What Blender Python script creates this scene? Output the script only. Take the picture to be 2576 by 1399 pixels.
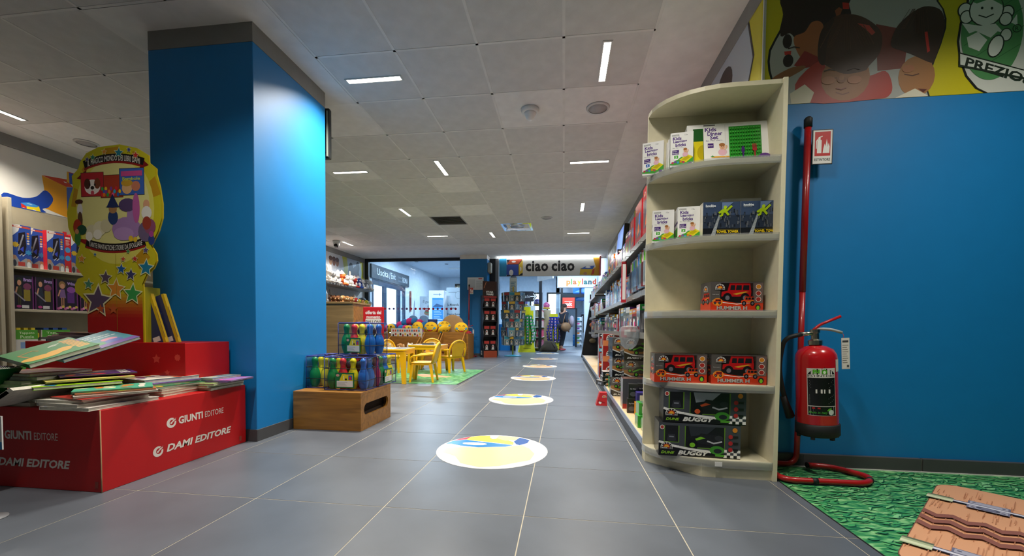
import bpy, math, random
from mathutils import Vector, Matrix
RND = random.Random(11)
sc = bpy.context.scene
COL = sc.collection
for o in list(bpy.data.objects): bpy.data.objects.remove(o)
PI = math.pi
sc.cycles.transparent_max_bounces = 24
# ------------------------------------------------------------------ camera
def look(yaw, pitch, roll):
    r = Vector((math.cos(yaw), math.sin(yaw), 0)); f = Vector((-math.sin(yaw)*math.cos(pitch), math.cos(yaw)*math.cos(pitch), math.sin(pitch)))
    u = r.cross(f); r2 = r*math.cos(roll) + u*math.sin(roll); u2 = u*math.cos(roll) - r*math.sin(roll)
    return Matrix(((r2.x, u2.x, -f.x), (r2.y, u2.y, -f.y), (r2.z, u2.z, -f.z)))
cd = bpy.data.cameras.new('camera'); cam = bpy.data.objects.new('camera', cd); COL.objects.link(cam)
cd.sensor_width = 36; cd.lens = 36*1019.0/2576; cd.shift_y = (858-699.5)/2576; cd.clip_start = .02; cd.clip_end = 200
cam.matrix_world = Matrix.Translation((0, 0, .768)) @ look(.1267, -.0317, .0079).to_4x4()
sc.camera = cam
# ------------------------------------------------------------------ world, view
def lin(c):
    if isinstance(c, str):
        c = c.lstrip('#'); c = [int(c[i:i+2], 16)/255 for i in (0, 2, 4)]
    return tuple((x/12.92 if x <= .04045 else ((x+.055)/1.055)**2.4) for x in c[:3]) + (1.0,)
w = bpy.data.worlds.new('sky'); sc.world = w; w.use_nodes = True
w.node_tree.nodes['Background'].inputs[0].default_value = (.62, .80, 1, 1); w.node_tree.nodes['Background'].inputs[1].default_value = 4.5
vs = sc.view_settings; vs.view_transform = 'Standard'; vs.look = 'None'; vs.gamma = 1; vs.exposure = EXPO = .5
LAMP_W = 20.0
# ------------------------------------------------------------------ materials
MATS = {}
def mat(name, col='#888888', rough=.5, metal=0, var=.06, scale=9, bump=0, emit=0, coat=0, kind=None, alpha=1, spec=.5, bscale=None):
    if name in MATS: return MATS[name]
    m = bpy.data.materials.new(name); m.use_nodes = True; nt = m.node_tree; N = nt.nodes; L = nt.links
    b = N['Principled BSDF']; b.inputs['Roughness'].default_value = rough; b.inputs['Metallic'].default_value = metal
    b.inputs['Specular IOR Level'].default_value = spec
    b.inputs['Coat Weight'].default_value = coat; b.inputs['Coat Roughness'].default_value = .08
    tc = N.new('ShaderNodeTexCoord')
    c = lin(col)
    if kind == 'print':
        a = N.new('ShaderNodeAttribute'); a.attribute_name = 'Col'; L.new(a.outputs['Color'], b.inputs['Base Color'])
    elif kind == 'glass':
        N.remove(b); t = N.new('ShaderNodeBsdfTransparent'); t.inputs[0].default_value = c; g = N.new('ShaderNodeBsdfGlossy'); g.inputs['Roughness'].default_value = rough
        lw = N.new('ShaderNodeLayerWeight'); lw.inputs[0].default_value = .5; pw = N.new('ShaderNodeMath'); pw.operation = 'POWER'; pw.inputs[1].default_value = 4.0; fr = N.new('ShaderNodeMath'); fr.operation = 'MULTIPLY_ADD'; fr.inputs[1].default_value = .9; fr.inputs[2].default_value = .045; mx = N.new('ShaderNodeMixShader')
        L.new(lw.outputs['Facing'], pw.inputs[0]); L.new(pw.outputs[0], fr.inputs[0])
        ns = N.new('ShaderNodeTexNoise'); ns.inputs['Scale'].default_value = bscale or 3; bp = N.new('ShaderNodeBump'); bp.inputs['Strength'].default_value = bump
        L.new(tc.outputs['Object'], ns.inputs['Vector']); L.new(ns.outputs['Fac'], bp.inputs['Height']); L.new(bp.outputs[0], g.inputs['Normal']); L.new(bp.outputs[0], lw.inputs['Normal'])
        L.new(fr.outputs[0], mx.inputs[0]); L.new(t.outputs[0], mx.inputs[1]); L.new(g.outputs[0], mx.inputs[2]); 
        if alpha < 1:
            df = N.new('ShaderNodeBsdfDiffuse'); df.inputs[0].default_value = (.8, .8, .8, 1); m2 = N.new('ShaderNodeMixShader'); m2.inputs[0].default_value = 1-alpha; L.new(mx.outputs[0], m2.inputs[1]); L.new(df.outputs[0], m2.inputs[2]); mx = m2
        L.new(mx.outputs[0], N['Material Output'].inputs[0])
        MATS[name] = m; return m
    elif kind == 'wood':
        mp = N.new('ShaderNodeMapping'); mp.inputs['Scale'].default_value = (1.2, 14, 14); L.new(tc.outputs['Object'], mp.inputs[0])
        ns = N.new('ShaderNodeTexNoise'); ns.inputs['Scale'].default_value = scale; ns.inputs['Detail'].default_value = 6; ns.inputs['Distortion'].default_value = .6; L.new(mp.outputs[0], ns.inputs['Vector'])
        rp = N.new('ShaderNodeValToRGB'); rp.color_ramp.elements[0].position = .3; rp.color_ramp.elements[1].position = .7
        rp.color_ramp.elements[0].color = tuple(x*.62 for x in c[:3])+(1,); rp.color_ramp.elements[1].color = tuple(min(1, x*1.2) for x in c[:3])+(1,)
        L.new(ns.outputs['Fac'], rp.inputs[0]); L.new(rp.outputs[0], b.inputs['Base Color'])
    else:
        ns = N.new('ShaderNodeTexNoise'); ns.inputs['Scale'].default_value = scale; ns.inputs['Detail'].default_value = 4; L.new(tc.outputs['Object'], ns.inputs['Vector'])
        rp = N.new('ShaderNodeValToRGB'); rp.color_ramp.elements[0].position = .3; rp.color_ramp.elements[1].position = .7
        rp.color_ramp.elements[0].color = tuple(max(0, x*(1-var)) for x in c[:3])+(1,); rp.color_ramp.elements[1].color = tuple(min(1, x*(1+var)) for x in c[:3])+(1,)
        L.new(ns.outputs['Fac'], rp.inputs[0]); L.new(rp.outputs[0], b.inputs['Base Color'])
    if emit:
        b.inputs['Emission Color'].default_value = c; b.inputs['Emission Strength'].default_value = emit
    if bump:
        n2 = N.new('ShaderNodeTexNoise'); n2.inputs['Scale'].default_value = bscale or 60; n2.inputs['Detail'].default_value = 3; L.new(tc.outputs['Object'], n2.inputs['Vector'])
        bp = N.new('ShaderNodeBump'); bp.inputs['Strength'].default_value = bump; bp.inputs['Distance'].default_value = .004
        L.new(n2.outputs['Fac'], bp.inputs['Height']); L.new(bp.outputs[0], b.inputs['Normal'])
    MATS[name] = m; return m
PRINT = mat('print', kind='print', rough=.45)
PRINTG = mat('print_gloss', kind='print', rough=.22)
GLASS = mat('glass', '#f4f9fb', rough=.01, kind='glass')
VINYL = mat('clear_vinyl', '#eef2f4', rough=.07, kind='glass', bump=.25, bscale=14)
ACRYL = mat('clear_acrylic', '#eef0f0', rough=.08, kind='glass', bump=.05, alpha=.86)
def paint(col, rough=.5, **k):
    return mat('paint_'+col.strip('#')+'_%d' % int(rough*100), col, rough, **k)
# ------------------------------------------------------------------ mesh helpers
class MB:
    def __init__(s): s.v = []; s.f = []; s.m = []; s.sm = []
    def add(s, vs, fs, m=0, smooth=False, T=None):
        n = len(s.v); s.v += [(T @ Vector(p)) if T else Vector(p) for p in vs]
        s.f += [tuple(i+n for i in f) for f in fs]; s.m += [m]*len(fs); s.sm += [smooth]*len(fs); return s
    def box(s, x0, y0, z0, x1, y1, z1, m=0, T=None):
        return s.add([(x0,y0,z0),(x1,y0,z0),(x1,y1,z0),(x0,y1,z0),(x0,y0,z1),(x1,y0,z1),(x1,y1,z1),(x0,y1,z1)],
                     [(0,3,2,1),(4,5,6,7),(0,1,5,4),(1,2,6,5),(2,3,7,6),(3,0,4,7)], m, False, T)
    def prism(s, pts, z0, z1, m=0, T=None, smooth=False):
        n = len(pts); s.add([(x,y,z0) for x,y in pts]+[(x,y,z1) for x,y in pts], [tuple(range(n))[::-1], tuple(range(n,2*n))], m, False, T)
        k = len(s.v)-2*n; fs = [(k+i, k+(i+1)%n, k+n+(i+1)%n, k+n+i) for i in range(n)]
        s.f += fs; s.m += [m]*n; s.sm += [smooth]*n; return s
    def lathe(s, prof, n=20, m=0, T=None, smooth=True, cap=True):
        vs = []; fs = []
        for r, z in prof: vs += [(r*math.cos(2*PI*i/n), r*math.sin(2*PI*i/n), z) for i in range(n)]
        for k in range(len(prof)-1): fs += [(k*n+i, k*n+(i+1)%n, (k+1)*n+(i+1)%n, (k+1)*n+i) for i in range(n)]
        if cap: fs += [tuple(range(n))[::-1], tuple(range(len(vs)-n, len(vs)))]
        return s.add(vs, fs, m, smooth, T)
    def ball(s, c, r, n=12, k=8, m=0, T=None):
        if not hasattr(r, '__len__'): r = (r, r, r)
        vs = [(c[0], c[1], c[2]-r[2])]; fs = []
        for j in range(1, k):
            a = -PI/2+PI*j/k; vs += [(c[0]+r[0]*math.cos(a)*math.cos(2*PI*i/n), c[1]+r[1]*math.cos(a)*math.sin(2*PI*i/n), c[2]+r[2]*math.sin(a)) for i in range(n)]
        vs.append((c[0], c[1], c[2]+r[2])); t = len(vs)-1
        for i in range(n): fs += [(0, 1+(i+1)%n, 1+i), (t, t-n+i, t-n+(i+1)%n)]
        for j in range(k-2): fs += [(1+j*n+i, 1+j*n+(i+1)%n, 1+(j+1)*n+(i+1)%n, 1+(j+1)*n+i) for i in range(n)]
        return s.add(vs, fs, m, True, T)
    def tube(s, pts, r, n=10, m=0, T=None, cap=True):
        pts = [Vector(p) for p in pts]; rs = r if hasattr(r, '__len__') else [r]*len(pts); vs = []; fs = []; ref = None
        for i, p in enumerate(pts):
            d = (pts[min(i+1, len(pts)-1)]-pts[max(i-1, 0)]).normalized()
            if ref is None: ref = d.orthogonal().normalized()
            a = (ref-d*ref.dot(d)).normalized(); ref = a; b = d.cross(a)
            vs += [p+(a*math.cos(2*PI*j/n)+b*math.sin(2*PI*j/n))*rs[i] for j in range(n)]
        for k in range(len(pts)-1): fs += [(k*n+i, k*n+(i+1)%n, (k+1)*n+(i+1)%n, (k+1)*n+i) for i in range(n)]
        if cap: fs += [tuple(range(n))[::-1], tuple(range(len(vs)-n, len(vs)))]
        return s.add(vs, fs, m, True, T)
    def mesh(s, name, mats):
        me = bpy.data.meshes.new(name); me.from_pydata([tuple(p) for p in s.v], [], s.f)
        for x in (mats if isinstance(mats, (list, tuple)) else [mats]): me.materials.append(x)
        me.polygons.foreach_set('material_index', s.m); me.polygons.foreach_set('use_smooth', s.sm); me.update(); return me
    def build(s, name, mats, parent=None, loc=(0,0,0), rz=0, bev=0, seg=2, rot=None, sub=0):
        return place(name, s.mesh(name, mats), parent, loc, rz, bev, seg, rot, sub)
def place(name, me, parent=None, loc=(0,0,0), rz=0, bev=0, seg=2, rot=None, sub=0):
    o = bpy.data.objects.new(name, me); COL.objects.link(o); o.parent = parent; o.location = loc; o.rotation_euler = rot or (0, 0, rz)
    if bev:
        b = o.modifiers.new('bevel', 'BEVEL'); b.width = bev; b.segments = seg; b.limit_method = 'ANGLE'; b.angle_limit = .7
    if sub:
        b = o.modifiers.new('smooth', 'SUBSURF'); b.levels = sub; b.render_levels = sub
    return o
def bend(pts, r, n=5):                # polyline with rounded corners
    pts = [Vector(p) for p in pts]; out = [pts[0]]
    for a, b, c in zip(pts, pts[1:], pts[2:]):
        d1 = (a-b); d2 = (c-b); k = min(r, d1.length*.49, d2.length*.49); p = b+d1.normalized()*k; q = b+d2.normalized()*k
        out += [p*(1-t)**2+b*2*t*(1-t)+q*t*t for t in [i/n for i in range(n+1)]]
    return out+[pts[-1]]
def empty(name, loc=(0,0,0), rz=0, rot=None):
    o = bpy.data.objects.new(name, None); COL.objects.link(o); o.location = loc; o.rotation_euler = rot or (0, 0, rz); o.empty_display_size = .1; return o
def tag(o, label, cat, group=None, kind=None):
    o['label'] = label; o['category'] = cat
    if group: o['group'] = group
    if kind: o['kind'] = kind
    return o
def struct(o, label=None):
    o['kind'] = 'structure'
    if label: o['label'] = label
    return o
def copy_tree(o, parent=None):
    c = o.copy(); COL.objects.link(c); c.parent = parent
    if parent is None:
        for k in ('label', 'group', 'category'):
            if k in o: c[k] = o[k]
    for ch in list(o.children): copy_tree(ch, c)
    return c
def dup(o, loc, rz=0, label=None, rot=None, s=None):
    c = copy_tree(o); c.location = loc; c.rotation_euler = rot or (0, 0, rz)
    if label: c['label'] = label
    if s: c.scale = (s, s, s) if not hasattr(s, '__len__') else s
    return c
# ------------------------------------------------------------------ flat print
_T = {}
def glyphs(s, bold=0, shear=0, gap=1.0):
    k = (s, bold, shear, gap)
    if k not in _T:
        cu = bpy.data.curves.new('t', 'FONT'); cu.body = s; cu.resolution_u = 2; cu.offset = bold; cu.shear = shear; cu.space_character = gap
        ob = bpy.data.objects.new('t', cu); COL.objects.link(ob); bpy.context.view_layer.update()
        me = bpy.data.meshes.new_from_object(ob.evaluated_get(bpy.context.evaluated_depsgraph_get()))
        vs = [(v.co.x, v.co.y) for v in me.vertices]; fs = [tuple(p.vertices) for p in me.polygons]
        bpy.data.objects.remove(ob); bpy.data.curves.remove(cu); bpy.data.meshes.remove(me)
        xs = [v[0] for v in vs] or [0, 1]; ys = [v[1] for v in vs] or [0, 1]; x0, x1, y0, y1 = min(xs), max(xs), min(ys), max(ys)
        _T[k] = ([((x-x0)/max(x1-x0, 1e-6), (y-y0)/max(y1-y0, 1e-6)) for x, y in vs], fs)
    return _T[k]
class Art:
    STEP = .00005
    def __init__(s, bg=None, w=1, h=1): s.v = []; s.f = []; s.c = []; s.n = 0; (s.rect(0, 0, w, h, bg) if bg else 0); s.w = w; s.h = h
    def put(s, pts, fs, col):
        k = len(s.v); z = s.n*s.STEP; s.n += 1; s.v += [(x, y, z) for x, y in pts]; c = lin(col); s.f += [tuple(i+k for i in f) for f in fs]; s.c += [c]*len(fs); return s
    def poly(s, pts, col): return s.put(pts, [tuple(range(len(pts)))], col)
    def rect(s, x, y, w, h, col): return s.poly([(x,y),(x+w,y),(x+w,y+h),(x,y+h)], col)
    def ell(s, x, y, rx, ry, col, n=18, rot=0, a0=0, a1=2*PI):
        full = abs(a1-a0-2*PI) < .01; m = n if full else n+1
        P = [(rx*math.cos(a0+(a1-a0)*i/n), ry*math.sin(a0+(a1-a0)*i/n)) for i in range(m)]
        return s.poly([(x+a*math.cos(rot)-b*math.sin(rot), y+a*math.sin(rot)+b*math.cos(rot)) for a, b in P], col)
    def star(s, x, y, r, col, k=5, q=.45, rot=0):
        return s.poly([(x+(r if i % 2 == 0 else r*q)*math.sin(rot+PI*i/k), y+(r if i % 2 == 0 else r*q)*math.cos(rot+PI*i/k)) for i in range(2*k)], col)
    def text(s, t, x, y, w, h, col, bold=.012, shear=0, gap=1.0, f=None):
        vs, fs = glyphs(t, bold, shear, gap); g = f or (lambda a, b: (a, b))
        return s.put([g(x+a*w, y+b*h) for a, b in vs], fs, col)
    def line(s, pts, wd, col):
        L = []; Rr = []
        for i, p in enumerate(pts):
            a = pts[max(i-1, 0)]; b = pts[min(i+1, len(pts)-1)]; dx, dy = b[0]-a[0], b[1]-a[1]; d = math.hypot(dx, dy) or 1; n = (-dy/d*wd/2, dx/d*wd/2)
            L.append((p[0]+n[0], p[1]+n[1])); Rr.append((p[0]-n[0], p[1]-n[1]))
        m = len(pts); return s.put(L+Rr, [(i, m+i, m+i+1, i+1) for i in range(m-1)], col)
    def lines(s, x, y, w, h, k, col, fill=.55):           # rows of small print
        for i in range(k): s.rect(x, y+h*(k-1-i)/k, w*(1-.35*((i*37) % 10)/10), h/k*fill, col)
        return s
    def mesh(s, name, O, U, V, material=None):
        O, U, V = Vector(O), Vector(U), Vector(V); Nn = U.cross(V).normalized(); me = bpy.data.meshes.new(name)
        me.from_pydata([tuple(O+U*x+V*y+Nn*(.0005+z)) for x, y, z in s.v], [], s.f)
        at = me.color_attributes.new('Col', 'FLOAT_COLOR', 'CORNER'); d = []
        for f, c in zip(s.f, s.c): d += list(c)*len(f)
        at.data.foreach_set('color', d); me.materials.append(material or PRINT); me.update(); return me
    def on(s, parent, O, U=(1,0,0), V=(0,0,1), name='print', material=None):
        return place(name, s.mesh(name, O, U, V, material), parent)
HUES = ['#d8232a', '#1f5fae', '#f0c419', '#2f9e49', '#e77b1f', '#7d3f98', '#e85a9b', '#23a6c8', '#f2f2ee', '#202226', '#8a5a32']
MURAL = [('p','#c9bd08',[(-0.095,0.666),(0.878,0.586),(1.428,0.532),(1.452,-0.029),(0.836,-0.012),(-0.093,-0.011),(-0.182,0.143)]),('p','#0c0c0a',[(0.09,0.634),(0.092,0.561),(0.09,0.482),(0.075,0.407),(0.049,0.358),(0.022,0.302),(0.016,0.24),(0.022,0.188),(0.039,0.128),(0.076,-0.014),(0.83,-0.013),(0.817,0.04),(0.822,0.096),(0.845,0.178),(0.874,0.267),(0.894,0.349),(0.894,0.397),(0.88,0.447),(0.853,0.491),(0.847,0.561)]),('p','#a9aaa6',[(0.1,0.633),(0.102,0.56),(0.101,0.481),(0.086,0.402),(0.059,0.353),(0.033,0.297),(0.028,0.239),(0.034,0.187),(0.051,0.127),(0.087,-0.015),(0.822,-0.012),(0.809,0.041),(0.813,0.097),(0.836,0.179),(0.864,0.268),(0.885,0.35),(0.885,0.398),(0.872,0.448),(0.843,0.492),(0.838,0.562)]),('p','#7a3327',[(0.557,0.398),(0.656,0.369),(0.711,0.273),(0.702,0.154),(0.572,0.149)]),('p','#2b1710',[(0.097,0.626),(0.425,0.594),(0.421,0.517),(0.43,0.452),(0.351,0.423),(0.273,0.329),(0.268,0.243),(0.2,0.263),(0.163,0.338),(0.128,0.384),(0.08,0.374),(0.09,0.489)]),('p','#a35f36',[(0.149,0.361),(0.203,0.385),(0.236,0.433),(0.276,0.437),(0.298,0.399),(0.273,0.307),(0.289,0.241),(0.207,0.233),(0.165,0.287)]),('p','#8a4a2a',[(0.352,0.487),(0.372,0.503),(0.389,0.491),(0.38,0.464),(0.36,0.455)]),('p','#c22a1c',[(0.388,0.527),(0.421,0.52),(0.422,0.488),(0.392,0.491)]),('e','#23120c',[(0.116,0.342),(0.14,0.303)]),('p','#b52a1e',[(0.101,0.288),(0.138,0.289),(0.136,0.267),(0.105,0.268)]),('e','#23120c',[(0.123,0.236),(0.15,0.201)]),('p','#8e2018',[(0.153,0.208),(0.206,0.284),(0.296,0.234),(0.297,0.197),(0.202,0.19)]),('p','#8d5a34',[(0.044,0.146),(0.133,0.195),(0.201,0.204),(0.209,0.189),(0.141,0.15),(0.079,0.125)]),('p','#b03226',[(0.163,0.105),(0.289,0.227),(0.346,0.136),(0.52,0.124),(0.611,0.146),(0.646,0.073),(0.635,0.017),(0.565,-0.043),(0.242,-0.024)]),('e','#a0683f',[(0.415,0.124),(0.537,0.001)]),('p','#4a2c1c',[(0.276,0.228),(0.276,0.343),(0.304,0.413),(0.363,0.458),(0.45,0.457),(0.53,0.415),(0.585,0.347),(0.582,0.248),(0.531,0.18),(0.506,0.154),(0.406,0.146),(0.317,0.196)]),('p','#3a2216',[(0.276,0.228),(0.276,0.343),(0.304,0.413),(0.35,0.445),(0.32,0.325),(0.31,0.204)]),('p','#c24437',[(0.464,0.41),(0.524,0.394),(0.555,0.353),(0.539,0.34),(0.512,0.37)]),('l','#6e3f26',[(0.316,0.131),(0.346,0.122),(0.373,0.127)]),('l','#6e3f26',[(0.434,0.108),(0.461,0.099),(0.481,0.105)]),('l','#7a3f2a',[(0.369,0.048),(0.403,0.035),(0.436,0.044)]),('e','#a97446',[(0.762,0.107),(0.85,-0.039)]),('p','#3c2417',[(0.633,0.279),(0.656,0.369),(0.718,0.434),(0.787,0.469),(0.858,0.449),(0.885,0.391),(0.881,0.322),(0.848,0.199),(0.83,0.173),(0.738,0.222),(0.686,0.247)]),('p','#cc2f26',[(0.792,0.336),(0.806,0.337),(0.821,0.236),(0.809,0.227)]),('l','#5a3220',[(0.703,0.122),(0.742,0.112),(0.774,0.12)]),('p','#5c2118',[(0.77,0.043),(0.815,0.037),(0.797,0.02)]),('p','#e2dcc8',[(0.662,-0.01),(0.757,0.044),(0.817,0.005),(0.817,-0.011)]),('p','#d7ccb4',[(0.137,0.056),(0.211,0.102),(0.26,0.055),(0.241,-0.002),(0.145,-0.003)]),('p','#0c0c0a',[(0.988,0.575),(0.982,0.465),(0.955,0.364),(0.946,0.275),(0.959,0.184),(0.991,0.091),(1.04,0.025),(1.082,-0.014),(1.452,-0.029),(1.428,0.532)]),('p','#cfd3cc',[(0.997,0.574),(0.994,0.464),(0.966,0.364),(0.957,0.274),(0.969,0.183),(1.002,0.094),(1.052,0.028),(1.1,-0.015),(1.452,-0.029),(1.428,0.532)])]
MURAL_SIDE = [('p','#c9bd08',[(0.005,0.673),(-0.026,0.124),(0.701,0.537),(0.22,0.61),(0.016,0.594)]),('p','#0c0c0a',[(0.103,0.567),(0.031,0.442),(0.021,0.264),(0.056,0.173),(0.758,0.59)]),('p','#a9aaa6',[(0.121,0.576),(0.056,0.46),(0.042,0.278),(0.073,0.183),(0.729,0.573)])]
MURAL_LEFT = [('p','#d9d6cd',[(0.128,0.586),(0.958,0.676),(0.943,-0.022),(0.113,-0.052)]),('p','#d9940f',[(0.544,0.41),(0.768,0.36),(0.771,-0.003),(0.566,0.052),(0.561,0.27)]),('p','#c23a1a',[(0.544,0.412),(0.773,0.446),(0.832,0.375),(0.765,0.359)]),('p','#3a5cab',[(0.768,0.353),(0.832,0.375),(0.785,0.001),(0.771,-0.003)]),('p','#d6a21a',[(0.775,0.538),(0.794,0.532),(0.797,0.409),(0.772,0.42)]),('p','#c23a1a',[(0.775,0.54),(0.847,0.542),(0.841,0.527),(0.794,0.532)]),('p','#2546a0',[(0.794,0.531),(0.847,0.536),(0.849,0.407),(0.797,0.405)]),('p','#e7e3da',[(0.74,0.413),(0.767,0.411),(0.777,0.405),(0.75,0.402)]),('p','#153f9c',[(0.23,0.117),(0.376,0.111),(0.49,0.159),(0.571,0.254),(0.64,0.182),(0.597,0.074),(0.541,0.039),(0.557,-0.007),(0.227,-0.012)]),('p','#cf2f1a',[(0.361,0.049),(0.402,0.028),(0.405,-0.007),(0.366,-0.006)]),('p','#3b8fd0',[(0.361,0.052),(0.431,0.077),(0.512,0.061),(0.487,0.041),(0.406,0.03)]),('p','#ecd010',[(0.406,0.029),(0.487,0.04),(0.512,0.058),(0.525,-0.007),(0.408,-0.009)]),('e','#f2f0ea',[(0.433,0.059),(0.456,0.057)]),('e','#f2f0ea',[(0.471,0.006),(0.486,-0.007)]),('e','#f2f0ea',[(0.383,0.005),(0.392,-0.008)])]
# ================================================================== SETTING
H = 2.741; GX0, GY0, S6 = -.0227, 2.826, .6
XW, XL, YG = 1.09, -5.76, 11.2          # wall planes; YG = glass front
white = mat('plaster', '#d9d8d6', .85, bump=.03); grey = mat('grey_band', '#8a8782', .8); BLUE = mat('blue_paint', '#0a78ba', .5, var=.02, bump=.02, bscale=120)
dark = mat('skirting', '#46474a', .5, bump=.05, bscale=25); blackm = mat('black_metal', '#14161b', .4)
# floor: tiles as pieces on a grout bed
gr = MB().box(-8, -3.2, -.03, 6, 26, -.0012).build('floor', mat('grout', '#b3ab98', .9)); struct(gr)
TILEM = mat('floor_tile', '#5a6068', .34, var=.16, scale=2.3, bump=.02, bscale=80, spec=.45)
FX, FY = -.1537, 1.6263
tm = MB().box(-.2977, -.2977, -.02, .2977, .2977, 0).mesh('floor_tile', TILEM); cells = []
for i in range(-12, 11):
    for j in range(-8, 41):
        cx, cy = FX+.3+S6*i, FY+.3+S6*j
        if cx > 5.5 or cx < -7.5: continue
        # cells in the camera's field first, nearest first
        ang = math.atan2(cx, max(cy, .01)); vis = cy > .6 and -1.05 < ang < .8 and cx < 1.3 and cx > -5.8
        cells.append((0 if vis else 1, cx*cx+cy*cy, cx, cy))
cells.sort(); rest = MB()
for k, (v, d, cx, cy) in enumerate(cells):
    if k < 290 and not v: place('floor_tile', tm, gr, (cx, cy, 0))
    else: rest.box(cx-.2977, cy-.2977, -.02, cx+.2977, cy+.2977, 0)
o = rest.build('floor_tile_field', TILEM, gr); o['kind'] = 'stuff'
# ceiling: slab, T grid, panels
ce = MB().box(-6.2, -3.2, H+.03, 6, YG+.1, H+.2).build('ceiling', white); struct(ce)
PAN = mat('ceiling_panel', '#c8c7c5', .75, bump=.35, bscale=260); PANL = mat('ceiling_panel_plain', '#dad9d7', .8, bump=.05)
pm = MB().box(-.2905, -.2905, 0, .2905, .2905, .012).mesh('ceiling_panel', PAN); pl = MB().box(-.2905, -.2905, 0, .2905, .2905, .012).mesh('ceiling_panel_plain', PANL)
vm = (-3, 7)   # vent cell
VENT, CHROME = (-2.123, 7.326), (-.923, 7.926)
plain = {(-2.723, 4.926), (.277, 3.726), (-.323, 3.726), (-2.123, 3.726), (-1.523, 5.526-.0), (-2.723, 6.726), (-2.723, 8.526), (.277, 8.526), (-1.523, 6.726), (-5.123, 8.526), (-5.123, 3.726), (-4.523, 7.926)}
tb = MB()
I0, I1, J0, J1 = -9, 0, -9, 10
lamp_cells = set()
for i in range(I0, I1+1):
    for j in range(J0, J1+1):
        cx, cy = GX0+S6*i+.3, GY0+S6*j+.3
        if -3.03 < cx < -1.81 and 2.22 < cy < 3.43: continue
        if abs(cx-VENT[0]) < .1 and abs(cy-VENT[1]) < .1: continue
        if abs(cx-CHROME[0]) < .1 and abs(cy-CHROME[1]) < .1: continue
        pl_ = any(abs(cx-a) < .1 and abs(cy-b) < .1 for a, b in plain)
        place('ceiling_panel', pl if pl_ else pm, ce, (cx, cy, H))
for i in range(I0, I1+2): tb.box(GX0+S6*i-.0095, GY0+S6*J0, H-.002, GX0+S6*i+.0095, GY0+S6*(J1+1), H+.02)
for j in range(J0, J1+2): tb.box(GX0+S6*I0, GY0+S6*j-.0095, H-.002, GX0+S6*(I1+1), GY0+S6*j+.0095, H+.02)
tb.build('ceiling_grid', mat('t_bar', '#d6d5d2', .6), ce)
bd = MB(); X1c, X0c, Y1c = GX0+S6*(I1+1), GX0+S6*I0, GY0+S6*(J1+1)
bd.box(X1c+.01, -3.2, H-.002, 5.2, Y1c, H+.03).box(XL, -3.2, H-.002, X0c-.01, Y1c, H+.03).box(XL, Y1c+.01, H-.002, 5.2, YG+.1, H+.03)
bd.box(GX0-S6*5+.011, GY0-S6+.011, H-.004, GX0-S6*3-.011, GY0+S6-.011, H+.03)
bd.build('plaster_border', white, ce)
# walls
struct(MB().box(XL-.2, -3.2, 0, XL, YG, H).build('wall_left', mat('wall_white', '#d8d4cc', .8)))
struct(MB().box(XL, -.02, 2.615, XL+.012, YG-.06, H).build('trim_1', grey))
struct(MB().box(-6, -3.4, 0, 6, -3.2, H).build('wall_back', mat('wall_white', '#d8d4cc', .8)))
# block on the right: face towards the room plus face towards the mat
wr = MB().box(XW, 2.466, 0, 5.4, 10.42, H, 1).box(XW-.004, 2.462, 0, 5.4, 2.466, 2.02).build('wall_right', [BLUE, mat('wall_right_paint', '#c4c6c6', .8)]); struct(wr)
struct(MB().box(5.2, -3.2, 0, 5.4, 2.47, H).build('wall_right_end', BLUE))
struct(MB().box(XW-.012, 2.456, 2.62, 5.2, 2.466, H).box(XW-.012, 2.456, 2.62, XW, 10.42, H).build('trim_2', grey))
sk = MB().box(XW-.01, 2.447, 0, 5.2, 2.455, .072).build('baseboard_right', mat('grout', '#9a9384')); struct(sk)
for k in range(7): MB().box(0, 2.440, 0, .594, 2.4655, .075).build('baseboard_tile', dark, sk, (XW-.01+.6*(k-1)+.262, 0, 0), bev=.0015) if k else MB().box(XW-.01, 2.440, 0, XW+.252, 2.4655, .075).build('baseboard_tile', dark, sk, bev=.0015)
MB().box(XW, 2.436, 0, 5.2, 2.440, .008).build('silicone_joint', mat('white_joint', '#d8d8d2', .5), sk)
# big blue pillar
PX0, PX1, PY0, PY1 = -2.79, -2.02, 2.445, 3.25
pb = MB().box(PX0, PY0, 0, PX1, PY1, 2.612).build('pillar', BLUE, bev=.004); struct(pb, 'large square blue column between the book display and the wooden crate'); pb['category'] = 'pillar'
MB().box(PX0, PY0, 2.6125, PX1, PY1, H-.004).build('top_band', grey, pb)
for a in ((PX0-.009, PY0-.009, PX1+.009, PY0), (PX1, PY0, PX1+.009, PY1), (PX0-.009, PY0, PX0, PY1)):
    MB().box(a[0], a[1], 0, a[2], a[3], .078).build('baseboard_tile', dark, pb, bev=.0015)
# far blue pillar
fp = MB().box(-2.82, 10.8, 0, -2.07, 11.5, 2.63).build('pillar', mat('blue_paint_far', '#0a6cab', .5, var=.02)); struct(fp, 'blue column beside the glass front with a red extinguisher before it'); fp['category'] = 'pillar'
MB().box(-2.82, 10.8, 2.631, -2.07, 11.5, H-.003).build('top_band', mat('plaster', '#d9d8d6'), fp)
MB().box(-2.83, 10.79, 0, -2.06, 10.8, .075).build('baseboard_tile', dark, fp)
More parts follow.
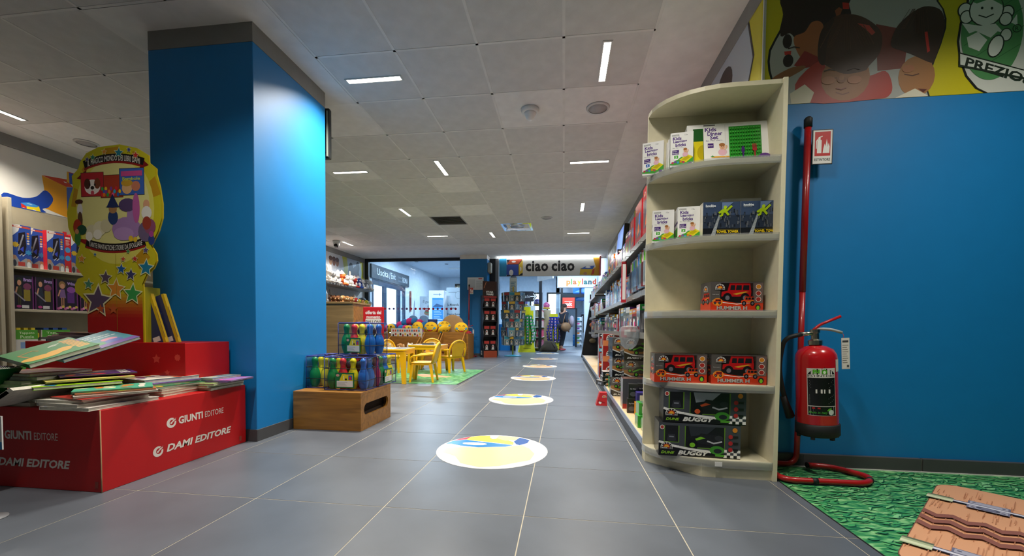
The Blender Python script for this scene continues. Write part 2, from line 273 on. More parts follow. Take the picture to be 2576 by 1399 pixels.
# ---- lamps of the ceiling: slot panels with a lit strip
def ceiling_lamp(x, y, along, label, power=1.0, lit=True):
    r = empty('ceiling_light', (x, y, H), 0 if along == 'x' else PI/2); tag(r, label, 'ceiling light', 'slot lights set into the ceiling panels')
    MB().box(-.235, -.034, -.006, .235, -.024, 0).box(-.235, .024, -.006, .235, .034, 0).box(-.235, -.024, -.006, -.222, .024, 0).box(.222, -.024, -.006, .235, .024, 0).build('slot_frame', mat('lamp_frame', '#c9c9c6', .5), r)
    MB().box(-.222, -.024, -.003, .222, .024, -.001).build('diffuser', mat('lamp_lit', '#fff6e6', .5, emit=9) if lit else mat('lamp_dim', '#f6f6f2', .3, emit=.35), r)
    if lit:
        ld = bpy.data.lights.new('lamp', 'AREA'); ld.shape = 'RECTANGLE'; ld.size = .44; ld.size_y = .045; ld.energy = LAMP_W*power; ld.color = (1, .93, .83); ld.spread = 2.25
        lo = bpy.data.objects.new('lamp', ld); COL.objects.link(lo); lo.parent = r; lo.location = (0, 0, -.0075)
    return r
for a in [(-1.523, 3.126, 'x', 'lit slot light crosswise just past the big blue column', 1.7), (.277, 3.126, 'y', 'lit slot light running lengthwise, closest to the tall end shelf', 1.1),
          (-2.723, 4.926, 'x', 'lit crosswise slot light behind the black screen on the blue column', 1.1), (-1.523, 4.926, 'y', 'lit lengthwise slot light in the middle of the ceiling', 1),
          (.277, 4.926, 'x', 'lit crosswise slot light in front of the round ceiling speaker', 1), (-2.723, 6.726, 'y', 'lit lengthwise slot light beside the air grille', 1.2),
          (.277, 6.726, 'y', 'lit lengthwise slot light over the far toy shelves', 1), (-1.523, 8.526, 'y', 'small lit slot light closest to the shop entrance', 1),
          (-5.2, 3.126, 'y', 'lit slot light over the left wall shelves', 1.1), (2.06, 1.45, 'y', 'lit slot light above the printed grass mat', .7), (.277, 1.326, 'y', 'lit slot light over the aisle before the end shelf', .75), (-1.523, 1.326, 'y', 'lit slot light over the aisle before the red book display', .75)]:
    ceiling_lamp(*a)
for a in [(-2.723, 8.526, 'x', 'thin crosswise slot light in a white panel by the glass front'), (-5.1, 9.1, 'y', 'thin slot light in the corner beside the security camera'), (.277, 8.526, 'x', 'thin crosswise slot light over the end of the aisle')]:
    ceiling_lamp(*a, 1.0, True)
# speakers, smoke detector, vent, chrome downlight, camera
def speaker(x, y, label):
    r = empty('ceiling_speaker', (x, y, H)); tag(r, label, 'speaker', 'round ceiling speakers')
    MB().lathe([(.083, -.012), (.1, -.010), (.104, -.001), (.083, -.001)], 32, cap=False).build('ring', mat('speaker_ring', '#c4c3c1', .5), r)
    MB().lathe([(.0, -.0085), (.083, -.0085), (.083, -.002), (0, -.002)], 32).build('grille', mat('speaker_cloth', '#a5a3a3', .8, bump=.3, bscale=200), r)
speaker(.279, 3.745, 'round ceiling speaker beside the smoke detector'); speaker(-.323, 7.31, 'small far round ceiling speaker near the chrome downlight'); speaker(-5.16, 3.84, 'round ceiling speaker above the yellow book standee')
r = empty('smoke_detector', (-.323, 3.70, H)); tag(r, 'white domed smoke detector hanging under a ceiling panel', 'smoke detector')
MB().lathe([(.0, 0), (.078, 0), (.082, -.012), (.078, -.03), (.06, -.036), (0, -.036)][::-1], 28).build('base', mat('detector_white', '#d2d2d0', .4), r)
MB().lathe([(0, -.1), (.02, -.098), (.034, -.085), (.05, -.05), (.056, -.034), (0, -.034)], 28).build('dome', mat('detector_white2', '#e4e4e2', .35), r)
r = empty('air_grille', (VENT[0], VENT[1], H)); tag(r, 'square black slatted air grille in the ceiling', 'air vent')
MB().box(-.29, -.29, .012, .29, .29, .02).build('shaft', mat('vent_black', '#050505', .9), r)
MB().box(-.295, -.295, -.004, .295, -.27, .012).box(-.295, .27, -.004, .295, .295, .012).box(-.295, -.27, -.004, -.27, .27, .012).box(.27, -.27, -.004, .295, .27, .012).build('frame', mat('vent_frame', '#8f8f8e', .5), r)
sl = MB().add([(-.26, 0, 0), (.26, 0, 0), (.26, .02, .014), (-.26, .02, .014), (-.26, .003, -.001), (.26, .003, -.001), (.26, .023, .013), (-.26, .023, .013)], [(0,1,2,3), (4,7,6,5), (0,4,5,1), (2,6,7,3)]).mesh('slat', mat('vent_slat', '#9c9c9b', .5))
for k in range(8): place('slat', sl, r, (0, -.245+k*.062, 0))
r = empty('recessed_downlight', (CHROME[0], CHROME[1], H)); tag(r, 'square mirror-chrome recessed ceiling fitting reflecting blue light', 'downlight')
chrome = mat('chrome', '#dfe6f2', .06, metal=1, var=.01)
MB().box(-.29, -.29, -.003, .29, -.25, .02).box(-.29, .25, -.003, .29, .29, .02).box(-.29, -.25, -.003, -.25, .25, .02).box(.25, -.25, -.003, .29, .25, .02).build('frame', chrome, r)
MB().add([(-.25,-.25,0), (.25,-.25,0), (.25,.25,0), (-.25,.25,0), (-.15,-.15,.08), (.15,-.15,.08), (.15,.15,.08), (-.15,.15,.08)], [(0,4,5,1), (1,5,6,2), (2,6,7,3), (3,7,4,0), (4,7,6,5)]).build('reflector', chrome, r)
MB().lathe([(.0, .0), (.13, .004), (.15, .03), (.15, .07)], 24).build('bowl', mat('frosted_bowl', '#b8c0cc', .25, metal=.6), r)
r = empty('security_camera', (-5.2, 8.78, H)); tag(r, 'white security camera dome hung in the ceiling corner', 'camera')
MB().lathe([(0, -.05), (.075, -.05), (.085, -.02), (.085, 0), (0, 0)], 20).build('base', mat('detector_white', '#d2d2d0'), r)
MB().ball((0, 0, -.075), .068, 16, 10).build('ball_housing', mat('detector_white2', '#e4e4e2'), r)
MB().lathe([(.0, 0), (.045, 0), (.05, .035), (0, .035)], 16, T=Matrix.Translation((.02, -.035, -.105)) @ Matrix.Rotation(2.4, 4, 'X')).build('lens', mat('black_gloss', '#08090a', .1), r)
# ================================================================== MURALS (flat prints on the walls)
def crom(P, n=4):                  # closed smooth outline through the points
    m = len(P); out = []
    for i in range(m):
        p0, p1, p2, p3 = P[i-1], P[i], P[(i+1) % m], P[(i+2) % m]
        for k in range(n):
            t = k/n; out.append(tuple(.5*(2*b+(c-a)*t+(2*a-5*b+4*c-d)*t*t+(3*b-a-3*c+d)*t**3) for a, b, c, d in zip(p0, p1, p2, p3)))
    return out
def draw(A, data, zlo=0, zhi=9, xlo=-9):
    for k, c, P in data:
        P = [(max(xlo, x), min(zhi, max(zlo, z))) for x, z in P]
        if k == 'p' and len(P) > 5 and c not in ('#c9bd08', '#0c0c0a', '#d9d6cd', '#cfd3cc', '#a9aaa6'): P = crom(P)
        if k == 'p': A.poly(P, c)
        elif k == 'e': A.ell(P[0][0], P[0][1], abs(P[1][0]-P[0][0]), abs(P[1][1]-P[0][1]), c)
        else: A.line(P, .006, c)
m = MB().box(XW-.004, 2.4615, 2.021, 5.1, 2.4662, 2.6195).build('wall_mural', paint('#c9bd08'))
tag(m, 'long photo mural of three children and a green logo above the blue wall', 'mural')
A = Art('#c9bd08', 4.0, .598); A.STEP = .00003; draw(A, MURAL, 0, .598, 0)
q = random.Random(2)
for x0, z0, x1, z1, cc in ((.37, .44, .31, .27, '#5c3a26'), (.42, .45, .43, .25, '#5c3a26'), (.47, .42, .52, .27, '#62402a'), (.74, .48, .69, .34, '#4e3020'), (.77, .47, .78, .31, '#4e3020')):
    for k in range(7): d_ = q.uniform(-.025, .025); A.line([(x0+d_, z0-.02), ((x0+x1)/2+d_*1.2, (z0+z1)/2), (x1+d_*1.3, z1+.02)], .002, cc)
for x, z, rx, rz in ((.33, .115, .035, .022), (.46, .11, .035, .022), (.72, .15, .03, .02)): A.ell(x, z, rx, rz, '#b0704a')
for x, z in ((.335, .165), (.455, .165), (.15, .3)): A.line([(x-.03, z), (x, z+.008), (x+.03, z)], .006, '#3a2216')
A.ell(.395, .115, .022, .018, '#8f5836'); A.ell(.395, .125, .014, .014, '#a9704a'); A.line([(.37, .07), (.395, .062), (.42, .07)], .006, '#8a4334')
A.ell(1.105, .315, .142, .25, '#4f8e55', 40)
for a, b in (((.985, .33), (1.2, .47)), ((.98, .25), (1.24, .42)), ((1.02, .18), (1.25, .33)), ((1.06, .13), (1.24, .24))): A.line([a, b], .003, '#2f6a38')
W_, K_ = '#dfe4dc', '#1d2a1e'
for x, z, rx, rz in ((.978, .43, .03, .035), (.985, .395, .026, .03), (1.172, .405, .026, .03), (1.165, .37, .026, .03), (1.075, .425, .075, .08)): A.ell(x, z, rx+.006, rz+.006, K_); A.ell(x, z, rx, rz, W_)
A.poly([(1.01, .47), (1.06, .515), (1.13, .5), (1.15, .44), (1.09, .48), (1.03, .46)], '#4f8e55'); A.line([(1.04, .4), (1.075, .385), (1.11, .4)], .006, K_); A.ell(1.055, .435, .006, .007, K_); A.ell(1.1, .43, .006, .007, K_)
A.poly([(.965, .365), (1.0, .31), (1.03, .32), (1.1, .28), (1.13, .31), (1.16, .3), (1.12, .35), (1.05, .345)], W_); A.ell(1.17, .29, .028, .034, K_); A.ell(1.17, .29, .023, .029, W_)
A.poly([(.99, .29), (1.04, .315), (1.085, .27), (1.05, .215), (1.0, .24)], W_); A.ell(1.125, .235, .036, .06, K_, rot=-.3); A.ell(1.125, .235, .03, .053, W_, rot=-.3)
A.poly([(1.19, .35), (1.215, .39), (1.22, .33)], W_)
A.poly([(.955, .218), (1.45, .035), (1.45, -.03+.035), (.957, .143)], K_); A.poly([(.962, .208), (1.45, .03), (1.45, .012), (.965, .152)], W_)
A.text('PREZIOSI', .985, .143, .33, .05, K_, .03, .15, f=lambda x, y: (x, y-(x-.985)*.385))
A.ell(1.218, .318, .021, .021, K_); A.ell(1.218, .318, .017, .017, '#4f8e55'); A.text('R', 1.21, .308, .016, .02, K_)
# further panels of the mural, out past the picture's edge
A.poly([(1.62, 0), (1.5, .2), (1.55, .42), (1.7, .598), (2.6, .598), (2.5, .3), (2.62, 0)], '#a9aaa6'); A.ell(2.0, .2, .2, .24, '#4a2c1c'); A.ell(2.02, .12, .13, .15, '#a0683f')
A.on(m, (XW, 2.4613, 2.0215), name='mural_print')
m = MB().box(XW-.006, 2.468, 2.021, XW, 10.40, 2.6195).build('wall_mural', paint('#c9bd08')); tag(m, 'photo mural along the wall over the toy shelves behind the end unit', 'mural')
A = Art('#c9bd08', 7.9, .598); A.STEP = .00003
for k in range(4):
    u = .12+k*2.0; A.poly([(u, 0), (u-.04, .2), (u+.05, .4), (u, .598), (u+1.62, .598), (u+1.7, .35), (u+1.6, .15), (u+1.66, 0)], '#0c0c0a'); A.poly([(u+.02, 0), (u-.02, .2), (u+.07, .4), (u+.02, .598), (u+1.6, .598), (u+1.68, .35), (u+1.58, .15), (u+1.64, 0)], '#a9b0b8')
    for q in range(3): A.ell(u+.35+q*.45, .2, .16, .2, ['#7a3327', '#3a5cab', '#cfd2d6'][(q+k) % 3]); A.ell(u+.35+q*.45, .34, .13, .15, '#a0683f'); A.ell(u+.35+q*.45, .42, .14, .12, '#2b1710')
A.on(m, (XW-.0062, 10.39, 2.0215), (0, -1, 0), (0, 0, 1), name='mural_print')
MB().box(XW-.012, 2.452, 2.02, XW, 2.464, 2.62).build('corner_trim', paint('#b4b6b4'), m)
m = MB().box(XL, 2.2, 2.012, XL+.006, 4.6, 2.612).build('wall_mural', paint('#d9d6cd')); tag(m, 'printed wall banner with big orange cube above the left shelves', 'mural')
A = Art(); A.STEP = .00003; A.v = []; A.f = []; A.c = []; A.rect(-1.08, .003, 2.36, .594, '#d9d6cd'); draw(A, MURAL_LEFT[1:], .003, .597)
A.on(m, (XL+.0062, 3.3, 2.01), (0, 1, 0), (0, 0, 1), name='mural_print')
m = MB().box(XL, 4.7, 2.012, XL+.006, 11.1, 2.612).build('wall_mural', paint('#d9d6cd')); tag(m, 'photo mural of families on the wall over the plush toy shelf', 'mural')
A = Art('#c7c9cc', 6.4, .598); A.STEP = .00003
for u, c1, c2 in ((4.45, '#e4e2de', '#b98a66'), (4.75, '#dfe0e2', '#caa07c'), (4.9, '#c8ccd4', '#8a5a3c'), (5.05, '#d8dade', '#a8744e')): A.ell(u, .12, .13, .3, c1); A.ell(u, .4, .075, .11, c2); A.ell(u, .46, .08, .06, '#5a3a26')
A.poly([(5.3, 0), (5.36, .3), (5.28, .598), (5.5, .598), (5.58, .3), (5.5, 0)], '#b9b41c'); A.poly([(5.5, 0), (5.58, .3), (5.5, .598), (6.2, .598), (6.3, .3), (6.24, 0)], '#a8aeb6')
A.ell(5.72, .25, .14, .25, '#2e1d18'); A.ell(5.98, .2, .18, .24, '#3a2018'); A.ell(6.08, .42, .1, .16, '#20140f'); A.poly([(5.85, 0), (5.95, .2), (6.15, .15), (6.2, 0)], '#8e2030'); A.poly([(6.24, 0), (6.3, .3), (6.2, .598), (6.4, .598), (6.4, 0)], '#c9bd08')
A.on(m, (XL+.0062, 4.7, 2.0125), (0, 1, 0), (0, 0, 1), name='mural_print')
# ================================================================== END SHELF
CREAM = mat('cream_laminate', '#d9d2b4', .45, var=.03, scale=30); es = empty('end_shelf', (0, 0, 0)); es.location = (.78, 2.33, 0)
tag(es, 'tall cream end-of-aisle shelf unit with rounded shelf fronts', 'shelf unit')
ox, oy = .78, 2.33
def L(x, y): return (x-ox, y-oy)
def front(d=0):       # rounded shelf outline
    P = [L(1.058, 2.187-d), L(.84, 2.19-d)]
    for i in range(1, 9):
        t = i/8*PI/2; P.append(L(.84-(.368+d)*math.sin(t), 2.458-(.268+d)*math.cos(t)))
    return P
MB().box(1.058-ox, 2.18-oy, 0, 1.08-ox, 2.475-oy, 2.012).build('side_panel', CREAM, es, bev=.0015)
MB().box(.472-ox, 2.459-oy, 0, 1.058-ox, 2.475-oy, 2.0).build('back_panel', CREAM, es)
SHZ = [.091, .482, .864, 1.25, 1.632, 2.008]
for k, z in enumerate(SHZ):
    P = front()+[L(1.058, 2.458)]; s_ = MB().prism(P, z-.022, z).build('shelf', CREAM, es)
    if k < 5:
        F = front(.004); G = front(.007); Q = F+G[::-1]
        MB().prism(Q, z-.034, z+.006).build('edge_strip', ACRYL, s_)
MB().prism([L(1.058, 2.195), L(.725, 2.205), L(.476, 2.42), L(.476, 2.458), L(1.058, 2.458)], 0, .068).build('plinth', CREAM, es)
MB().box(.78-ox, 2.178-oy, .066, .815-ox, 2.181-oy, .088).build('price_tag', paint('#e2e2de', .3), es)
MB().lathe([(0, 0), (.004, 0), (.004, .002), (0, .002)], 10, T=Matrix.Translation((1.057-ox, 2.44-oy, .84)) @ Matrix.Rotation(-PI/2, 4, 'Y')).build('shelf_pin', paint('#55503f'), es)
# ------------------------------------------------------------------ products: a carton with a printed front (local: front at -y)
def carton(name, w, d, h, col, art=None, side=None, top=None, rough=.4, bev=.0015, m2=None, rightart=None):
    o = MB().box(-w/2, -d/2, 0, w/2, d/2, h).build(name, paint(col, rough), bev=bev, seg=1)
    if art: art.on(o, (-w/2, -d/2, 0), (1,0,0), (0,0,1), material=m2 or PRINTG)
    if side: side.on(o, (-w/2, d/2, 0), (0,-1,0), (0,0,1), 'side_print', m2 or PRINTG)
    if rightart: rightart.on(o, (w/2, -d/2, 0), (0,1,0), (0,0,1), 'side_print', m2 or PRINTG)
    if top: top.on(o, (-w/2, -d/2, h), (1,0,0), (0,1,0), 'top_print', m2 or PRINTG)
    return o
def baby(A, x, y, s):            # small generic photo of a child on a box
    A.ell(x, y-.9*s, .62*s, .55*s, '#e9b9c8'); A.ell(x, y, .42*s, .5*s, '#e8b48f'); A.ell(x-.05*s, y+.3*s, .42*s, .28*s, '#a9703f'); A.line([(x+.3*s, y-.6*s), (x+.62*s, y-.1*s), (x+.55*s, y+.2*s)], .2*s, '#e8b48f')
    A.ell(x-.12*s, y+.02*s, .05*s, .06*s, '#3b2a22'); A.ell(x+.16*s, y+.02*s, .05*s, .06*s, '#3b2a22'); A.line([(x-.14*s, y-.2*s), (x, y-.27*s), (x+.14*s, y-.2*s)], .06*s, '#a8433c')
def bricks_art(w, h, num):
    A = Art('#f1f1ee', w, h); A.rect(.06*w, .9*h, .32*w, .045*h, '#9a9a98'); A.text('placematix', .08*w, .908*h, .28*w, .028*h, '#ffffff'); A.text('12x', .62*w, .9*h, .14*w, .04*h, '#8b8b8d')
    for t, y, x, ww in (('Kids', .78, .1, .38), ('Learning', .68, .12, .6), ('bricks', .585, .22, .46)): A.text(t, x*w, y*h, ww*w, .1*h, '#5a3a86', .035)
    A.text('Eat. Play. Learn.', .1*w, .535*h, .5*w, .03*h, '#6b6b70', 0)
    A.rect(.08*w, .36*h, .3*w, .13*h, '#4b2a78'); A.text("Let's learn", .1*w, .44*h, .2*w, .03*h, '#ffffff'); A.text(num, .1*w, .38*h, .26*w, .04*h, '#ffffff')
    A.poly([(0, .1*h), (.5*w, .28*h), (w, .24*h), (w, .1*h), (.6*w, .02*h), (0, .06*h)], '#4aa43c'); A.poly([(.4*w, .2*h), (.75*w, .34*h), (w, .26*h), (.7*w, .11*h)], '#e6d92a'); A.poly([(.5*w, .2*h), (.74*w, .3*h), (.88*w, .25*h), (.68*w, .16*h)], '#c8b618')
    A.ell(.26*w, .28*h, .16*w, .085*h, '#ffffff'); A.rect(.17*w, .24*h, .18*w, .09*h, '#52b13e' if num[0] == 'N' else '#3d6fc0'); A.text('3' if num[0] == 'N' else 'A', .22*w, .255*h, .07*w, .055*h, '#ffffff')
    for k, c in enumerate(['#c43a5c', '#7d4fa8', '#4aa0c4', '#e0862a', '#c43a5c']): A.rect((.06+.12*k)*w, (.09+.02*(k % 2))*h, .09*w, .06*h, c)
    baby(A, .66*w, .46*h, .2*w); A.rect(.8*w, .02*h, .14*w, .09*h, '#5a2a86'); return A
bw, bd_, bh = .112, .034, .178
BR = {n: carton('toy_carton', bw, bd_, bh, '#eceae4', bricks_art(bw, bh, n), Art('#f1f1ee', bd_, bh).rect(0, .02, bd_, .05, '#4aa43c').rect(0, .09, bd_, .012, '#5a3a86')) for n in ('Numbers!', 'Animals!')}
GB = 'learning-brick cartons on the cream end shelf'
def put(proto, first, loc, rz, label, cat, group=None, rot=None):
    o = proto if first else copy_tree(proto)
    o.location = loc; o.rotation_euler = rot or (0, 0, rz); return tag(o, label, cat, group)
used = set()
def put1(proto, loc, rz, label, cat, group=None, rot=None):
    f = proto.name not in used; used.add(proto.name); return put(proto, f, loc, rz, label, cat, group, rot)
put1(BR['Animals!'], (.487, 2.385, SHZ[4]), -.30, 'white learning-bricks carton overhanging the left tip of the top shelf', 'toy box', GB)
for k in range(3): put1(BR['Numbers!'], (.535+.006*k, 2.398+.0*k, SHZ[4]), -.30, '', 'toy box') if False else None
put1(BR['Numbers!'], (.611, 2.287, SHZ[4]), -.16, 'white learning-bricks carton at the front of its row against the large dinner-set box', 'toy box', GB)
for k in range(3): put1(BR['Numbers!'], (.6165, 2.3225+.0355*k, SHZ[4]), -.16, ['second', 'third', 'rearmost'][k]+' learning-bricks carton in the row beside the dinner-set box', 'toy box', GB)
put1(BR['Numbers!'], (.543, 2.37, SHZ[3]), -.12, 'white learning-bricks carton standing leftmost on the second shelf from the top', 'toy box', GB)
put1(BR['Numbers!'], (.55, 2.41, SHZ[3]), -.12, 'learning-bricks carton hidden behind the leftmost one on the second shelf', 'toy box', GB)
put1(BR['Numbers!'], (.661, 2.315, SHZ[3]), -.06, 'white learning-bricks carton beside the dark towel-holder boxes', 'toy box', GB)
put1(BR['Numbers!'], (.665, 2.352, SHZ[3]), -.06, 'second learning-bricks carton in the row beside the towel-holder boxes', 'toy box', GB)
put1(BR['Numbers!'], (.667, 2.389, SHZ[3]), -.06, 'rear learning-bricks carton in the row beside the towel-holder boxes', 'toy box', GB)
# dinner set: window box leaning back
w, h, d = .42, .245, .05
A = Art('#efefec', w, h); A.rect(.2*w, .955*h, .14*w, .03*h, '#6e6e70'); 
for t, y, x, ww in (('Kids', .82, .215, .14), ('Dinner', .72, .245, .18), ('Set', .63, .275, .1)): A.text(t, x*w, y*h, ww*w, .095*h, '#5a3a86', .03)
A.text('Eat. Play. Learn.', .225*w, .585*h, .2*w, .03*h, '#5f4a80', .01); A.rect(.245*w, .43*h, .07*w, .11*h, '#4b2a78'); A.text('Brick', .252*w, .47*h, .055*w, .03*h, '#ffffff')
baby(A, .42*w, .45*h, .036); A.poly([(.28*w, .2*h), (.32*w, .23*h), (.52*w, .22*h), (.52*w, .18*h)], '#e0a52a'); A.poly([(.27*w, .22*h), (.3*w, .25*h), (.33*w, .21*h)], '#3c9a48')
A.text('Age 1+', .25*w, .07*h, .09*w, .035*h, '#5f4a80'); A.rect(.455*w, .02*h, .002, .94*h, '#d6d6d2'); A.rect(.195*w, .02*h, .0015, .94*h, '#dcdcd8')
A.rect(.07*w, .1*h, .125*w, .8*h, '#1f5a22'); A.rect(.075*w, .1*h, .115*w, .5*h, '#d8c81c'); A.ell(.19*w, .33*h, .075*w, .18*h, '#b7a512', 18, 0, PI/2, 3*PI/2)
A.rect(.5*w, .14*h, .38*w, .77*h, '#2f9a2e')
dn = carton('toy_carton', w, d, h, '#e6e5df', A); tag(dn, 'large white dinner-set box with a green brick plate in its window', 'toy box')
dn.location = (.865, 2.33, SHZ[4]+.004); dn.rotation_euler = (-.17, 0, -.035)
sp = MB()
for i in range(12):
    for j in range(9): sp.lathe([(.0042, 0), (.0042, .003)], 8, T=Matrix.Translation((-w/2+.5*w+.008+i*.0128, -d/2-.0048, .14*h+.011+j*.0203)) @ Matrix.Rotation(PI/2, 4, 'X'))
sp.build('plate_studs', paint('#3cab36', .3), dn)['kind'] = 'stuff'
A = Art(); A.v = []; A.f = []; A.c = []; A.ell(.655*w, .33*h, .02*w, .085*h, '#43206e'); A.rect(.647*w, .13*h, .017*w, .15*h, '#43206e'); A.rect(.782*w, .15*h, .017*w, .16*h, '#a5222a'); A.rect(.765*w, .3*h, .05*w, .07*h, '#a5222a')
for q in (.765, .782, .8): A.rect(q*w, .36*h, .012*w, .1*h, '#a5222a')
A.ell(.9*w, .13*h, .075*w, .1*h, '#5a2a86'); A.text('4 part set', .85*w, .115*h, .1*w, .035*h, '#ffffff', .02); A.on(dn, (-w/2, -d/2-.008, 0), (1,0,0), (0,0,1), 'cutlery_print')
b2 = MB().box(-.215, -.022, 0, .215, .022, .235).build('toy_carton', paint('#e8e7e1')); b2.location = (.868, 2.385, SHZ[4]); b2.rotation_euler = (-.15, 0, -.035); tag(b2, 'plain white back of a dinner-set box just behind the front one', 'toy box')
Art('#efefec', .43, .235).rect(.02, .02, .1, .2, '#1f5a22').on(b2, (-.215, -.022, 0), (1,0,0), (0,0,1))
# towel towers
w, h, d = .184, .183, .1
def towel():
    A = Art('#2c3648', w, h); A.rect(0, .0, w, .26*h, '#191c22'); A.rect(0, .62*h, w, .38*h, '#3b4b68')
    q = random.Random(3)
    for k in range(60): x = q.random()*w*.95; y = (.25+.45*q.random())*h; A.rect(x, y, .006, .012+.01*q.random(), q.choice(['#4b525e', '#20242c', '#5b6068', '#39404c']))
    A.poly([(.5*w, .98*h), (.8*w, .98*h), (.5*w, .7*h)], '#6a80a6'); A.poly([(.2*w, .02*h), (.32*w, .02*h), (.46*w, .62*h), (.42*w, .64*h)], '#8f979d')
    for k in range(5): A.line([((.2+.05*k)*w, (.04+.11*k)*h), ((.31+.026*k)*w, (.08+.11*k)*h)], .0012, '#c8ced2')
    for p in ([(.42, .68), (.52, .76)], [(.52, .76), (.62, .74), (.76, .88)], [(.6, .72), (.68, .62)], [(.52, .72), (.5, .62), (.44, .6)]): A.line([(a*w, b*h) for a, b in p], .011, '#a9c81e')
    A.ell(.57*w, .75*h, .07*w, .06*h, '#a9c81e'); A.ell(.585*w, .84*h, .045*w, .05*h, '#b6d428')
    A.text('hoobbe', .06*w, .86*h, .27*w, .07*h, '#e9eef2', .03); A.text('design at your house', .06*w, .83*h, .22*w, .02*h, '#c8d0da', 0)
    A.text('TOWEL TOWER', .36*w, .12*h, .59*w, .075*h, '#e8c91c', .03); A.text('Kitchen-Towel Holder', .36*w, .045*h, .58*w, .05*h, '#d8bd22', 0); A.rect(.36*w, .215*h, .6*w, .006*h, '#8a7a2a'); return A
tt = carton('towel_holder_box', w, d, h, '#20242c', towel(), Art('#e8e3d2', d, h).rect(0, 0, .03, h, '#e2a52a').rect(.03, 0, .02, h, '#5a6474'))
put1(tt, (.809, 2.30, SHZ[3]), 0, 'dark towel-holder box standing beside the learning-bricks cartons', 'box', 'towel-holder boxes'); put1(tt, (.994+.0, 2.298, SHZ[3]), 0, 'dark towel-holder box standing against the side panel of the end shelf', 'box', 'towel-holder boxes')
o = carton('storage_carton', .2, .075, .232, '#ecebe4', Art('#ecebe4', .2, .232).rect(0, 0, .2, .215, '#d99a22')); o.location = (.95, 2.40, SHZ[3]); tag(o, 'white and orange carton showing above the towel-holder boxes', 'box')
# motor logo, car boxes
def motor(A, x, y, s, bg='#1c1c1e'):
    A.ell(x, y, s, s*.95, '#e8e4de', 18, 0, 0, PI); A.rect(x-s, y-.32*s, 2*s, .34*s, '#e8e4de'); A.ell(x, y, s*.9, s*.85, bg, 18, 0, 0, PI)
    for k in range(5): a = PI*(k+.5)/5; A.ell(x+.74*s*math.cos(a), y+.7*s*math.sin(a), .1*s, .12*s, '#d6d2cc')
    A.ell(x, y, .55*s, .55*s, '#c8401c', 14, 0, 0, PI); A.ell(x, y, .4*s, .4*s, '#e8a52a', 14, 0, 0, PI); A.rect(x-.95*s, y-.28*s, 1.9*s, .27*s, bg); A.text('MOTOR', x-.85*s, y-.23*s, 1.0*s, .17*s, '#f1efe9', .03); A.text('&', x+.22*s, y-.23*s, .2*s, .19*s, '#d8302a', .03); A.text('Co', x+.5*s, y-.23*s, .35*s, .16*s, '#f1efe9', .03)
def suv(A, x, y, s, body='#b3161a'):
    A.poly([(x, y+.28*s), (x+.02*s, y+.5*s), (x+.28*s, y+.54*s), (x+.36*s, y+.86*s), (x+1.3*s, y+.88*s), (x+1.36*s, y+.5*s), (x+1.34*s, y+.28*s)], body)
    for a, b in ((.4, .62), (.66, .92), (.97, 1.26)): A.poly([(x+a*s, y+.58*s), (x+(a+.03)*s, y+.8*s), (x+b*s, y+.8*s), (x+b*s, y+.58*s)], '#1c1a20')
    A.rect(x+.36*s, y+.86*s, .9*s, .05*s, '#7d0f13'); A.poly([(x+.5*s, y+.4*s), (x+1.1*s, y+.52*s), (x+1.25*s, y+.5*s), (x+.7*s, y+.36*s)], '#c9972a')
    for a in (.28, 1.08): A.ell(x+a*s, y+.22*s, .21*s, .23*s, '#17161a'); A.ell(x+a*s, y+.22*s, .1*s, .11*s, '#6b6670')
def hummer(w, h):
    A = Art('#55504e', w, h); A.rect(.18*w, .3*h, .62*w, .66*h, '#1d1516'); A.poly([(.18*w, .5*h), (.8*w, .8*h), (.8*w, .96*h), (.5*w, .96*h)], '#33201f'); suv(A, .2*w, .3*h, .42*w)
    A.poly([(0, 0), (w, 0), (w, .4*h), (.95*w, .46*h), (.9*w, .3*h), (.6*w, .26*h), (.3*w, .34*h), (.12*w, .42*h), (0, .3*h)], '#c2361b'); A.line([(.03*w, .36*h), (.25*w, .3*h), (.5*w, .25*h), (.75*w, .3*h), (.97*w, .36*h)], .012*w, '#e9e2da')
    suv(A, .58*w, .2*h, .2*w, '#d2421d'); A.ell(.13*w, .32*h, .1*w, .13*h, '#e0862a'); suv(A, .05*w, .24*h, .11*w, '#c9281c'); A.rect(.82*w, .3*h, .17*w, .66*h, '#6e5a58')
    for y, c in ((.84, '#d88a2a'), (.62, '#c8bfba'), (.42, '#c8bfba')): A.ell(.905*w, y*h, .052*w, .085*h, '#ece8e2'); A.ell(.905*w, y*h, .044*w, .072*h, c if y > .8 else '#a5302a')
    A.text('HUMMER H', .12*w, .05*h, .58*w, .12*h, '#3c3a3c', .05); A.text('HUMMER H', .115*w, .06*h, .58*w, .12*h, '#a8a6a4', .03); A.ell(.9*w, .15*h, .05*w, .1*h, '#2b2b2c'); A.ell(.9*w, .13*h, .03*w, .07*h, '#7ac02a'); motor(A, .17*w, .78*h, .09*w)
    A.text('Radio remote', .03*w, .56*h, .12*w, .025*h, '#cfcbc6', 0); return A
w, h, d = .27, .155, .12
def side_h(): A = Art('#55504e', d, h); A.rect(0, 0, d, .3*h, '#c2361b'); motor(A, .5*d, .74*h, .2*d); suv(A, .15*d, .25*h, .55*d, '#c9281c'); return A
hb = carton('car_toy_box', w, d, h, '#57514e', hummer(w, h), side_h(), Art('#3a3634', w, d).rect(.18*w, 0, .62*w, .8*d, '#241c1c').rect(0, .8*d, w, .2*d, '#8e2f22'), rightart=side_h())
G = 'red off-road car toy boxes'
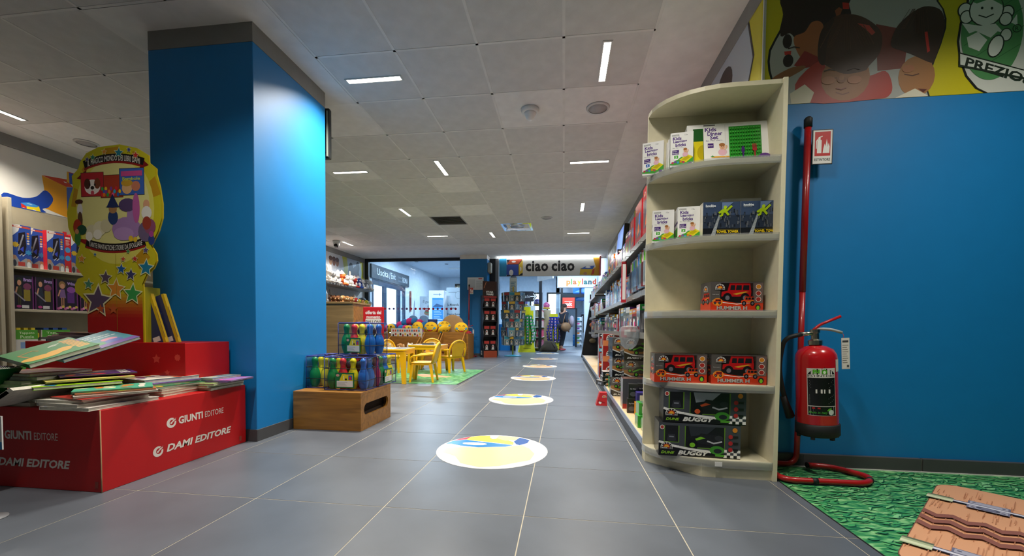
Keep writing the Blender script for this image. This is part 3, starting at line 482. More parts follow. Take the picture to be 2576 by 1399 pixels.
put1(hb, (.89, 2.315, SHZ[2]), .10, 'red off-road car box standing alone on the middle shelf', 'toy box', G); put1(hb, (.628, 2.335, SHZ[1]), -.02, 'red off-road car box at the left of the pair on the fourth shelf', 'toy box', G); put1(hb, (.916, 2.315, SHZ[1]), -.03, 'red off-road car box at the right of the pair, its price sticker on the H', 'toy box', G)
w, h, d = .405, .178, .15
def dune(w, h, acc):
    A = Art('#41454c', w, h); A.rect(.07*w, .42*h, .18*w, .5*h, '#15171a'); A.rect(.33*w, .28*h, .48*w, .64*h, '#121417'); A.poly([(.37*w, .92*h), (.7*w, .92*h), (.6*w, .7*h), (.4*w, .62*h)], '#9aa0a8' if acc == '#d2562a' else '#2a2f36')
    for x, y, ww, hh in ((.07, .42, .18, .5), (.33, .28, .48, .64)): A.line([(x*w, (y+hh)*h), (x*w, y*h), ((x+ww)*w, y*h), ((x+ww)*w, (y+hh)*h)], .006, '#5f8a2a')
    A.poly([(.1*w, .48*h), (.12*w, .66*h), (.2*w, .66*h), (.22*w, .48*h), (.19*w, .44*h), (.13*w, .44*h)], '#2d2f36'); A.rect(.13*w, .56*h, .06*w, .04*h, '#7a7f8a')
    A.ell(.42*w, .36*h, .07*w, .16*h, '#08090a'); A.ell(.42*w, .36*h, .035*w, .07*h, acc); A.poly([(.45*w, .5*h), (.52*w, .72*h), (.72*w, .68*h), (.79*w, .42*h), (.7*w, .36*h), (.5*w, .42*h)], '#1b1d21'); A.poly([(.45*w, .55*h), (.52*w, .62*h), (.58*w, .58*h), (.47*w, .5*h)], acc)
    A.line([(.6*w, .5*h), (.68*w, .44*h), (.78*w, .5*h)], .008, '#b9bcc0'); A.ell(.74*w, .6*h, .05*w, .08*h, '#2c2f34')
    A.poly([(0, 0), (w, 0), (w, .05*h), (.8*w, .14*h), (.55*w, .2*h), (.3*w, .24*h), (0, .42*h)], '#0d0e10'); A.line([(0, .42*h), (.2*w, .3*h), (.4*w, .23*h), (.65*w, .18*h)], .012, '#e6e6e2')
    for i in range(5):
        for j in range(3):
            if (i+j) % 2 == 0: A.rect((.8+.04*i)*w, (.03+.08*j)*h, .04*w, .08*h, '#e9e9e4')
    A.ell(.72*w, .24*h, .09*w, .13*h, '#3c8a2a'); A.ell(.73*w, .22*h, .05*w, .07*h, '#20262a'); A.rect(.7*w, .06*h, .11*w, .06*h, '#4f9a2c')
    A.text('DUNE', .03*w, .06*h, .17*w, .08*h, '#8ac22a', .03, .3); A.text('BUGGY', .24*w, .05*h, .39*w, .13*h, '#dcdcd6', .05, .3); motor(A, .1*w, .26*h, .075*w)
    A.ell(.04*w, .86*h, .028*w, .07*h, '#d8d0cc'); A.ell(.04*w, .86*h, .02*w, .05*h, '#a83a34')
    for y, c in ((.86, '#d8882a'),): A.ell(.93*w, y*h, .03*w, .07*h, c)
    for y in (.66, .47, .28): A.ell(.88*w, y*h, .026*w, .065*h, '#b0282c'); A.rect(.91*w, (y-.03)*h, .06*w, .06*h, '#17181a')
    return A
for k, (acc, x, z, lab) in enumerate((('#7ac02a', .722, SHZ[0], 'black dune-buggy box with green trim at the bottom of the stack'), ('#d2562a', .745, SHZ[0]+.1805, 'black dune-buggy box with orange trim on top of the other'))):
    o = carton('buggy_toy_box', w, d, h, '#33363b', dune(w, h, acc), Art('#41454c', d, h).rect(0, 0, d, .2*h, '#0d0e10'), Art('#26282c', w, d).rect(.33*w, 0, .48*w, .7*d, '#0e1012')); o.location = (x, 2.312, z); o.rotation_euler = (0, 0, -.075 if k else -.06); tag(o, lab, 'toy box', 'dune-buggy toy boxes')
    Art('#e9e9e6', .022, .01).on(o, (-w/2+.2*w, -d/2-.004, .27*h), (1,0,0), (0,0,1), 'price_sticker')
# ================================================================== FIRE EXTINGUISHER ON STAND
RED = mat('red_enamel', '#b3121a', .22, var=.03, coat=.4); REDT = mat('red_tube', '#a51416', .3, var=.04, coat=.3); BLK = mat('black_rubber', '#111214', .6)
def ext_stand(label):
    r = empty('extinguisher_stand'); tag(r, label, 'stand', 'red extinguisher stands')
    MB().tube(bend([(0, .06, 1.0), (0, .06, .55), (-.002, .065, .022), (-.2, .065, .022), (-.2, -.2, .022), (.185, -.2, .022), (.265, -.1, .022), (.16, .045, .022), (.05, .055, .022)], .06, 6), .0145, 12).build('base_tube', REDT, r)
    MB().tube([(0, .06, .98), (.003, .06, 1.9)], .0165, 12).build('pole', REDT, r)
    MB().lathe([(0, 0), (.0195, 0), (.02, .045), (.012, .055), (0, .055)], 14, T=Matrix.Translation((.003, .06, 1.87))).build('pole_cap', BLK, r)
    MB().tube([(.045, .0545, .022), (.052, .055, .022)], .0152, 12).build('end_plug', BLK, r)
    for p, q in (((-.07, -.2, .022), (-.045, -.2, .022)), ((.215, -.162, .022), (.23, -.144, .022))): MB().tube([p, q], .0165, 12).build('rubber_band', BLK, r)
    s = MB().box(.02, .047, 1.665, .122, .052, 1.85).build('sign', paint('#17191a', .4), r); A = Art('#e8e6e2', .094, .177); A.rect(.008, .04, .078, .129, '#c4201f')
    A.rect(.02, .055, .022, .07, '#f3f1ed'); A.rect(.026, .125, .01, .012, '#f3f1ed'); A.line([(.026, .137), (.046, .145)], .005, '#f3f1ed'); A.line([(.026, .133), (.016, .12), (.016, .08)], .004, '#f3f1ed')
    for x, hh in ((.055, .05), (.065, .075), (.075, .055)): A.poly([(x-.007, .055), (x+.006, .055), (x+.007, .055+hh*.6), (x+.002, .055+hh), (x-.004, .055+hh*.5)], '#f3f1ed')
    A.text('ESTINTORE', .008, .014, .078, .014, '#26282a', .01); A.on(s, (.024, .047, 1.669), (1,0,0), (0,0,1), 'sign_print'); return r
def extinguisher(label):
    r = empty('fire_extinguisher'); tag(r, label, 'extinguisher', 'red fire extinguishers')
    MB().lathe([(0, .03), (.088, .03), (.0905, .05), (.0905, .395), (.088, .42), (.075, .445), (.045, .462), (.028, .466), (.024, .472)], 32).build('cylinder', RED, r)
    MB().lathe([(.0, 0), (.088, 0), (.096, .008), (.0965, .062), (.0915, .066), (.0905, .06)], 32).build('foot_ring', BLK, r)
    for k in range(6): MB().box(-.008, .075, -.012, .008, .09, .004, T=Matrix.Rotation(k*PI/3+.3, 4, 'Z')).build('foot_stud', BLK, r)
    MB().lathe([(0, .47), (.032, .47), (.032, .492), (.024, .496), (.018, .5), (.018, .53), (.022, .532), (.022, .55), (0, .552)], 12, smooth=False).build('valve', mat('nickel', '#c4beb0', .22, metal=1), r)
    MB().tube([(-.07, 0, .527), (0, 0, .53)], .011, 12).build('hose_coupling', mat('nickel', '#c4beb0'), r)
    MB().tube(bend([(-.065, 0, .527), (-.16, .0, .51), (-.2, .02, .36), (-.17, .03, .2), (-.105, .035, .09)], .1, 6), [.0105]*8+[.0105]*12+[.016]*6, 10).build('hose', BLK, r) if False else MB().tube(bend([(-.065, 0, .527), (-.15, .0, .51), (-.175, .015, .36), (-.15, .02, .2), (-.103, .03, .09)], .1, 6), .0115, 10).build('hose', BLK, r)
    MB().tube([(-.152, .02, .2), (-.118, .026, .085)], [.014, .019], 10).build('nozzle', BLK, r)
    MB().tube(bend([(-.015, 0, .54), (.02, -.003, .572), (.12, -.004, .612)], .02), .0075, 8).build('lever', mat('red_lever', '#b3181c', .35), r)
    MB().tube(bend([(0, 0, .553), (.07, -.003, .548), (.125, -.004, .528)], .03), .0075, 8).build('carry_handle', mat('grey_lever', '#a9adb0', .4), r)
    # curved label
    def wrap(A, a0, z0, rad, name, par):
        me = bpy.data.meshes.new(name); me.from_pydata([((rad+.0007+z)*math.sin(a0+x/rad), -(rad+.0007+z)*math.cos(a0+x/rad), z0+y) for x, y, z in A.v], [], A.f)
        at = me.color_attributes.new('Col', 'FLOAT_COLOR', 'CORNER'); dd = []
        for f, c in zip(A.f, A.c): dd += list(c)*len(f)
        at.data.foreach_set('color', dd); me.materials.append(PRINTG); place(name, me, par)
    def strip(A, x, y, w, h, col, n=10):
        return A.put([(x+w*i/n, y+q) for q in (0, h) for i in range(n+1)], [(i, i+1, n+2+i, n+1+i) for i in range(n)], col)
    A = Art(); A.v = []; A.f = []; A.c = []; W = .128
    strip(A, 0, 0, W, .24, '#cfccc6'); A.put([(W/2+(W/2)*math.cos(PI*i/10)*(1 if q else 1), .195+q*.045*math.sin(PI*i/10)) for i in range(11) for q in (0, 1)], [(2*i, 2*i+2, 2*i+3, 2*i+1) for i in range(10)], '#131514')
    strip(A, .003, .002, W-.006, .044, '#101211'); strip(A, .003, .05, W-.006, .142, '#141615'); strip(A, 0, .193, W, .016, '#d9d6cf'); A.text('ESTINTORE', .006, .196, W-.012, .011, '#2a2c2b', .01)
    A.put([(.01+x, .21+y) for x, y in [(0,0),(W-.02,0),(W-.03,.018),(W/2,.034),(.012,.018)]], [(0,1,2,3,4)], '#131514'); A.text('BI', .026, .214, .028, .02, '#58b02c', .04); A.ell(.074, .222, .012, .013, '#4da32a'); A.ell(.074, .22, .006, .008, '#d8ecd0')
    for k in range(6): A.rect(.012+(k % 2)*.004, .176-.007*k, .1-.01*(k % 3), .0028, '#8f918d')
    A.rect(.036, .114, .028, .02, '#dcdad4'); A.rect(.07, .114, .028, .02, '#dcdad4'); A.text('A', .046, .117, .01, .012, '#2a2c2b'); A.text('B', .08, .117, .01, .012, '#2a2c2b')
    for k in range(8): A.rect(.01, .104-.0062*k, .106-.008*(k % 4), .0024, '#7e807c')
    A.rect(.02, .034, .034, .008, '#b3201f'); A.text('Made in Italy', .006, .008, .078, .014, '#4aa63a', .01, .25); A.ell(.1, .018, .012, .014, '#c8d4cc'); A.ell(.092, .032, .012, .005, '#58b02c', rot=.6)
    wrap(A, -.95, .115, .0905, 'instruction_label', r)
    A = Art(); A.v = []; A.f = []; A.c = []; strip(A, 0, 0, .06, .062, '#d5d2c8'); A.lines(.004, .03, .05, .028, 5, '#6c6a66'); A.rect(.004, .004, .03, .014, '#efede6'); A.rect(.038, .006, .016, .016, '#8a8884'); wrap(A, .55, .335, .0905, 'data_label', r)
    t = MB().box(-.002, -.001, -.16, .036, 0, 0).build('service_tag', paint('#d9d6d0'), r, (.118, -.012, .5)); A = Art('#dcd9d3', .036, .156); A.lines(.003, .03, .028, .1, 9, '#8a8680', .3); A.text('Siemens', .003, .138, .026, .009, '#34363a') if False else A.rect(.003, .136, .028, .01, '#44464a'); A.rect(.022, .008, .01, .012, '#55585c'); A.on(t, (-.001, -.001, -.158), (1,0,0), (0,0,1), 'tag_print')
    MB().tube([(.121, -.006, .53), (.13, -.009, .515), (.126, -.012, .498)], .0012, 5).build('tag_string', paint('#c4403a'), r); return r
s1 = ext_stand('red tubular extinguisher stand with sign before the blue wall beside the mat'); s1.location = (1.3, 2.36, 0)
e1 = extinguisher('red fire extinguisher with black label hanging beside the end shelf'); e1.location = (1.325, 2.292, .225); e1.rotation_euler = (0, -.05, 0)
s2 = dup(s1, (-2.52, 10.56, 0), 0, 'small far red extinguisher stand in front of the far blue column'); e2 = dup(e1, (-2.5, 10.49, .225), 0, 'small far red fire extinguisher hanging in front of the far blue column')
# ================================================================== PRINTED FLOOR MAT
gm = bpy.data.materials.new('printed_grass'); gm.use_nodes = True; nt = gm.node_tree; N = nt.nodes; Lk = nt.links; b = N['Principled BSDF']; b.inputs['Roughness'].default_value = .4
tc = N.new('ShaderNodeTexCoord'); mp = N.new('ShaderNodeMapping'); mp.inputs['Scale'].default_value = (9, 24, 1); mp.inputs['Rotation'].default_value = (0, 0, .12); n0 = N.new('ShaderNodeTexNoise'); n0.inputs['Scale'].default_value = 9; ad = N.new('ShaderNodeVectorMath'); ad.operation = 'MULTIPLY_ADD'; ad.inputs[1].default_value = (.05, .05, 0)
Lk.new(tc.outputs['Object'], n0.inputs['Vector']); Lk.new(n0.outputs['Color'], ad.inputs[0]); Lk.new(tc.outputs['Object'], ad.inputs[2]); Lk.new(ad.outputs[0], mp.inputs[0])
vo = N.new('ShaderNodeTexVoronoi'); vo.feature = 'F1'; vo.inputs['Scale'].default_value = 2.0; Lk.new(mp.outputs[0], vo.inputs['Vector']); n1 = N.new('ShaderNodeTexNoise'); n1.inputs['Scale'].default_value = 1.8; n1.inputs['Detail'].default_value = 5; n1.inputs['Distortion'].default_value = 1.6; Lk.new(mp.outputs[0], n1.inputs['Vector'])
ml = N.new('ShaderNodeMath'); ml.operation = 'MULTIPLY_ADD'; ml.inputs[1].default_value = .55; Lk.new(vo.outputs['Distance'], ml.inputs[0]); Lk.new(n1.outputs['Fac'], ml.inputs[2]); rp = N.new('ShaderNodeValToRGB'); E_ = rp.color_ramp.elements
E_[0].position = .5; E_[0].color = lin('#0b4a34'); E_[1].position = 1.02; E_[1].color = lin('#8cc487'); e = E_.new(.66); e.color = lin('#257a4a'); e = E_.new(.84); e.color = lin('#4c9a5a'); Lk.new(ml.outputs[0], rp.inputs[0]); Lk.new(rp.outputs[0], b.inputs['Base Color'])
MATS['printed_grass'] = gm
fm = MB().box(1.096, -1.2, .0, 5.1, 2.436, .0025).build('floor_mat', gm); tag(fm, 'printed grass floor mat with a skateboard picture before the blue wall', 'floor mat')
MB().box(1.092, -1.2, .0, 1.096, 2.436, .0028).build('mat_edge', paint('#1b221c'), fm)
def NA():
    A = Art(); A.v = []; A.f = []; A.c = []; A.n = 0; return A
G_ = NA(); G_.STEP = 6e-7; q = random.Random(12)
for k in range(2600):
    x = q.uniform(.004, 2.6); y = q.uniform(.2, 1.12)+0; a_ = q.gauss(.15, .45)+(PI if q.random() < .25 else 0); l = q.uniform(.03, .07); cv = q.uniform(-.35, .35); wd_ = q.uniform(.004, .0085)
    P = [(x+l*t*math.cos(a_+cv*t), y+l*t*math.sin(a_+cv*t)) for t in (0, .35, .7, 1)]
    if min(p[0] for p in P) < 0 or max(p[1] for p in P) > 1.135: continue
    nx, ny = -math.sin(a_), math.cos(a_); W4 = (.25, .7, 1, .05)
    def ribbon(s, dx=0, dy=0): return [(p[0]+nx*wd_*w_*s+dx, p[1]+ny*wd_*w_*s+dy) for p, w_ in zip(P, W4)]+[(p[0]-nx*wd_*w_*s+dx, p[1]-ny*wd_*w_*s+dy) for p, w_ in zip(P, W4)]
    Fb = [(i, 4+i, 5+i, i+1) for i in range(3)]
    G_.put(ribbon(1.25, .0015, -.003), Fb, '#0d5238'); G_.put(ribbon(1), Fb, q.choice(['#3f9a5a', '#58ab68', '#2f8a55', '#6fb978', '#49a262', '#7fc488']))
G_.on(fm, (1.096, 1.3, .0026), (1,0,0), (0,1,0), 'grass_print')
O = Vector((1.10, 1.475, .0064)); ua = Vector((.714, -.70, 0)); va = Vector((.70, .714, 0)); A = Art(); A.v = []; A.f = []; A.c = []; A.STEP = .00004; Wb, Lb = .345, 1.13
def rr(x0, y0, x1, y1, r, n=6): return [(cx+r*math.cos(a), cy+r*math.sin(a)) for cx, cy, s in ((x1-r, y0+r, -PI/2), (x1-r, y1-r, 0), (x0+r, y1-r, PI/2), (x0+r, y0+r, PI)) for a in [s+PI/2*i/n for i in range(n+1)]]
A.poly(rr(-.003, -.003, Wb+.003, Lb+.003, .09), '#7a4d3c'); A.poly(rr(0, 0, Wb, Lb, .09), '#d9a078')
q = random.Random(5)
for k in range(170): u = q.random()*Wb*.96+.005; v = .04+q.random()*.95; l = .03+q.random()*.1; A.line([(u, v), (u+.003*q.random(), min(v+l, Lb-.03))], .0022, q.choice(['#b0744f', '#bd805a', '#c9926c']))
for v0 in (.425, .505, .585):
    pts = [(0, v0+.02)]; u = 0; k = 0
    while u < Wb: u = min(Wb, u+.0432); k += 1; pts.append((u, v0+(.02 if k % 2 == 0 else -.02)))
    A.put([(x, y-.022) for x, y in pts]+[(x, y+.022) for x, y in pts], [(i, i+1, len(pts)+i+1, len(pts)+i) for i in range(len(pts)-1)], '#8a5648')
for v0 in (.2, .84):
    A.rect(.112, v0-.055, .12, .11, '#6c6b82'); A.rect(.118, v0-.05, .108, .1, '#a3a3b4'); A.rect(.06, v0-.014, .22, .028, '#5c5c70'); A.rect(.06, v0-.009, .22, .016, '#d2d2de'); A.ell(.172, v0-.028, .034, .02, '#4a4a5c'); A.ell(.172, v0-.028, .024, .013, '#77778f')
    for u0, v1 in ((.13, .035), (.214, .035), (.13, -.038), (.214, -.038)): A.ell(u0, v0+v1, .006, .006, '#55556a')
    for u0 in (-.012, Wb-.07): A.rect(u0, v0-.034, .082, .066, '#5f6850'); A.rect(u0, v0-.034, .082, .05, '#a9b48e'); A.rect(u0, v0-.024, .082, .022, '#d3dab8')
A.on(fm, O, ua, va, 'skateboard_print')
# ================================================================== FLOOR DISCS
def NA():
    A = Art(); A.v = []; A.f = []; A.c = []; A.n = 0; return A
dA = NA(); r_ = .345; dA.STEP = .00008
dA.ell(0, 0, r_, r_, '#f4f3f0', 48)
def S(P): return [(r_*(zx-669)/589, -r_*(zy-1157)/152) for zx, zy in P]
dA.poly(S([(150,1088),(215,1060),(330,1033),(300,1066)]), '#c8454c'); dA.poly(S([(300,1068),(330,1035),(420,1020),(560,1012),(700,1040),(860,1072),(870,1102),(620,1085),(400,1075)]), '#e6cb5e'); dA.poly(S([(110,1118),(160,1088),(300,1068),(400,1078),(620,1090),(870,1104),(800,1122),(500,1140),(300,1132),(180,1118)]), '#3f83bd')
dA.poly(S([(545,1012),(650,1006),(640,1045),(600,1050),(560,1035)]), '#f4f3f0'); dA.poly(S([(640,1040),(650,1008),(800,1012),(900,1020),(900,1050),(760,1062)]), '#e2bd98'); dA.poly(S([(860,1068),(910,1022),(960,1030),(1035,1045),(1020,1078),(940,1102),(900,1095)]), '#27549c'); dA.ell(-.138, .114, .082, .03, '#f4f3f0')
dA.poly(S([(310,1145),(480,1142),(800,1125),(960,1100),(1060,1130),(1130,1175),(1100,1230),(960,1256),(820,1285),(640,1300),(440,1278),(330,1225),(150,1195),(170,1160)]), '#e5c29b')
dm = MB().lathe([(0, 0), (r_+.002, 0), (r_+.002, .0012), (0, .0012)], 48, smooth=False).mesh('floor_disc', paint('#f0efec', .4)); dp = dA.mesh('disc_print', (0, 0, .0012), (1,0,0), (0,1,0), PRINTG)
for k, (x, y, lab) in enumerate([(-.437, 2.49, 'nearest and largest round floor sticker in the aisle'), (-.448, 4.33, 'second round floor sticker counted from the camera'), (-.458, 6.22, 'third round floor sticker, level with the yellow tables'), (-.472, 8.2, 'fourth round floor sticker along the aisle'), (-.486, 10.25, 'fifth round floor sticker near the shop entrance'), (-.487, 12.45, 'farthest and thinnest-looking round floor sticker, outside the entrance')]):
    o = place('floor_disc', dm, None, (x, y, .0003)); tag(o, lab, 'floor sticker', 'round floor stickers in a line'); place('disc_print', dp, o)
# ================================================================== RED BOOK DISPLAY
CARD = mat('red_card', '#b00d10', .38, var=.04, scale=3); KRAFT = mat('card_edge', '#a98a64', .8)
BX0, BX1, BY0, BY1, BZ = -3.4, -2.085, 1.578, 2.425, .38
bd = empty('book_display', (-2.7, 2.0, 0)); tag(bd, 'red cardboard book display with a yellow star-covered header standee', 'book display')
def LB(x, y, z=0): return (x+2.7, y-2.0, z)
MB().box(BX0+2.7, BY0-2, 0, BX1+2.7, BY1-2, BZ).build('base_box', CARD, bd, bev=.003)
MB().tube([LB(BX1, BY0, .0), LB(BX1+.002, BY0-.002, .08), LB(BX1, BY0, .1), LB(BX1+.001, BY0-.001, .38)], .0022, 6).build('worn_edge', KRAFT, bd)
def swirl(A, x, y, r, c):
    A.ell(x, y, r, r*1.0, c, 24); A.ell(x+.12*r, y+.05*r, .52*r, .55*r, '#a50c10', 20); A.ell(x-.05*r, y-.05*r, .2*r, .2*r, c, 14); A.line([(x, y), (x+.3*r, y+.3*r), (x+.6*r, y+.55*r), (x+r, y+.75*r)], .22*r, c); A.poly([(x+.55*r, y+.1*r), (x+1.2*r, y+.4*r), (x+1.2*r, y+.75*r), (x+.4*r, y+.75*r)], '#a50c10'); A.line([(x-.1*r, y-.1*r), (x+.3*r, y+.25*r), (x+.85*r, y+.6*r)], .24*r, c)
def logos(A, c='#d9d2c8'):
    swirl(A, .335, .245, .027, c); A.text('GIUNTI', .375, .228, .15, .042, c, .035); A.text('EDITORE', .54, .23, .13, .034, c, 0)
    swirl(A, .26, .112, .027, c); A.text('DAMI EDITORE', .305, .095, .42, .04, c, .035, .22)
    A.rect(.79, .02, .018, .03, '#8d3a30')
A = NA(); logos(A); A.on(bd, LB(BX1, BY0), (0,1,0), (0,0,1), 'side_print')
A = NA(); A.text('GIUNTI', .0, .228, .15, .042, '#d9d2c8', .035); A.text('EDITORE', .165, .23, .13, .034, '#d9d2c8', 0); swirl(A, -.04, .245, .027, '#d9d2c8'); A.text('DAMI EDITORE', -.04, .1, .4, .04, '#d9d2c8', .035, .22); A.rect(.49, .02, .018, .03, '#8d3a30'); A.on(bd, LB(-2.61, BY0), (1,0,0), (0,0,1), 'front_print')
rz0 = .665
MB().box(-3.3+2.7, 2.1-2, BZ, -2.19+2.7, 2.415-2, rz0).build('riser', CARD, bd, bev=.002)
A = NA()
for x, z, s, k in ((.92, .19, .03, 5), (1.06, .2, .022, 9), (.99, .11, .02, 5), (.86, .05, .022, 9), (.75, .04, .018, 5), (.1, .2, .03, 5), (.3, .1, .02, 9)): A.star(x, z, s, '#cf3f34', k, .5 if k == 5 else .72)
A.on(bd, LB(-3.3, 2.1, BZ), (1,0,0), (0,0,1), 'star_print')
# header panel
SCL = 1.044; hx, hy, hz = -2.673, 2.14, .665
OUT = [(-.232,1.044),(-.191,1.09),(-.11,1.121),(.033,1.13),(.142,1.105),(.214,1.062),(.217,1.021),(.263,.986),(.262,.956),(.283,.882),(.298,.787),(.296,.707),(.27,.634),(.222,.554),(.252,.506),(.255,.465),(.234,.425),(.187,.384),(.162,.337),(.165,.289),(.163,.0),(-.208,.0),(-.208,.221),(-.24,.256),(-.288,.291),(-.291,.333),(-.269,.368),(-.228,.378),(-.283,.445),(-.277,.5),(-.251,.548),(-.295,.591),(-.325,.668),(-.331,.752),(-.312,.834),(-.286,.895),(-.292,.964),(-.246,1.004)]
OUT = [(x*SCL, z*SCL) for x, z in OUT][::-1]
T = Matrix.Translation(LB(hx, hy, hz)) @ Matrix.Rotation(PI/2, 4, 'X')
MB().prism(OUT, -.006, 0, T=T).build('header_panel', mat('header_card', '#c9b21a', .4), bd)
MB().box(hx+2.7+.15, hy-2+.004, hz, hx+2.7+.158, 2.25-2, 1.0).build('support_fin', mat('fin_card', '#98920f', .5), bd); MB().box(hx+2.7-.2, hy-2+.004, hz, hx+2.7-.192, 2.25-2, 1.0).build('support_fin', mat('fin_card', '#98920f', .5), bd)
A = NA(); A.STEP = .00003
A.poly(OUT[::-1], '#c4ba1c')
# rays towards the rim
for k in range(9):
    a0 = .25+k*.62; A.poly([(0, .78), (.31*math.cos(a0)*1.02, .78+.39*math.sin(a0)), (.31*math.cos(a0+.3)*1.02, .78+.39*math.sin(a0+.3))], '#b98a12') if k not in (5, 6, 7) else None
A.ell(-.01, .8, .27, .33, '#d9cf5c', 36); A.ell(-.01, .82, .24, .28, '#ded68a', 36)
# yellow to red fade in printed bands
for k in range(8):
    t = k/7; c = '#%02x%02x%02x' % (int(0xc4*(1-t)+0xa8*t), int(0xa0*(1-t)+0x10*t), int(0x1c*(1-t)+0x10*t)); A.rect(-.217, .29-.02*k-.02, .386, .021, c)
A.rect(-.217, 0, .386, .135, '#a80f10')
# ribbons
def rib(z, bow, col, w=.055):
    P = [(-.215+.41*i/10, z+bow*(1-(2*i/10-1)**2)) for i in range(11)]; A.line(P, w, '#140c0a'); A.line([(x, q-w*.42) for x, q in P], w*.22, col); return lambda x, y: (x, y+bow*(1-((x+.01)/.205)**2))
A.poly([(-.27, .99), (-.2, 1.04), (-.2, .975)], '#7a1512'); A.poly([(.23, 1.05), (.17, 1.1), (.17, 1.03)], '#7a1512'); g = rib(1.065, .035, '#8e1512'); A.text('IL MAGICO MONDO DEI LIBRI DAMI', -.19, 1.05, .36, .034, '#e0dccf', .008, f=g)
A.poly([(-.29, .63), (-.2, .62), (-.2, .58)], '#8e1512'); A.poly([(.24, .64), (.17, .62), (.17, .58)], '#8e1512'); g = rib(.6, -.035, '#8e1512'); A.text('TANTE FANTASTICHE STORIE DA SFOGLIARE', -.195, .588, .37, .03, '#e0dccf', .008, f=g)
# three small book pictures
for x, z, w, h, c in ((-.1, .87, .15, .13, '#a8381e'), (-.238, .88, .155, .14, '#b3202a'), (.03, .88, .165, .155, '#3a62b4')): A.rect(x-.003, z-.003, w+.006, h+.006, '#3a2a18'); A.rect(x, z, w, h, c)
A.ell(-.16, .935, .055, .045, '#efe6dc'); A.ell(-.195, .955, .022, .032, '#4a2416'); A.ell(-.125, .955, .022, .032, '#7a3a1c'); A.ell(-.16, .93, .013, .011, '#1a1210'); A.ell(-.178, .948, .006, .008, '#1a1210'); A.ell(-.142, .948, .006, .008, '#1a1210'); A.ell(-.16, .9, .012, .014, '#c84a5a')
for k in range(14): A.ell(-.09+.012*(k % 11), .885+.018*(k % 3), .009, .012, HUES[k % 8])
A.rect(.04, .99, .145, .03, '#c84a8a'); A.ell(.08, .92, .035, .035, '#e2b07a'); A.ell(.14, .93, .03, .03, '#c87a5a'); A.ell(.08, .95, .04, .02, '#c89a2a'); A.text('Bambole', .05, .965, .12, .02, '#c8d43a', .02)
# generic storybook creatures
for x, z, rx, rz_, c in ((.07, .68, .1, .07, '#a07aae'), (.11, .75, .035, .08, '#a07aae'), (.08, .82, .06, .04, '#54406a'), (.05, .65, .07, .04, '#b08abc'), (-.17, .67, .045, .04, '#d8cfa8'), (-.115, .685, .045, .045, '#e0d8b4'), (-.07, .7, .04, .04, '#d0c69c'), (-.13, .65, .03, .03, '#ece6d4'), (-.19, .64, .025, .028, '#ece6d4'),
                        (-.02, .75, .035, .045, '#223a6e'), (-.02, .8, .028, .028, '#a87a4a'), (.2, .66, .05, .06, '#6a5a78'), (.23, .69, .04, .045, '#8a4a6a'), (.21, .82, .022, .028, '#d8a07a'), (.21, .77, .035, .04, '#e4e0d8'), (.21, .71, .03, .04, '#9a3a2a'), (.14, .8, .025, .09, '#b85a9a'), (-.25, .8, .02, .04, '#e0dcd8'), (-.25, .74, .018, .05, '#5a3a20'), (-.255, .85, .028, .014, '#4a2016'),
                        (-.27, .7, .03, .045, '#a83018'), (-.24, .68, .035, .03, '#1c4a30'), (-.27, .63, .022, .045, '#3a7a30'), (-.275, .67, .014, .016, '#c88a5a'), (.1, .62, .016, .018, '#e0b82a'), (.13, .615, .014, .016, '#e0b82a'), (.24, .61, .022, .03, '#2a3a7a'), (.24, .645, .016, .018, '#a8408a')): A.ell(x, z, rx, rz_, c, 14)
A.poly([(-.06, .815), (-.02, .89), (.02, .815)], '#1c2a5a'); A.poly([(-.07, .812), (-.02, .825), (.035, .812), (-.02, .806)], '#1c2a5a')
for x, z, s, c in ((-.19, 1.1, .016, '#3a3a7a'), (-.15, 1.11, .02, '#2a7a5a'), (-.07, 1.14, .018, '#d88a2a'), (.03, 1.13, .03, '#1f7a8a'), (.1, 1.145, .016, '#3a4a9a'), (.145, 1.11, .022, '#c0302a'), (-.245, .505, .026, '#d88a2a'), (-.15, .53, .012, '#1f6a9a'), (.08, .545, .014, '#2a8a4a'), (.2, .55, .022, '#5a4a7a'), (.045, .5, .018, '#c8502a'), (.125, .5, .02, '#c0302a'), (.03, .44, .032, '#1f5a9a'), (.095, .405, .036, '#3a3a6a'), (.2, .445, .05, '#1f7a9a'), (-.08, .39, .042, '#5a4a5a'), (-.2, .35, .034, '#4a8a6a'), (-.01, .32, .06, '#d8882a'), (.105, .29, .06, '#3a9a4a'), (-.14, .25, .092, '#5a4660')):
    A.star(x, z, s*1.2, '#e2dfae', 5, .48, .1); A.star(x, z, s, c, 5, .46, .1)
A.line([(-.005, .53), (-.005, .2), (-.005, .0)], .0025, '#9c8c1c'); A.star(-.03, .2, .035, '#c05a28'); A.star(-.12, .2, .03, '#c05a28')
A.on(bd, LB(hx, hy-.0062, hz), (1,0,0), (0,0,1), 'header_print')
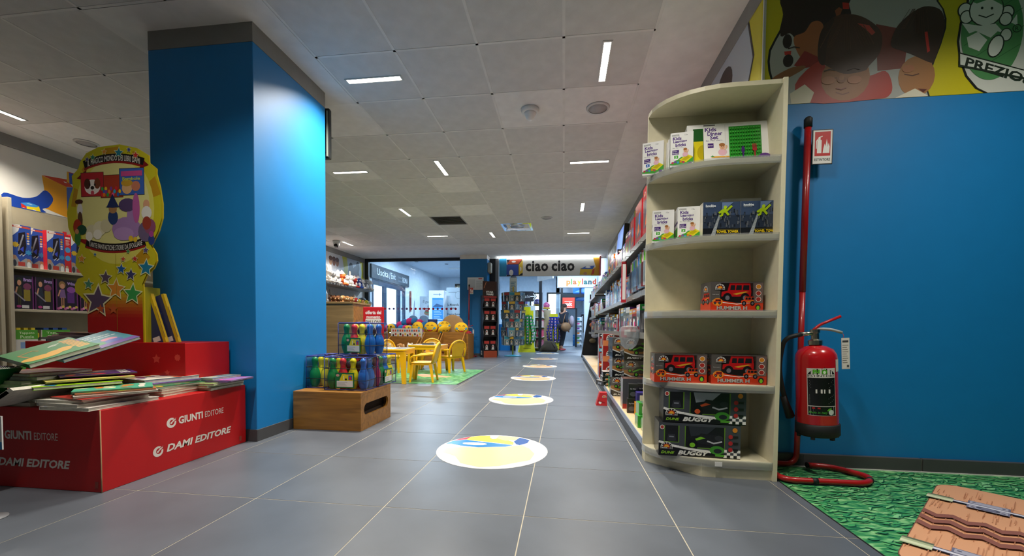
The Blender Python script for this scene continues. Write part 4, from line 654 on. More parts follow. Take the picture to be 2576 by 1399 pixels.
# ------------------------------------------------------------------ books
PAGE = mat('paper_edge', '#cfcabb', .8, var=.12, scale=60)
NB = [0]
def book(x, y, z, w, d, t, rz, col, label, ty=0, tx=0, art=None, spine=None, cat='book', group='picture books heaped on the red display'):
    o = MB().box(-w/2+.003, -d/2+.003, .0012, w/2-.003, d/2-.003, t-.0012).build('picture_book', PAGE); tag(o, label, cat, group)
    c = MB().box(-w/2, -d/2, t-.0012, w/2, d/2, t).box(-w/2, -d/2, 0, w/2, d/2, .0012).box(-w/2, -d/2, .0012, -w/2+.0015, d/2, t-.0012).build('cover', [paint(col, .3)], o)
    if spine: MB().box(-w/2-.0008, -d/2, 0, -w/2, d/2, t).build('spine', paint(spine, .35), o)
    if art: art.on(c, (-w/2, -d/2, t), (1,0,0), (0,1,0), 'cover_print', PRINT)
    o.location = (x, y, z); o.rotation_euler = (tx, ty, rz); return o
def cover(w, d, cols, seed, title=None, tc='#ffffff', up=(1, 0)):
    q = random.Random(seed); A = Art(cols[0], w, d); A.STEP = .00004
    for k in range(10): A.ell(w*(.1+.8*q.random()), d*(.08+.6*q.random()), w*(.04+.1*q.random()), d*(.03+.09*q.random()), q.choice(cols[1:]), 12, q.random()*3)
    for k in range(6): A.ell(w*q.random()*.9+.05*w, d*(.1+.8*q.random()), .012*w, .012*w, '#f2efe2', 8)
    if title: A.text(title, w*.1, d*.78, w*.8, d*.14, tc, .03)
    else: A.line([(w*.12, d*.85), (w*.35, d*.87), (w*.6, d*.84), (w*.88, d*.86)], d*.08, tc)
    return A
# the two tilted books
A = Art('#4f8e9c', .32, .30); A.STEP = .00004
for t, y, x, w in (('Una', .245, .16, .06), ('giornata', .208, .15, .14), ('speciale', .172, .16, .14)): A.text(t, x, y, w, .026, '#d9e4e2', .03)
A.poly([(0, 0), (.32, 0), (.32, .05), (.1, .05), (0, .03)], '#7a5a9a'); A.ell(.24, .12, .035, .03, '#d88aa0'); A.ell(.24, .08, .04, .03, '#5a6ab0'); A.ell(.17, .08, .035, .03, '#5a9a6a'); A.ell(.1, .11, .035, .03, '#ece8dc'); A.ell(.1, .11, .014, .014, '#d8c83a')
def frame(o, c, u, v):
    u = Vector(u).normalized(); v = Vector(v); v = (v-u*v.dot(u)).normalized(); n_ = u.cross(v); m_ = Matrix((u, v, n_)).transposed().to_4x4(); m_.translation = Vector(c); o.matrix_world = m_
o = book(0, 0, 0, .32, .30, .014, 0, '#3f7a88', 'teal picture book tilted up at the top of the heap', art=A); frame(o, (-2.474, 1.825, .655), (.2435, .9088, .3387), (-.959, .257, .119))
A = Art('#0f7a34', .26, .28); A.STEP = .00004
for k in range(9): A.rect(.2+.003*(k % 2), .05+.022*k, .045, .015, '#e2a22c')
A.rect(.248, .16, .01, .04, '#6a3a8a'); A.line([(.15, .2), (.19, .21)], .008, '#d8e0cc'); A.line([(.14, .185), (.175, .192)], .008, '#d8e0cc')
for x, y, rx, ry in ((.07, .06, .07, .035), (.14, .08, .045, .03), (.17, .1, .03, .022)): A.ell(x, y, rx, ry, '#d8a01c')
A.line([(.04, .1), (.03, .17), (.09, .2), (.1, .17)], .008, '#b8761c')
o = book(0, 0, 0, .26, .28, .02, 0, '#0c5a28', 'thick green picture book tilted against the teal one', art=A); frame(o, (-2.499, 1.689, .625), (.2435, .9088, .325), (-.959, .257, .119))
LOW = [
 (-2.43, 1.83, .512, .24, .28, .006, -.55, '#3a1c4a', 'purple comic of witches on the middle of the heap', ['#4a2466', '#d89a2a', '#c83a3a', '#e8d8a0'], 'STREGHE', '#e8e4da'),
 (-2.42, 1.78, .495, .27, .31, .007, -.5, '#d8c85a', 'yellow and pink comic below the purple one', ['#d4c866', '#7a8a3a', '#c85a8a', '#8aa0c0'], None, '#c8407a'),
 (-2.40, 1.71, .470, .23, .3, .014, -.45, '#8ac81c', 'bright lime activity book poking out under the comics', ['#a2d41a', '#1f7ab4', '#8a2a1c', '#3a9ac4'], None, '#1f7ab4'),
 (-2.21, 1.74, .455, .21, .28, .006, -.7, '#3c9a7a', 'green storybook with an orange picture near the corner', ['#4aa484', '#d8742a', '#e8dcb0', '#7a3a2a'], None, '#d8d4c4'),
 (-2.19, 1.73, .447, .21, .28, .006, -.62, '#a8643a', 'brown storybook under the green one near the corner', ['#b0623a', '#6ab02a', '#e4dcc8', '#d88a2a'], None, '#6ab02a'),
 (-2.18, 1.72, .437, .22, .29, .008, -.6, '#c8c2b4', 'thin pale book under the brown storybook', ['#c6c0b2', '#b0342a', '#8a8a86'], None, '#b0342a'),
 (-2.21, 1.70, .427, .24, .29, .007, -.2, '#a83228', 'thin red book in the front corner stack', ['#a83228', '#d8b02a', '#e4dcc8'], None, '#e8e4da'),
 (-2.27, 1.70, .412, .24, .3, .013, .05, '#d4d0c6', 'thick pale book third from the bottom of the corner stack', ['#cfcbc0', '#5aa08a', '#8a6aa0'], None, '#5aa08a'),
 (-2.25, 1.69, .397, .24, .3, .014, -.08, '#d0ccc4', 'thick pale book second from the bottom of the corner stack', ['#cfcbc0', '#8a6aa0'], None, '#8a6aa0'),
 (-2.225, 1.70, .381, .26, .32, .015, 0, '#c9c4ba', 'thick white book overhanging the front corner of the red box', ['#c9c4ba', '#4a6ab0'], None, '#4a6ab0'),
 (-2.28, 2.08, .381, .25, .32, .014, .06, '#c8bfa8', 'cream book at the bottom of the stack along the red side', ['#c8bfa8', '#8a7a5a'], None, '#8a7a5a'),
 (-2.275, 2.07, .396, .25, .3, .013, .0, '#bfb59c', 'cream book second from the bottom along the red side', ['#bfb59c', '#8a7a5a'], None, '#8a7a5a'),
 (-2.28, 2.07, .410, .25, .3, .012, .03, '#c9c0aa', 'cream book third from the bottom along the red side', ['#c9c0aa', '#8a7a5a'], None, '#8a7a5a'),
 (-2.27, 2.06, .423, .24, .3, .011, -.1, '#2a6a4a', 'dark green book with a yellow spine along the red side', ['#2a6a4a', '#d8b02a'], None, '#d8b02a'),
 (-2.29, 2.055, .435, .23, .29, .009, -.12, '#4aa45a', 'green comic two below the teal picture album', ['#4aa45a', '#e0d04a', '#a84a8a'], None, '#e0d04a'),
 (-2.29, 2.05, .445, .23, .28, .006, -.18, '#7a4a9a', 'violet comic just under the teal picture album', ['#7a4a9a', '#4aa45a'], None, '#4aa45a'),
 (-2.31, 2.06, .452, .23, .28, .02, -.22, '#3f9a94', 'teal and white picture album with a yellow spine', ['#d8d2c4', '#3f9a94', '#c84a2a', '#5a3a6a', '#d8882a'], None, '#b03a34'),
 (-2.2, 2.28, .381, .24, .26, .016, .04, '#a8a888', 'olive book at the bottom of the stack by the blue column', ['#a8a888', '#6a8a4a'], None, '#6a8a4a'),
 (-2.205, 2.275, .398, .25, .27, .014, -.03, '#8aa06a', 'pale green magazine in the stack by the blue column', ['#8aa06a', '#d0d8a0'], None, '#3a6a3a'),
 (-2.19, 2.27, .413, .25, .27, .012, .1, '#9ab06a', 'light green magazine above the olive books by the column', ['#9ab06a', '#e0d04a'], None, '#e0d04a'),
 (-2.14, 2.29, .426, .27, .22, .006, .05, '#7a5a9a', 'violet comic sticking out past the corner of the red box', ['#7a5a9a', '#3a9ab0'], None, '#3a9ab0'),
 (-2.13, 2.285, .433, .27, .21, .006, .12, '#8a6aa8', 'thin lilac comic reaching furthest over the red box edge', ['#8a6aa8', '#c04a9a'], None, '#c04a9a'),
 (-2.24, 2.29, .440, .3, .22, .012, .0, '#5a8a9a', 'grey-blue album on top of the stack by the blue column', ['#7a9aa4', '#d0c8a0', '#4a6a8a'], None, '#d8d4c4'),
 (-2.66, 1.72, .381, .34, .26, .016, .02, '#c8c2b2', 'pale magazine at the bottom of the left front stack', ['#c8c2b2', '#6a9a3a'], None, '#6a9a3a'),
 (-2.65, 1.74, .398, .33, .27, .016, .05, '#c4beae', 'pale magazine second in the left front stack', ['#c4beae', '#3a6a2a'], None, '#3a6a2a'),
 (-2.63, 1.76, .415, .32, .27, .014, .0, '#bcb6a6', 'pale magazine third in the left front stack', ['#bcb6a6', '#3a6a2a'], None, '#3a6a2a'),
 (-2.61, 1.8, .43, .3, .27, .013, -.1, '#c87a7a', 'pink-edged book on the left front stack', ['#c87a7a', '#e8dcd0'], None, '#e8dcd0'),
 (-2.62, 1.83, .444, .3, .26, .012, .1, '#a8602a', 'orange-brown book upper in the left front stack', ['#a8602a', '#d8b02a'], None, '#d8b02a'),
 (-2.6, 1.85, .457, .3, .27, .012, -.15, '#4a3a2a', 'dark book on top of the left front stack', ['#4a3a2a', '#a83a3a', '#d8b02a'], None, '#d8b02a'),
 (-2.64, 1.7, .470, .3, .27, .016, .1, '#b8b2a4', 'grey-edged book upper in the left front stack', ['#b8b2a4', '#6a8a3a'], None, '#6a8a3a'),
 (-2.63, 1.71, .487, .29, .27, .015, -.05, '#c4be9c', 'yellowish book near the top of the left front stack', ['#c4be9c', '#a83a3a'], None, '#a83a3a'),
 (-2.62, 1.72, .503, .29, .27, .016, .12, '#7a8a94', 'slate book second from the top of the left front stack', ['#7a8a94', '#d8d4c4'], None, '#d8d4c4'),
 (-2.62, 1.72, .520, .28, .26, .015, 0, '#b04a3a', 'red book supporting the tilted green one', ['#b04a3a', '#d8b02a'], None, '#d8b02a'),
 (-2.72, 1.97, .458, .26, .3, .01, .2, '#4a9a6a', 'pale green book behind the tilted green one', ['#7ab084', '#e0e0cc', '#2a4a9a'], None, '#e0e0cc'),
]
for k, (x, y, z, w, d, t, rz, col, lab, cols, title, tc) in enumerate(LOW): book(x, y, z, w, d, t, rz, col, lab, art=cover(w, d, cols, k+20, title, tc), spine='#c9a42a' if 'yellow spine' in lab else None)
# curved magazines sliding off the left front corner
for k in range(3):
    n = 12; m_ = MB(); vs = []; t = .011
    for i in range(n+1):
        u = i/n; xx = -.2+.3*u; zz = .06*max(0, u-.25)**2*2.2
        for yy in (-.12, .12):
            vs += [(xx+.02*k, yy, zz+k*.0115), (xx+.02*k-.018*u, yy, zz+k*.0115+t)]
    fs = []
    for i in range(n): a = 4*i; fs += [(a, a+4, a+5, a+1), (a+2, a+3, a+7, a+6), (a+1, a+5, a+7, a+3), (a, a+2, a+6, a+4)]
    fs += [(0, 1, 3, 2), (4*n, 4*n+2, 4*n+3, 4*n+1)]
    o = m_.add(vs, fs).build('magazine', PAGE, None, (-2.52, 1.59, .381)); tag(o, ['lowest', 'middle', 'topmost'][k]+' of three magazines curling up at the box front', 'magazine', 'curled magazines')
    o2 = MB().add([Vector(v)+Vector((0, 0, .0006)) for i, v in enumerate(vs) if i % 2 == 1], [(2*i, 2*i+2, 2*i+3, 2*i+1) for i in range(n)]).build('cover', paint('#5a9a2a' if k == 2 else '#8a9a7a', .3), o)
# spiral books fanned at the left edge
for k in range(6):
    col = ['#8e1c1c', '#2a2a6a', '#3a2a7a', '#2f2a70', '#5a1c5a', '#0f5a34'][k]; w = .21
    o = book(-2.60-.03*(5-k), 1.53+.004*k, .495, .17, .12, .011, .1, col, ['red', 'navy', 'indigo', 'blue', 'plum', 'dark green'][k]+'-covered spiral book in the fan at the left edge', -1.0+.02*k, 0, art=cover(.17, .12, [col, '#d8b02a', '#c83a6a'], k+70), group='spiral books fanned at the display edge')
    MB().tube([(.085+.002*math.cos(i*1.6), -.055+.11*i/60, .006+.006*math.sin(i*1.6)) for i in range(61)], .0009, 4).build('spiral', mat('white_wire', '#d9d4d0', .4), o)
# upper books lying on the riser
UP = [(-2.98, 2.24, .37, .25, .012, '#2a6a7a', 'teal board book lowest on the left of the riser'), (-3.02, 2.23, .37, .26, .011, '#1f5a6a', 'dark teal board book second on the riser'), (-2.98, 2.245, .36, .25, .008, '#c8a8a0', 'pink-edged comic in the middle of the riser pile'), (-2.96, 2.24, .36, .25, .008, '#b0788a', 'rose comic in the riser pile'), (-2.94, 2.25, .3, .24, .007, '#6a3a5a', 'plum comic on top of the riser pile'), (-2.97, 2.23, .3, .22, .006, '#7a3a3a', 'dull red comic topmost on the riser pile')]
z = .6655
for k, (x, y, w, d, t, col, lab) in enumerate(UP): book(x, y, z, w, d, t, (.04, -.05, .08, -.1, .1, -.15)[k], col, lab, art=cover(w, d, [col, '#d8b02a', '#3a6ab0'], k+90), group='books lying on the riser'); z += t+.0006
# two books standing beside the standee
for k in range(2):
    o = MB().box(-.17, -.009, 0, 0, .009, .315).build('picture_book', paint('#232a4a', .35), None, (-2.415+.055*k, 2.20+.03*k, .6665+.0), rot=(0, -.33, 0)); o.location.z += .055*0
    tag(o, 'tall navy book with a yellow spine, '+('the one touching the standee column' if k == 0 else 'the outer one beside the blue column'), 'book', 'navy books standing on the riser')
    A = Art('#2a3158', .17, .315); A.rect(.09, .02, .05, .03, '#d8d4cc'); A.line([(.04, .2), (.08, .24), (.12, .2)], .006, '#3a4a7a'); A.rect(.154, 0, .016, .315, '#c9a61c'); A.on(o, (-.17, -.009, 0), name='cover_print')
    MB().box(0, -.0095, 0, .0015, .0095, .315).build('spine', paint('#c9a61c', .4), o); NA().lines(0, 0, .2, .008, 1, '#6a4a1c').on(o, (.0016, -.004, .03), (0, 0, 1), (0, -1, 0), 'spine_print')
o = MB().box(-.09, -.002, 0, .09, .002, .13).build('price_card', paint('#dcdad6'), None, (-2.235, 1.30, .283), -.1); tag(o, 'white and blue card at the left edge before the red box', 'card'); Art('#e2e0dc', .18, .13).rect(0, 0, .18, .03, '#1f86c4').on(o, (-.09, -.002, 0))
MB().box(-.004, .002, -.283, .004, .006, .1).build('card_stem', paint('#8a8c90', .4), o); MB().lathe([(0, -.283), (.05, -.283), (.05, -.278), (0, -.275)], 18).build('card_foot', paint('#8a8c90', .4), o)
# ================================================================== LEFT WALL SHELVES
BEI = mat('beige_laminate', '#b3a88f', .5, var=.04, scale=25)
for (y0, y1, lab) in ((3.31, 5.4, 'beige wall shelf unit with toys behind the book display'), (2.1, 3.27, 'beige wall shelf unit cut off by the picture edge')):
    r = empty('wall_shelf', (XL, (y0+y1)/2, 0)); tag(r, lab, 'shelf unit', 'beige wall shelf units'); hh = (y1-y0)/2
    MB().box(.002, -hh, 0, .012, hh, 2.0).build('back_panel', mat('beige_back', '#a2977d', .6), r)
    for s in (-hh, hh-.03): MB().box(.012, s, 0, .405, s+.03, 2.0).build('upright', BEI, r, bev=.002)
    for z in (.12, .5, .92, 1.34): MB().box(.012, -hh+.03, z-.025, .39, hh-.03, z).build('shelf', BEI, r, bev=.002)
def swords(w, h):
    A = Art('#2f4fa2', w, h); A.poly([(0, .7*h), (.35*w, .85*h), (.45*w, h), (0, h)], '#dcdad6'); A.rect(.05*w, .93*h, .9*w, .045*h, '#c24a3a'); A.rect(.12*w, .94*h, .4*w, .03*h, '#e8d8c8'); A.poly([(.3*w, .3*h), (.35*w, .8*h), (.68*w, .85*h), (.75*w, .5*h), (.62*w, .28*h)], '#1c1420')
    A.line([(.32*w, .38*h), (.6*w, .78*h)], .012, '#8a8a96'); A.poly([(.4*w, .42*h), (.6*w, .5*h), (.58*w, .36*h)], '#3a4ac0')
    for k in range(5): A.ell(.84*w, (.58+.06*k)*h, .07*w, .022*h, ['#d8cfc8', '#d8cfc8', '#c88a3a', '#d8b03a', '#d86a3a'][k])
    A.star(.18*w, .52*h, .03, '#c9a62a', 9, .7); A.star(.85*w, .36*h, .03, '#3a8ac0', 6, .6); A.poly([(0, 0), (w, 0), (w, .16*h), (.7*w, .22*h), (.4*w, .12*h), (.2*w, .26*h), (0, .28*h)], '#9a9896'); A.rect(.3*w, .02*h, .35*w, .1*h, '#b34034'); A.ell(.12*w, .22*h, .1*w, .05*h, '#b98a6a'); A.ell(.85*w, .16*h, .1*w, .05*h, '#b98a6a'); A.ell(.12*w, .08*h, .1*w, .08*h, '#3a3a40'); A.ell(.85*w, .06*h, .1*w, .08*h, '#dcdcd8')
    for k in range(6): A.ell((.4+.05*k)*w, (.27+.02*(k % 3))*h, .025*w, .012*h, '#e8eaf0')
    return A
w, h, d = .148, .415, .08; sb = carton('toy_sword_box', w, d, h, '#2a4690', swords(w, h), Art('#b3222a', d, h))
z = 1.341
for k, y in enumerate((3.42, 3.555, 3.695, 3.905)):
    put1(sb, (-5.42, y+.0, z), PI/2, ['blue toy-sword box standing first beside the shelf upright', 'blue toy-sword box with a blue toy in its window, second in the row', 'blue toy-sword box third in the row, next to the narrow red box', 'blue toy-sword box partly hidden by the yellow standee'][k], 'toy box', 'toy-sword boxes on the left shelf') if k != 1 else put1(sb, (-5.47, y, z), PI/2, 'blue toy-sword box set back second in the row', 'toy box', 'toy-sword boxes on the left shelf')
A = Art('#c4202a', .06, .40)
A.ell(.03, .3-.06, .024, .03, '#4a9ad0'); A.ell(.03, .15, .024, .03, '#4a9ad0'); A.rect(.008, .36, .044, .02, '#e8dcd8'); A.lines(.012, .29, .036, .06, 5, '#e0b0a8'); A.ell(.02, .05, .012, .016, '#c89a7a'); A.rect(.006, 0, .03, .04, '#dcdcd8')
o = carton('toy_sword_box', .06, .08, .40, '#b31c26', A); o.location = (-5.42, 3.80, z); o.rotation_euler = (0, 0, PI/2); tag(o, 'narrow bright red box with two blue circles among the sword boxes', 'toy box')
MB().box(-.015, -.004, .4, .02, .0, .44).build('hang_tab', paint('#b31c26'), o)
def doll(w, h, dress, hair, lg, pinkbase=False):
    A = Art('#1c1626', w, h); A.rect(0, 0, .06*w, h, '#5a2a5a'); A.rect(.93*w, 0, .07*w, h, '#6a2a6a'); A.rect(.5*w, .25*h, .32*w, .34*h, '#8a7a2a' if not pinkbase else '#5a2a7a'); A.ell(.68*w, .68*h, .2*w, .1*h, '#7a3a5a' if not pinkbase else '#8a4a9a'); A.text(lg, .5*w, .83*h, .42*w, .1*h, '#a88ac4', .04)
    A.ell(.28*w, .82*h, .15*w, .12*h, hair); A.ell(.29*w, .78*h, .1*w, .085*h, '#c89070'); A.poly([(.2*w, .68*h), (.38*w, .68*h), (.44*w, .4*h), (.16*w, .4*h)], dress); A.rect(.22*w, .12*h, .05*w, .3*h, '#b07a5a' if pinkbase else dress); A.rect(.31*w, .12*h, .05*w, .3*h, '#b07a5a' if pinkbase else dress); A.line([(.19*w, .66*h), (.1*w, .45*h)], .012, '#c89070')
    if pinkbase:
        for k in range(9): A.ell((.1+.1*k)*w, (.06+.03*(k % 3))*h, .07*w, .04*h, ['#b05a8a', '#d88ab0', '#c8b04a'][k % 3])
    else: A.rect(.4*w, .03*h, .35*w, .09*h, '#c4c2c0'); A.line([(0, .52*h), (.55*w, .25*h)], .012, '#8a8490'); A.ell(.25*w, .08*h, .12*w, .04*h, '#a83a7a')
    return A
for k, (y, w, dr, hr, lg, pb_, lab) in enumerate([(3.425, .155, '#3a3a20', '#1a2a1c', 'Bratz', 0, 'dark doll box with a green-capped doll beside the shelf upright'), (3.59, .155, '#26303f', '#231a16', 'Bratz', 0, 'dark doll box with a blue-clad doll, second on the middle shelf'), (3.785, .2, '#7a5a8a', '#8a6a3a', 'Winx', 1, 'wide doll box with a lilac dress and pink flower base'), (3.99, .18, '#5a3a5a', '#6a4a2a', 'Winx', 1, 'doll box half hidden behind the yellow standee')]):
    A = doll(w, .335, dr, hr, lg, pb_)
    o = carton('doll_box', w, .1, .335, '#2a1c34', A); o.location = (-5.43, y, .921); o.rotation_euler = (0, 0, PI/2); tag(o, lab, 'toy box', 'doll boxes on the middle left shelf')
def puzzle(w, h, c):
    A = Art('#cfcdc6', w, h); A.rect(0, .55*h, w, .45*h, '#4f9a34'); A.text('Tappeto', .15*w, .78*h, .7*w, .13*h, '#c8e0b0', .02); A.text('Puzzle', .2*w, .6*h, .62*w, .14*h, '#c8e0b0', .02); A.rect(.2*w, .12*h, .4*w, .3*h, '#7a9ac4'); A.ell(.75*w, .25*h, .09*w, .12*h, '#8a6a3a'); return A
for k, (y, w, c, lab, z) in enumerate([(3.44, .17, '#d8c01c', 'foam-puzzle mat pack with yellow knobs', .501), (3.68, .24, '#1f4a9a', 'foam-puzzle mat pack with blue knobs', .501), (3.5, .24, '#d8c01c', 'flat pale foam-puzzle pack on the lowest left shelf', .121)]):
    o = carton('puzzle_pack', w, .14, .21 if k < 2 else .26, '#cfcdc6', puzzle(w, .21 if k < 2 else .26, c)); o.location = (-5.45, y, z); o.rotation_euler = (0, 0, PI/2); tag(o, lab, 'toy pack')
    m_ = MB()
    for q in range(3): m_.box(-w/2+w*(.08+.33*q), -.06, .21 if k < 2 else .26, -w/2+w*(.26+.33*q), .06, .232 if k < 2 else .282)
    m_.box(w/2, -.06, .03, w/2+.018, .06, .09).box(w/2, -.06, .13, w/2+.018, .06, .18).build('foam_knobs', paint(c, .6), o)
# small packs in the nearer unit
for j, z in enumerate((.121, .501, .921, 1.341)):
    for k in range(3):
        A = Art('#8a2420', .1, .16); A.ell(.05, .07, .035, .04, '#3a7a34'); A.ell(.06, .1, .025, .03, '#d8cfc8'); A.rect(.0, .13, .1, .03, '#dcdad6')
        o = carton('toy_carton', .11, .08, .17, '#7a2420', A) if (j, k) == (0, 0) else copy_tree(SMALL)
        if (j, k) == (0, 0): SMALL = o
        o.location = (-5.43, 3.19-.125*k, z); o.rotation_euler = (0, 0, PI/2); tag(o, 'small red toy carton on the left unit, %s, %s from the upright' % (['bottom shelf', 'second shelf', 'third shelf', 'top shelf'][j], ['first', 'second', 'third'][k]), 'toy box', 'small red cartons at the left edge')
for k in range(2):
    o = copy_tree(SMALL); o.location = (-5.43, 3.2, 2.001+.171*k) ; o.rotation_euler = (0, 0, PI/2); tag(o, 'small red toy carton on top of the left unit, %s of two' % ['lower', 'upper'][k], 'toy box', 'small red cartons at the left edge')
# ================================================================== SCREEN ON THE COLUMN
r = empty('screen', (-2.02, 3.345, 2.45)); tag(r, 'black flat screen fixed on the far side of the big blue column', 'screen')
r.rotation_euler = (0, 0, .12)
MB().box(-.62, .0, -.215, -.02, .05, .215).build('housing', mat('screen_plastic', '#1a1d1e', .35), r, bev=.01)
MB().box(-.6, -.003, -.175, -.045, .0, .19).build('display_glass', mat('black_gloss', '#08090a'), r); MB().box(-.045, -.004, -.2, -.032, .0, .19).build('side_bezel', paint('#8f9a90', .4), r); MB().box(-.4, -.04, -.05, -.2, .0, .05).build('bracket', blackm, r)
# ================================================================== WOODEN CRATE
WOOD = mat('varnished_wood', '#9a6a2c', .4, kind='wood', scale=2.2); WOODD = mat('slot_shade', '#2a1a0c', .9)
cr = empty('wooden_crate', (-1.735, 3.043, 0)); tag(cr, 'low varnished wooden crate with a slot handle under the bowling sets', 'crate')
cw, cdp, ch = .268, .257, .285
MB().box(-cw, -cdp, 0, cw, -cdp+.018, ch-.018).build('front_panel', WOOD, cr, bev=.002); MB().box(-cw, cdp-.018, 0, cw, cdp, ch-.018).build('back_panel', WOOD, cr, bev=.002)
MB().box(-cw, -cdp+.018, 0, -cw+.018, cdp-.018, ch-.018).build('side_panel', WOOD, cr); MB().box(-cw, -cdp, ch-.018, cw, cdp, ch).build('top_panel', WOOD, cr, bev=.002)
def stadium(x0, x1, yc, rr_, n=8): return [(x1+rr_*math.cos(a), yc+rr_*math.sin(a)) for a in [-PI/2+PI*i/n for i in range(n+1)]]+[(x0+rr_*math.cos(a), yc+rr_*math.sin(a)) for a in [PI/2+PI*i/n for i in range(n+1)]]
sx = cw-.018; ye = cdp-.018; zs0, zs1 = .106, .194
m_ = MB().box(sx, -ye, 0, cw, ye, zs0).box(sx, -ye, zs1, cw, ye, ch-.018).box(sx, -ye, zs0, cw, -.209, zs1).box(sx, .209, zs0, cw, ye, zs1)
for s in (-1, 1):
    for t in (-1, 1):       # rounded slot ends
        P = [(s*.209, .15+t*.044)]+[(s*(.165+.044*math.sin(a)), .15+t*.044*math.cos(a)) for a in [PI/2*i/6 for i in range(7)]]
        m_.prism(P if s*t < 0 else P[::-1], 0, .018, T=Matrix(((0,0,1,sx), (1,0,0,0), (0,1,0,0), (0,0,0,1))))
m_.build('handle_panel', WOOD, cr)
MB().box(cw-.06, -cdp+.02, .002, cw-.055, cdp-.02, ch-.02).build('inner_shade', WOODD, cr)  # dark sheet behind the handle slot, the crate's inner shade as colour
# ================================================================== BOWLING SETS
PINC = {'g': '#0f7a3c', 'y': '#dccb10', 'r': '#c4242e', 'b': '#1264b8'}
pinp = [(.0, 0), (.023, 0), (.026, .01), (.034, .03), (.0408, .07), (.0408, .095), (.034, .13), (.022, .155), (.0185, .172), (.02, .188), (.0245, .205), (.0238, .22), (.014, .234), (0, .24)]
PINM = {k: MB().lathe(pinp, 16, cap=False).mesh('pin', paint(c, .3)) for k, c in PINC.items()}; BALLM = MB().ball((0, 0, 0), .042, 14, 9).mesh('bowling_ball', paint('#23262c', .25))
def bowling(label, loc, rz, order):
    w, d, h = .33, .19, .25; r = empty('bowling_set', loc, rz); tag(r, label, 'toy set', 'toy bowling sets on the wooden crate'); w2, d2 = w/2, d/2
    MB().add([(-w2,-d2,.002),(w2,-d2,.002),(w2,d2,.002),(-w2,d2,.002),(-w2,-d2,h),(w2,-d2,h),(w2,d2,h),(-w2,d2,h)], [(0,1,5,4),(1,2,6,5),(2,3,7,6),(3,0,4,7),(4,5,6,7)]).build('vinyl_bag', VINYL, r)
    P = MB()
    for z in (.004, h): P.tube(bend([(-w2,0,z),(-w2,-d2,z),(w2,-d2,z),(w2,d2,z),(-w2,d2,z),(-w2,0,z)], .015), .0045 if z > .1 else .003, 6)
    for x, y in ((-w2,-d2),(w2,-d2),(w2,d2),(-w2,d2)): P.tube([(x, y, 0), (x, y, h)], .0028, 6)
    P.build('piping', paint('#16297e', .4), r)
    S_ = MB()
    for z in (.075, .165):
        for a, b in (((-w2,-d2-.0015),(w2,-d2-.0015)), ((w2+.0015,-d2),(w2+.0015,d2)), ((-w2-.0015,-d2),(-w2-.0015,d2)), ((-w2,d2+.0015),(w2,d2+.0015))): S_.tube([(a[0], a[1], z), (b[0], b[1], z)], .0026, 5)
    S_.build('strap', paint('#15171c', .6), r)
    MB().tube(bend([(-.06, -.02, h+.004), (-.045, .025, h+.007), (.045, .025, h+.007), (.06, -.02, h+.004)], .03), .005, 8).build('carry_loop', paint('#16297e', .4), r)
    k = 0
    for iy, y in enumerate((-.048, .048)):
        for ix, x in enumerate((-.123, -.041, .041, .123)):
            c = order[k]; k += 1; place('pin', PINM[c], r, (x, y, .005), bev=0)
    place('bowling_ball', BALLM, r, (0, 0, .185)); place('bowling_ball', BALLM, r, (.082, .002, .185))
    cdn = MB().box(-.075, -d2-.006, .02, .075, -d2-.004, .135).build('label_card', paint('#0d6a34', .4), r); A = Art('#0d6a34', .15, .115); A.poly([(.03, .05), (.055, .105), (.14, .105), (.14, .05)], '#d9c81c'); A.rect(.012, .008, .128, .045, '#d6d6d2'); A.lines(.016, .014, .08, .034, 4, '#8a8c8c', .3); A.ell(.02, .095, .014, .01, '#c89a8a'); A.rect(.105, .06, .03, .035, '#2a5ab0'); A.rect(.112, .06, .016, .025, '#c4302a'); A.ell(.085, .065, .008, .008, '#15171a'); A.rect(.066, .062, .005, .03, '#e8e8e4'); A.text('BOWLING SET', .085, .108-.008, .05, .006, '#1f3a8a'); A.on(cdn, (-.075, -d2-.006, .02), (1,0,0), (0,0,1), 'card_print')
    return r
zc_ = .286
bowling('toy bowling set at the front of the crate, its green label facing out', (-1.64, 2.968, zc_), .02, 'grybygrb'); bowling('toy bowling set turned sideways between the crate and the blue column', (-1.912, 3.115, zc_), PI/2, 'ygrbgyrb'); bowling('toy bowling set at the back of the crate showing its label sideways', (-1.562, 3.243, zc_), PI/2, 'rgbyrgby'); bowling('toy bowling set stacked on top of the others', (-1.605, 3.085, zc_+.262), -.3, 'gryb'+'yrgb')
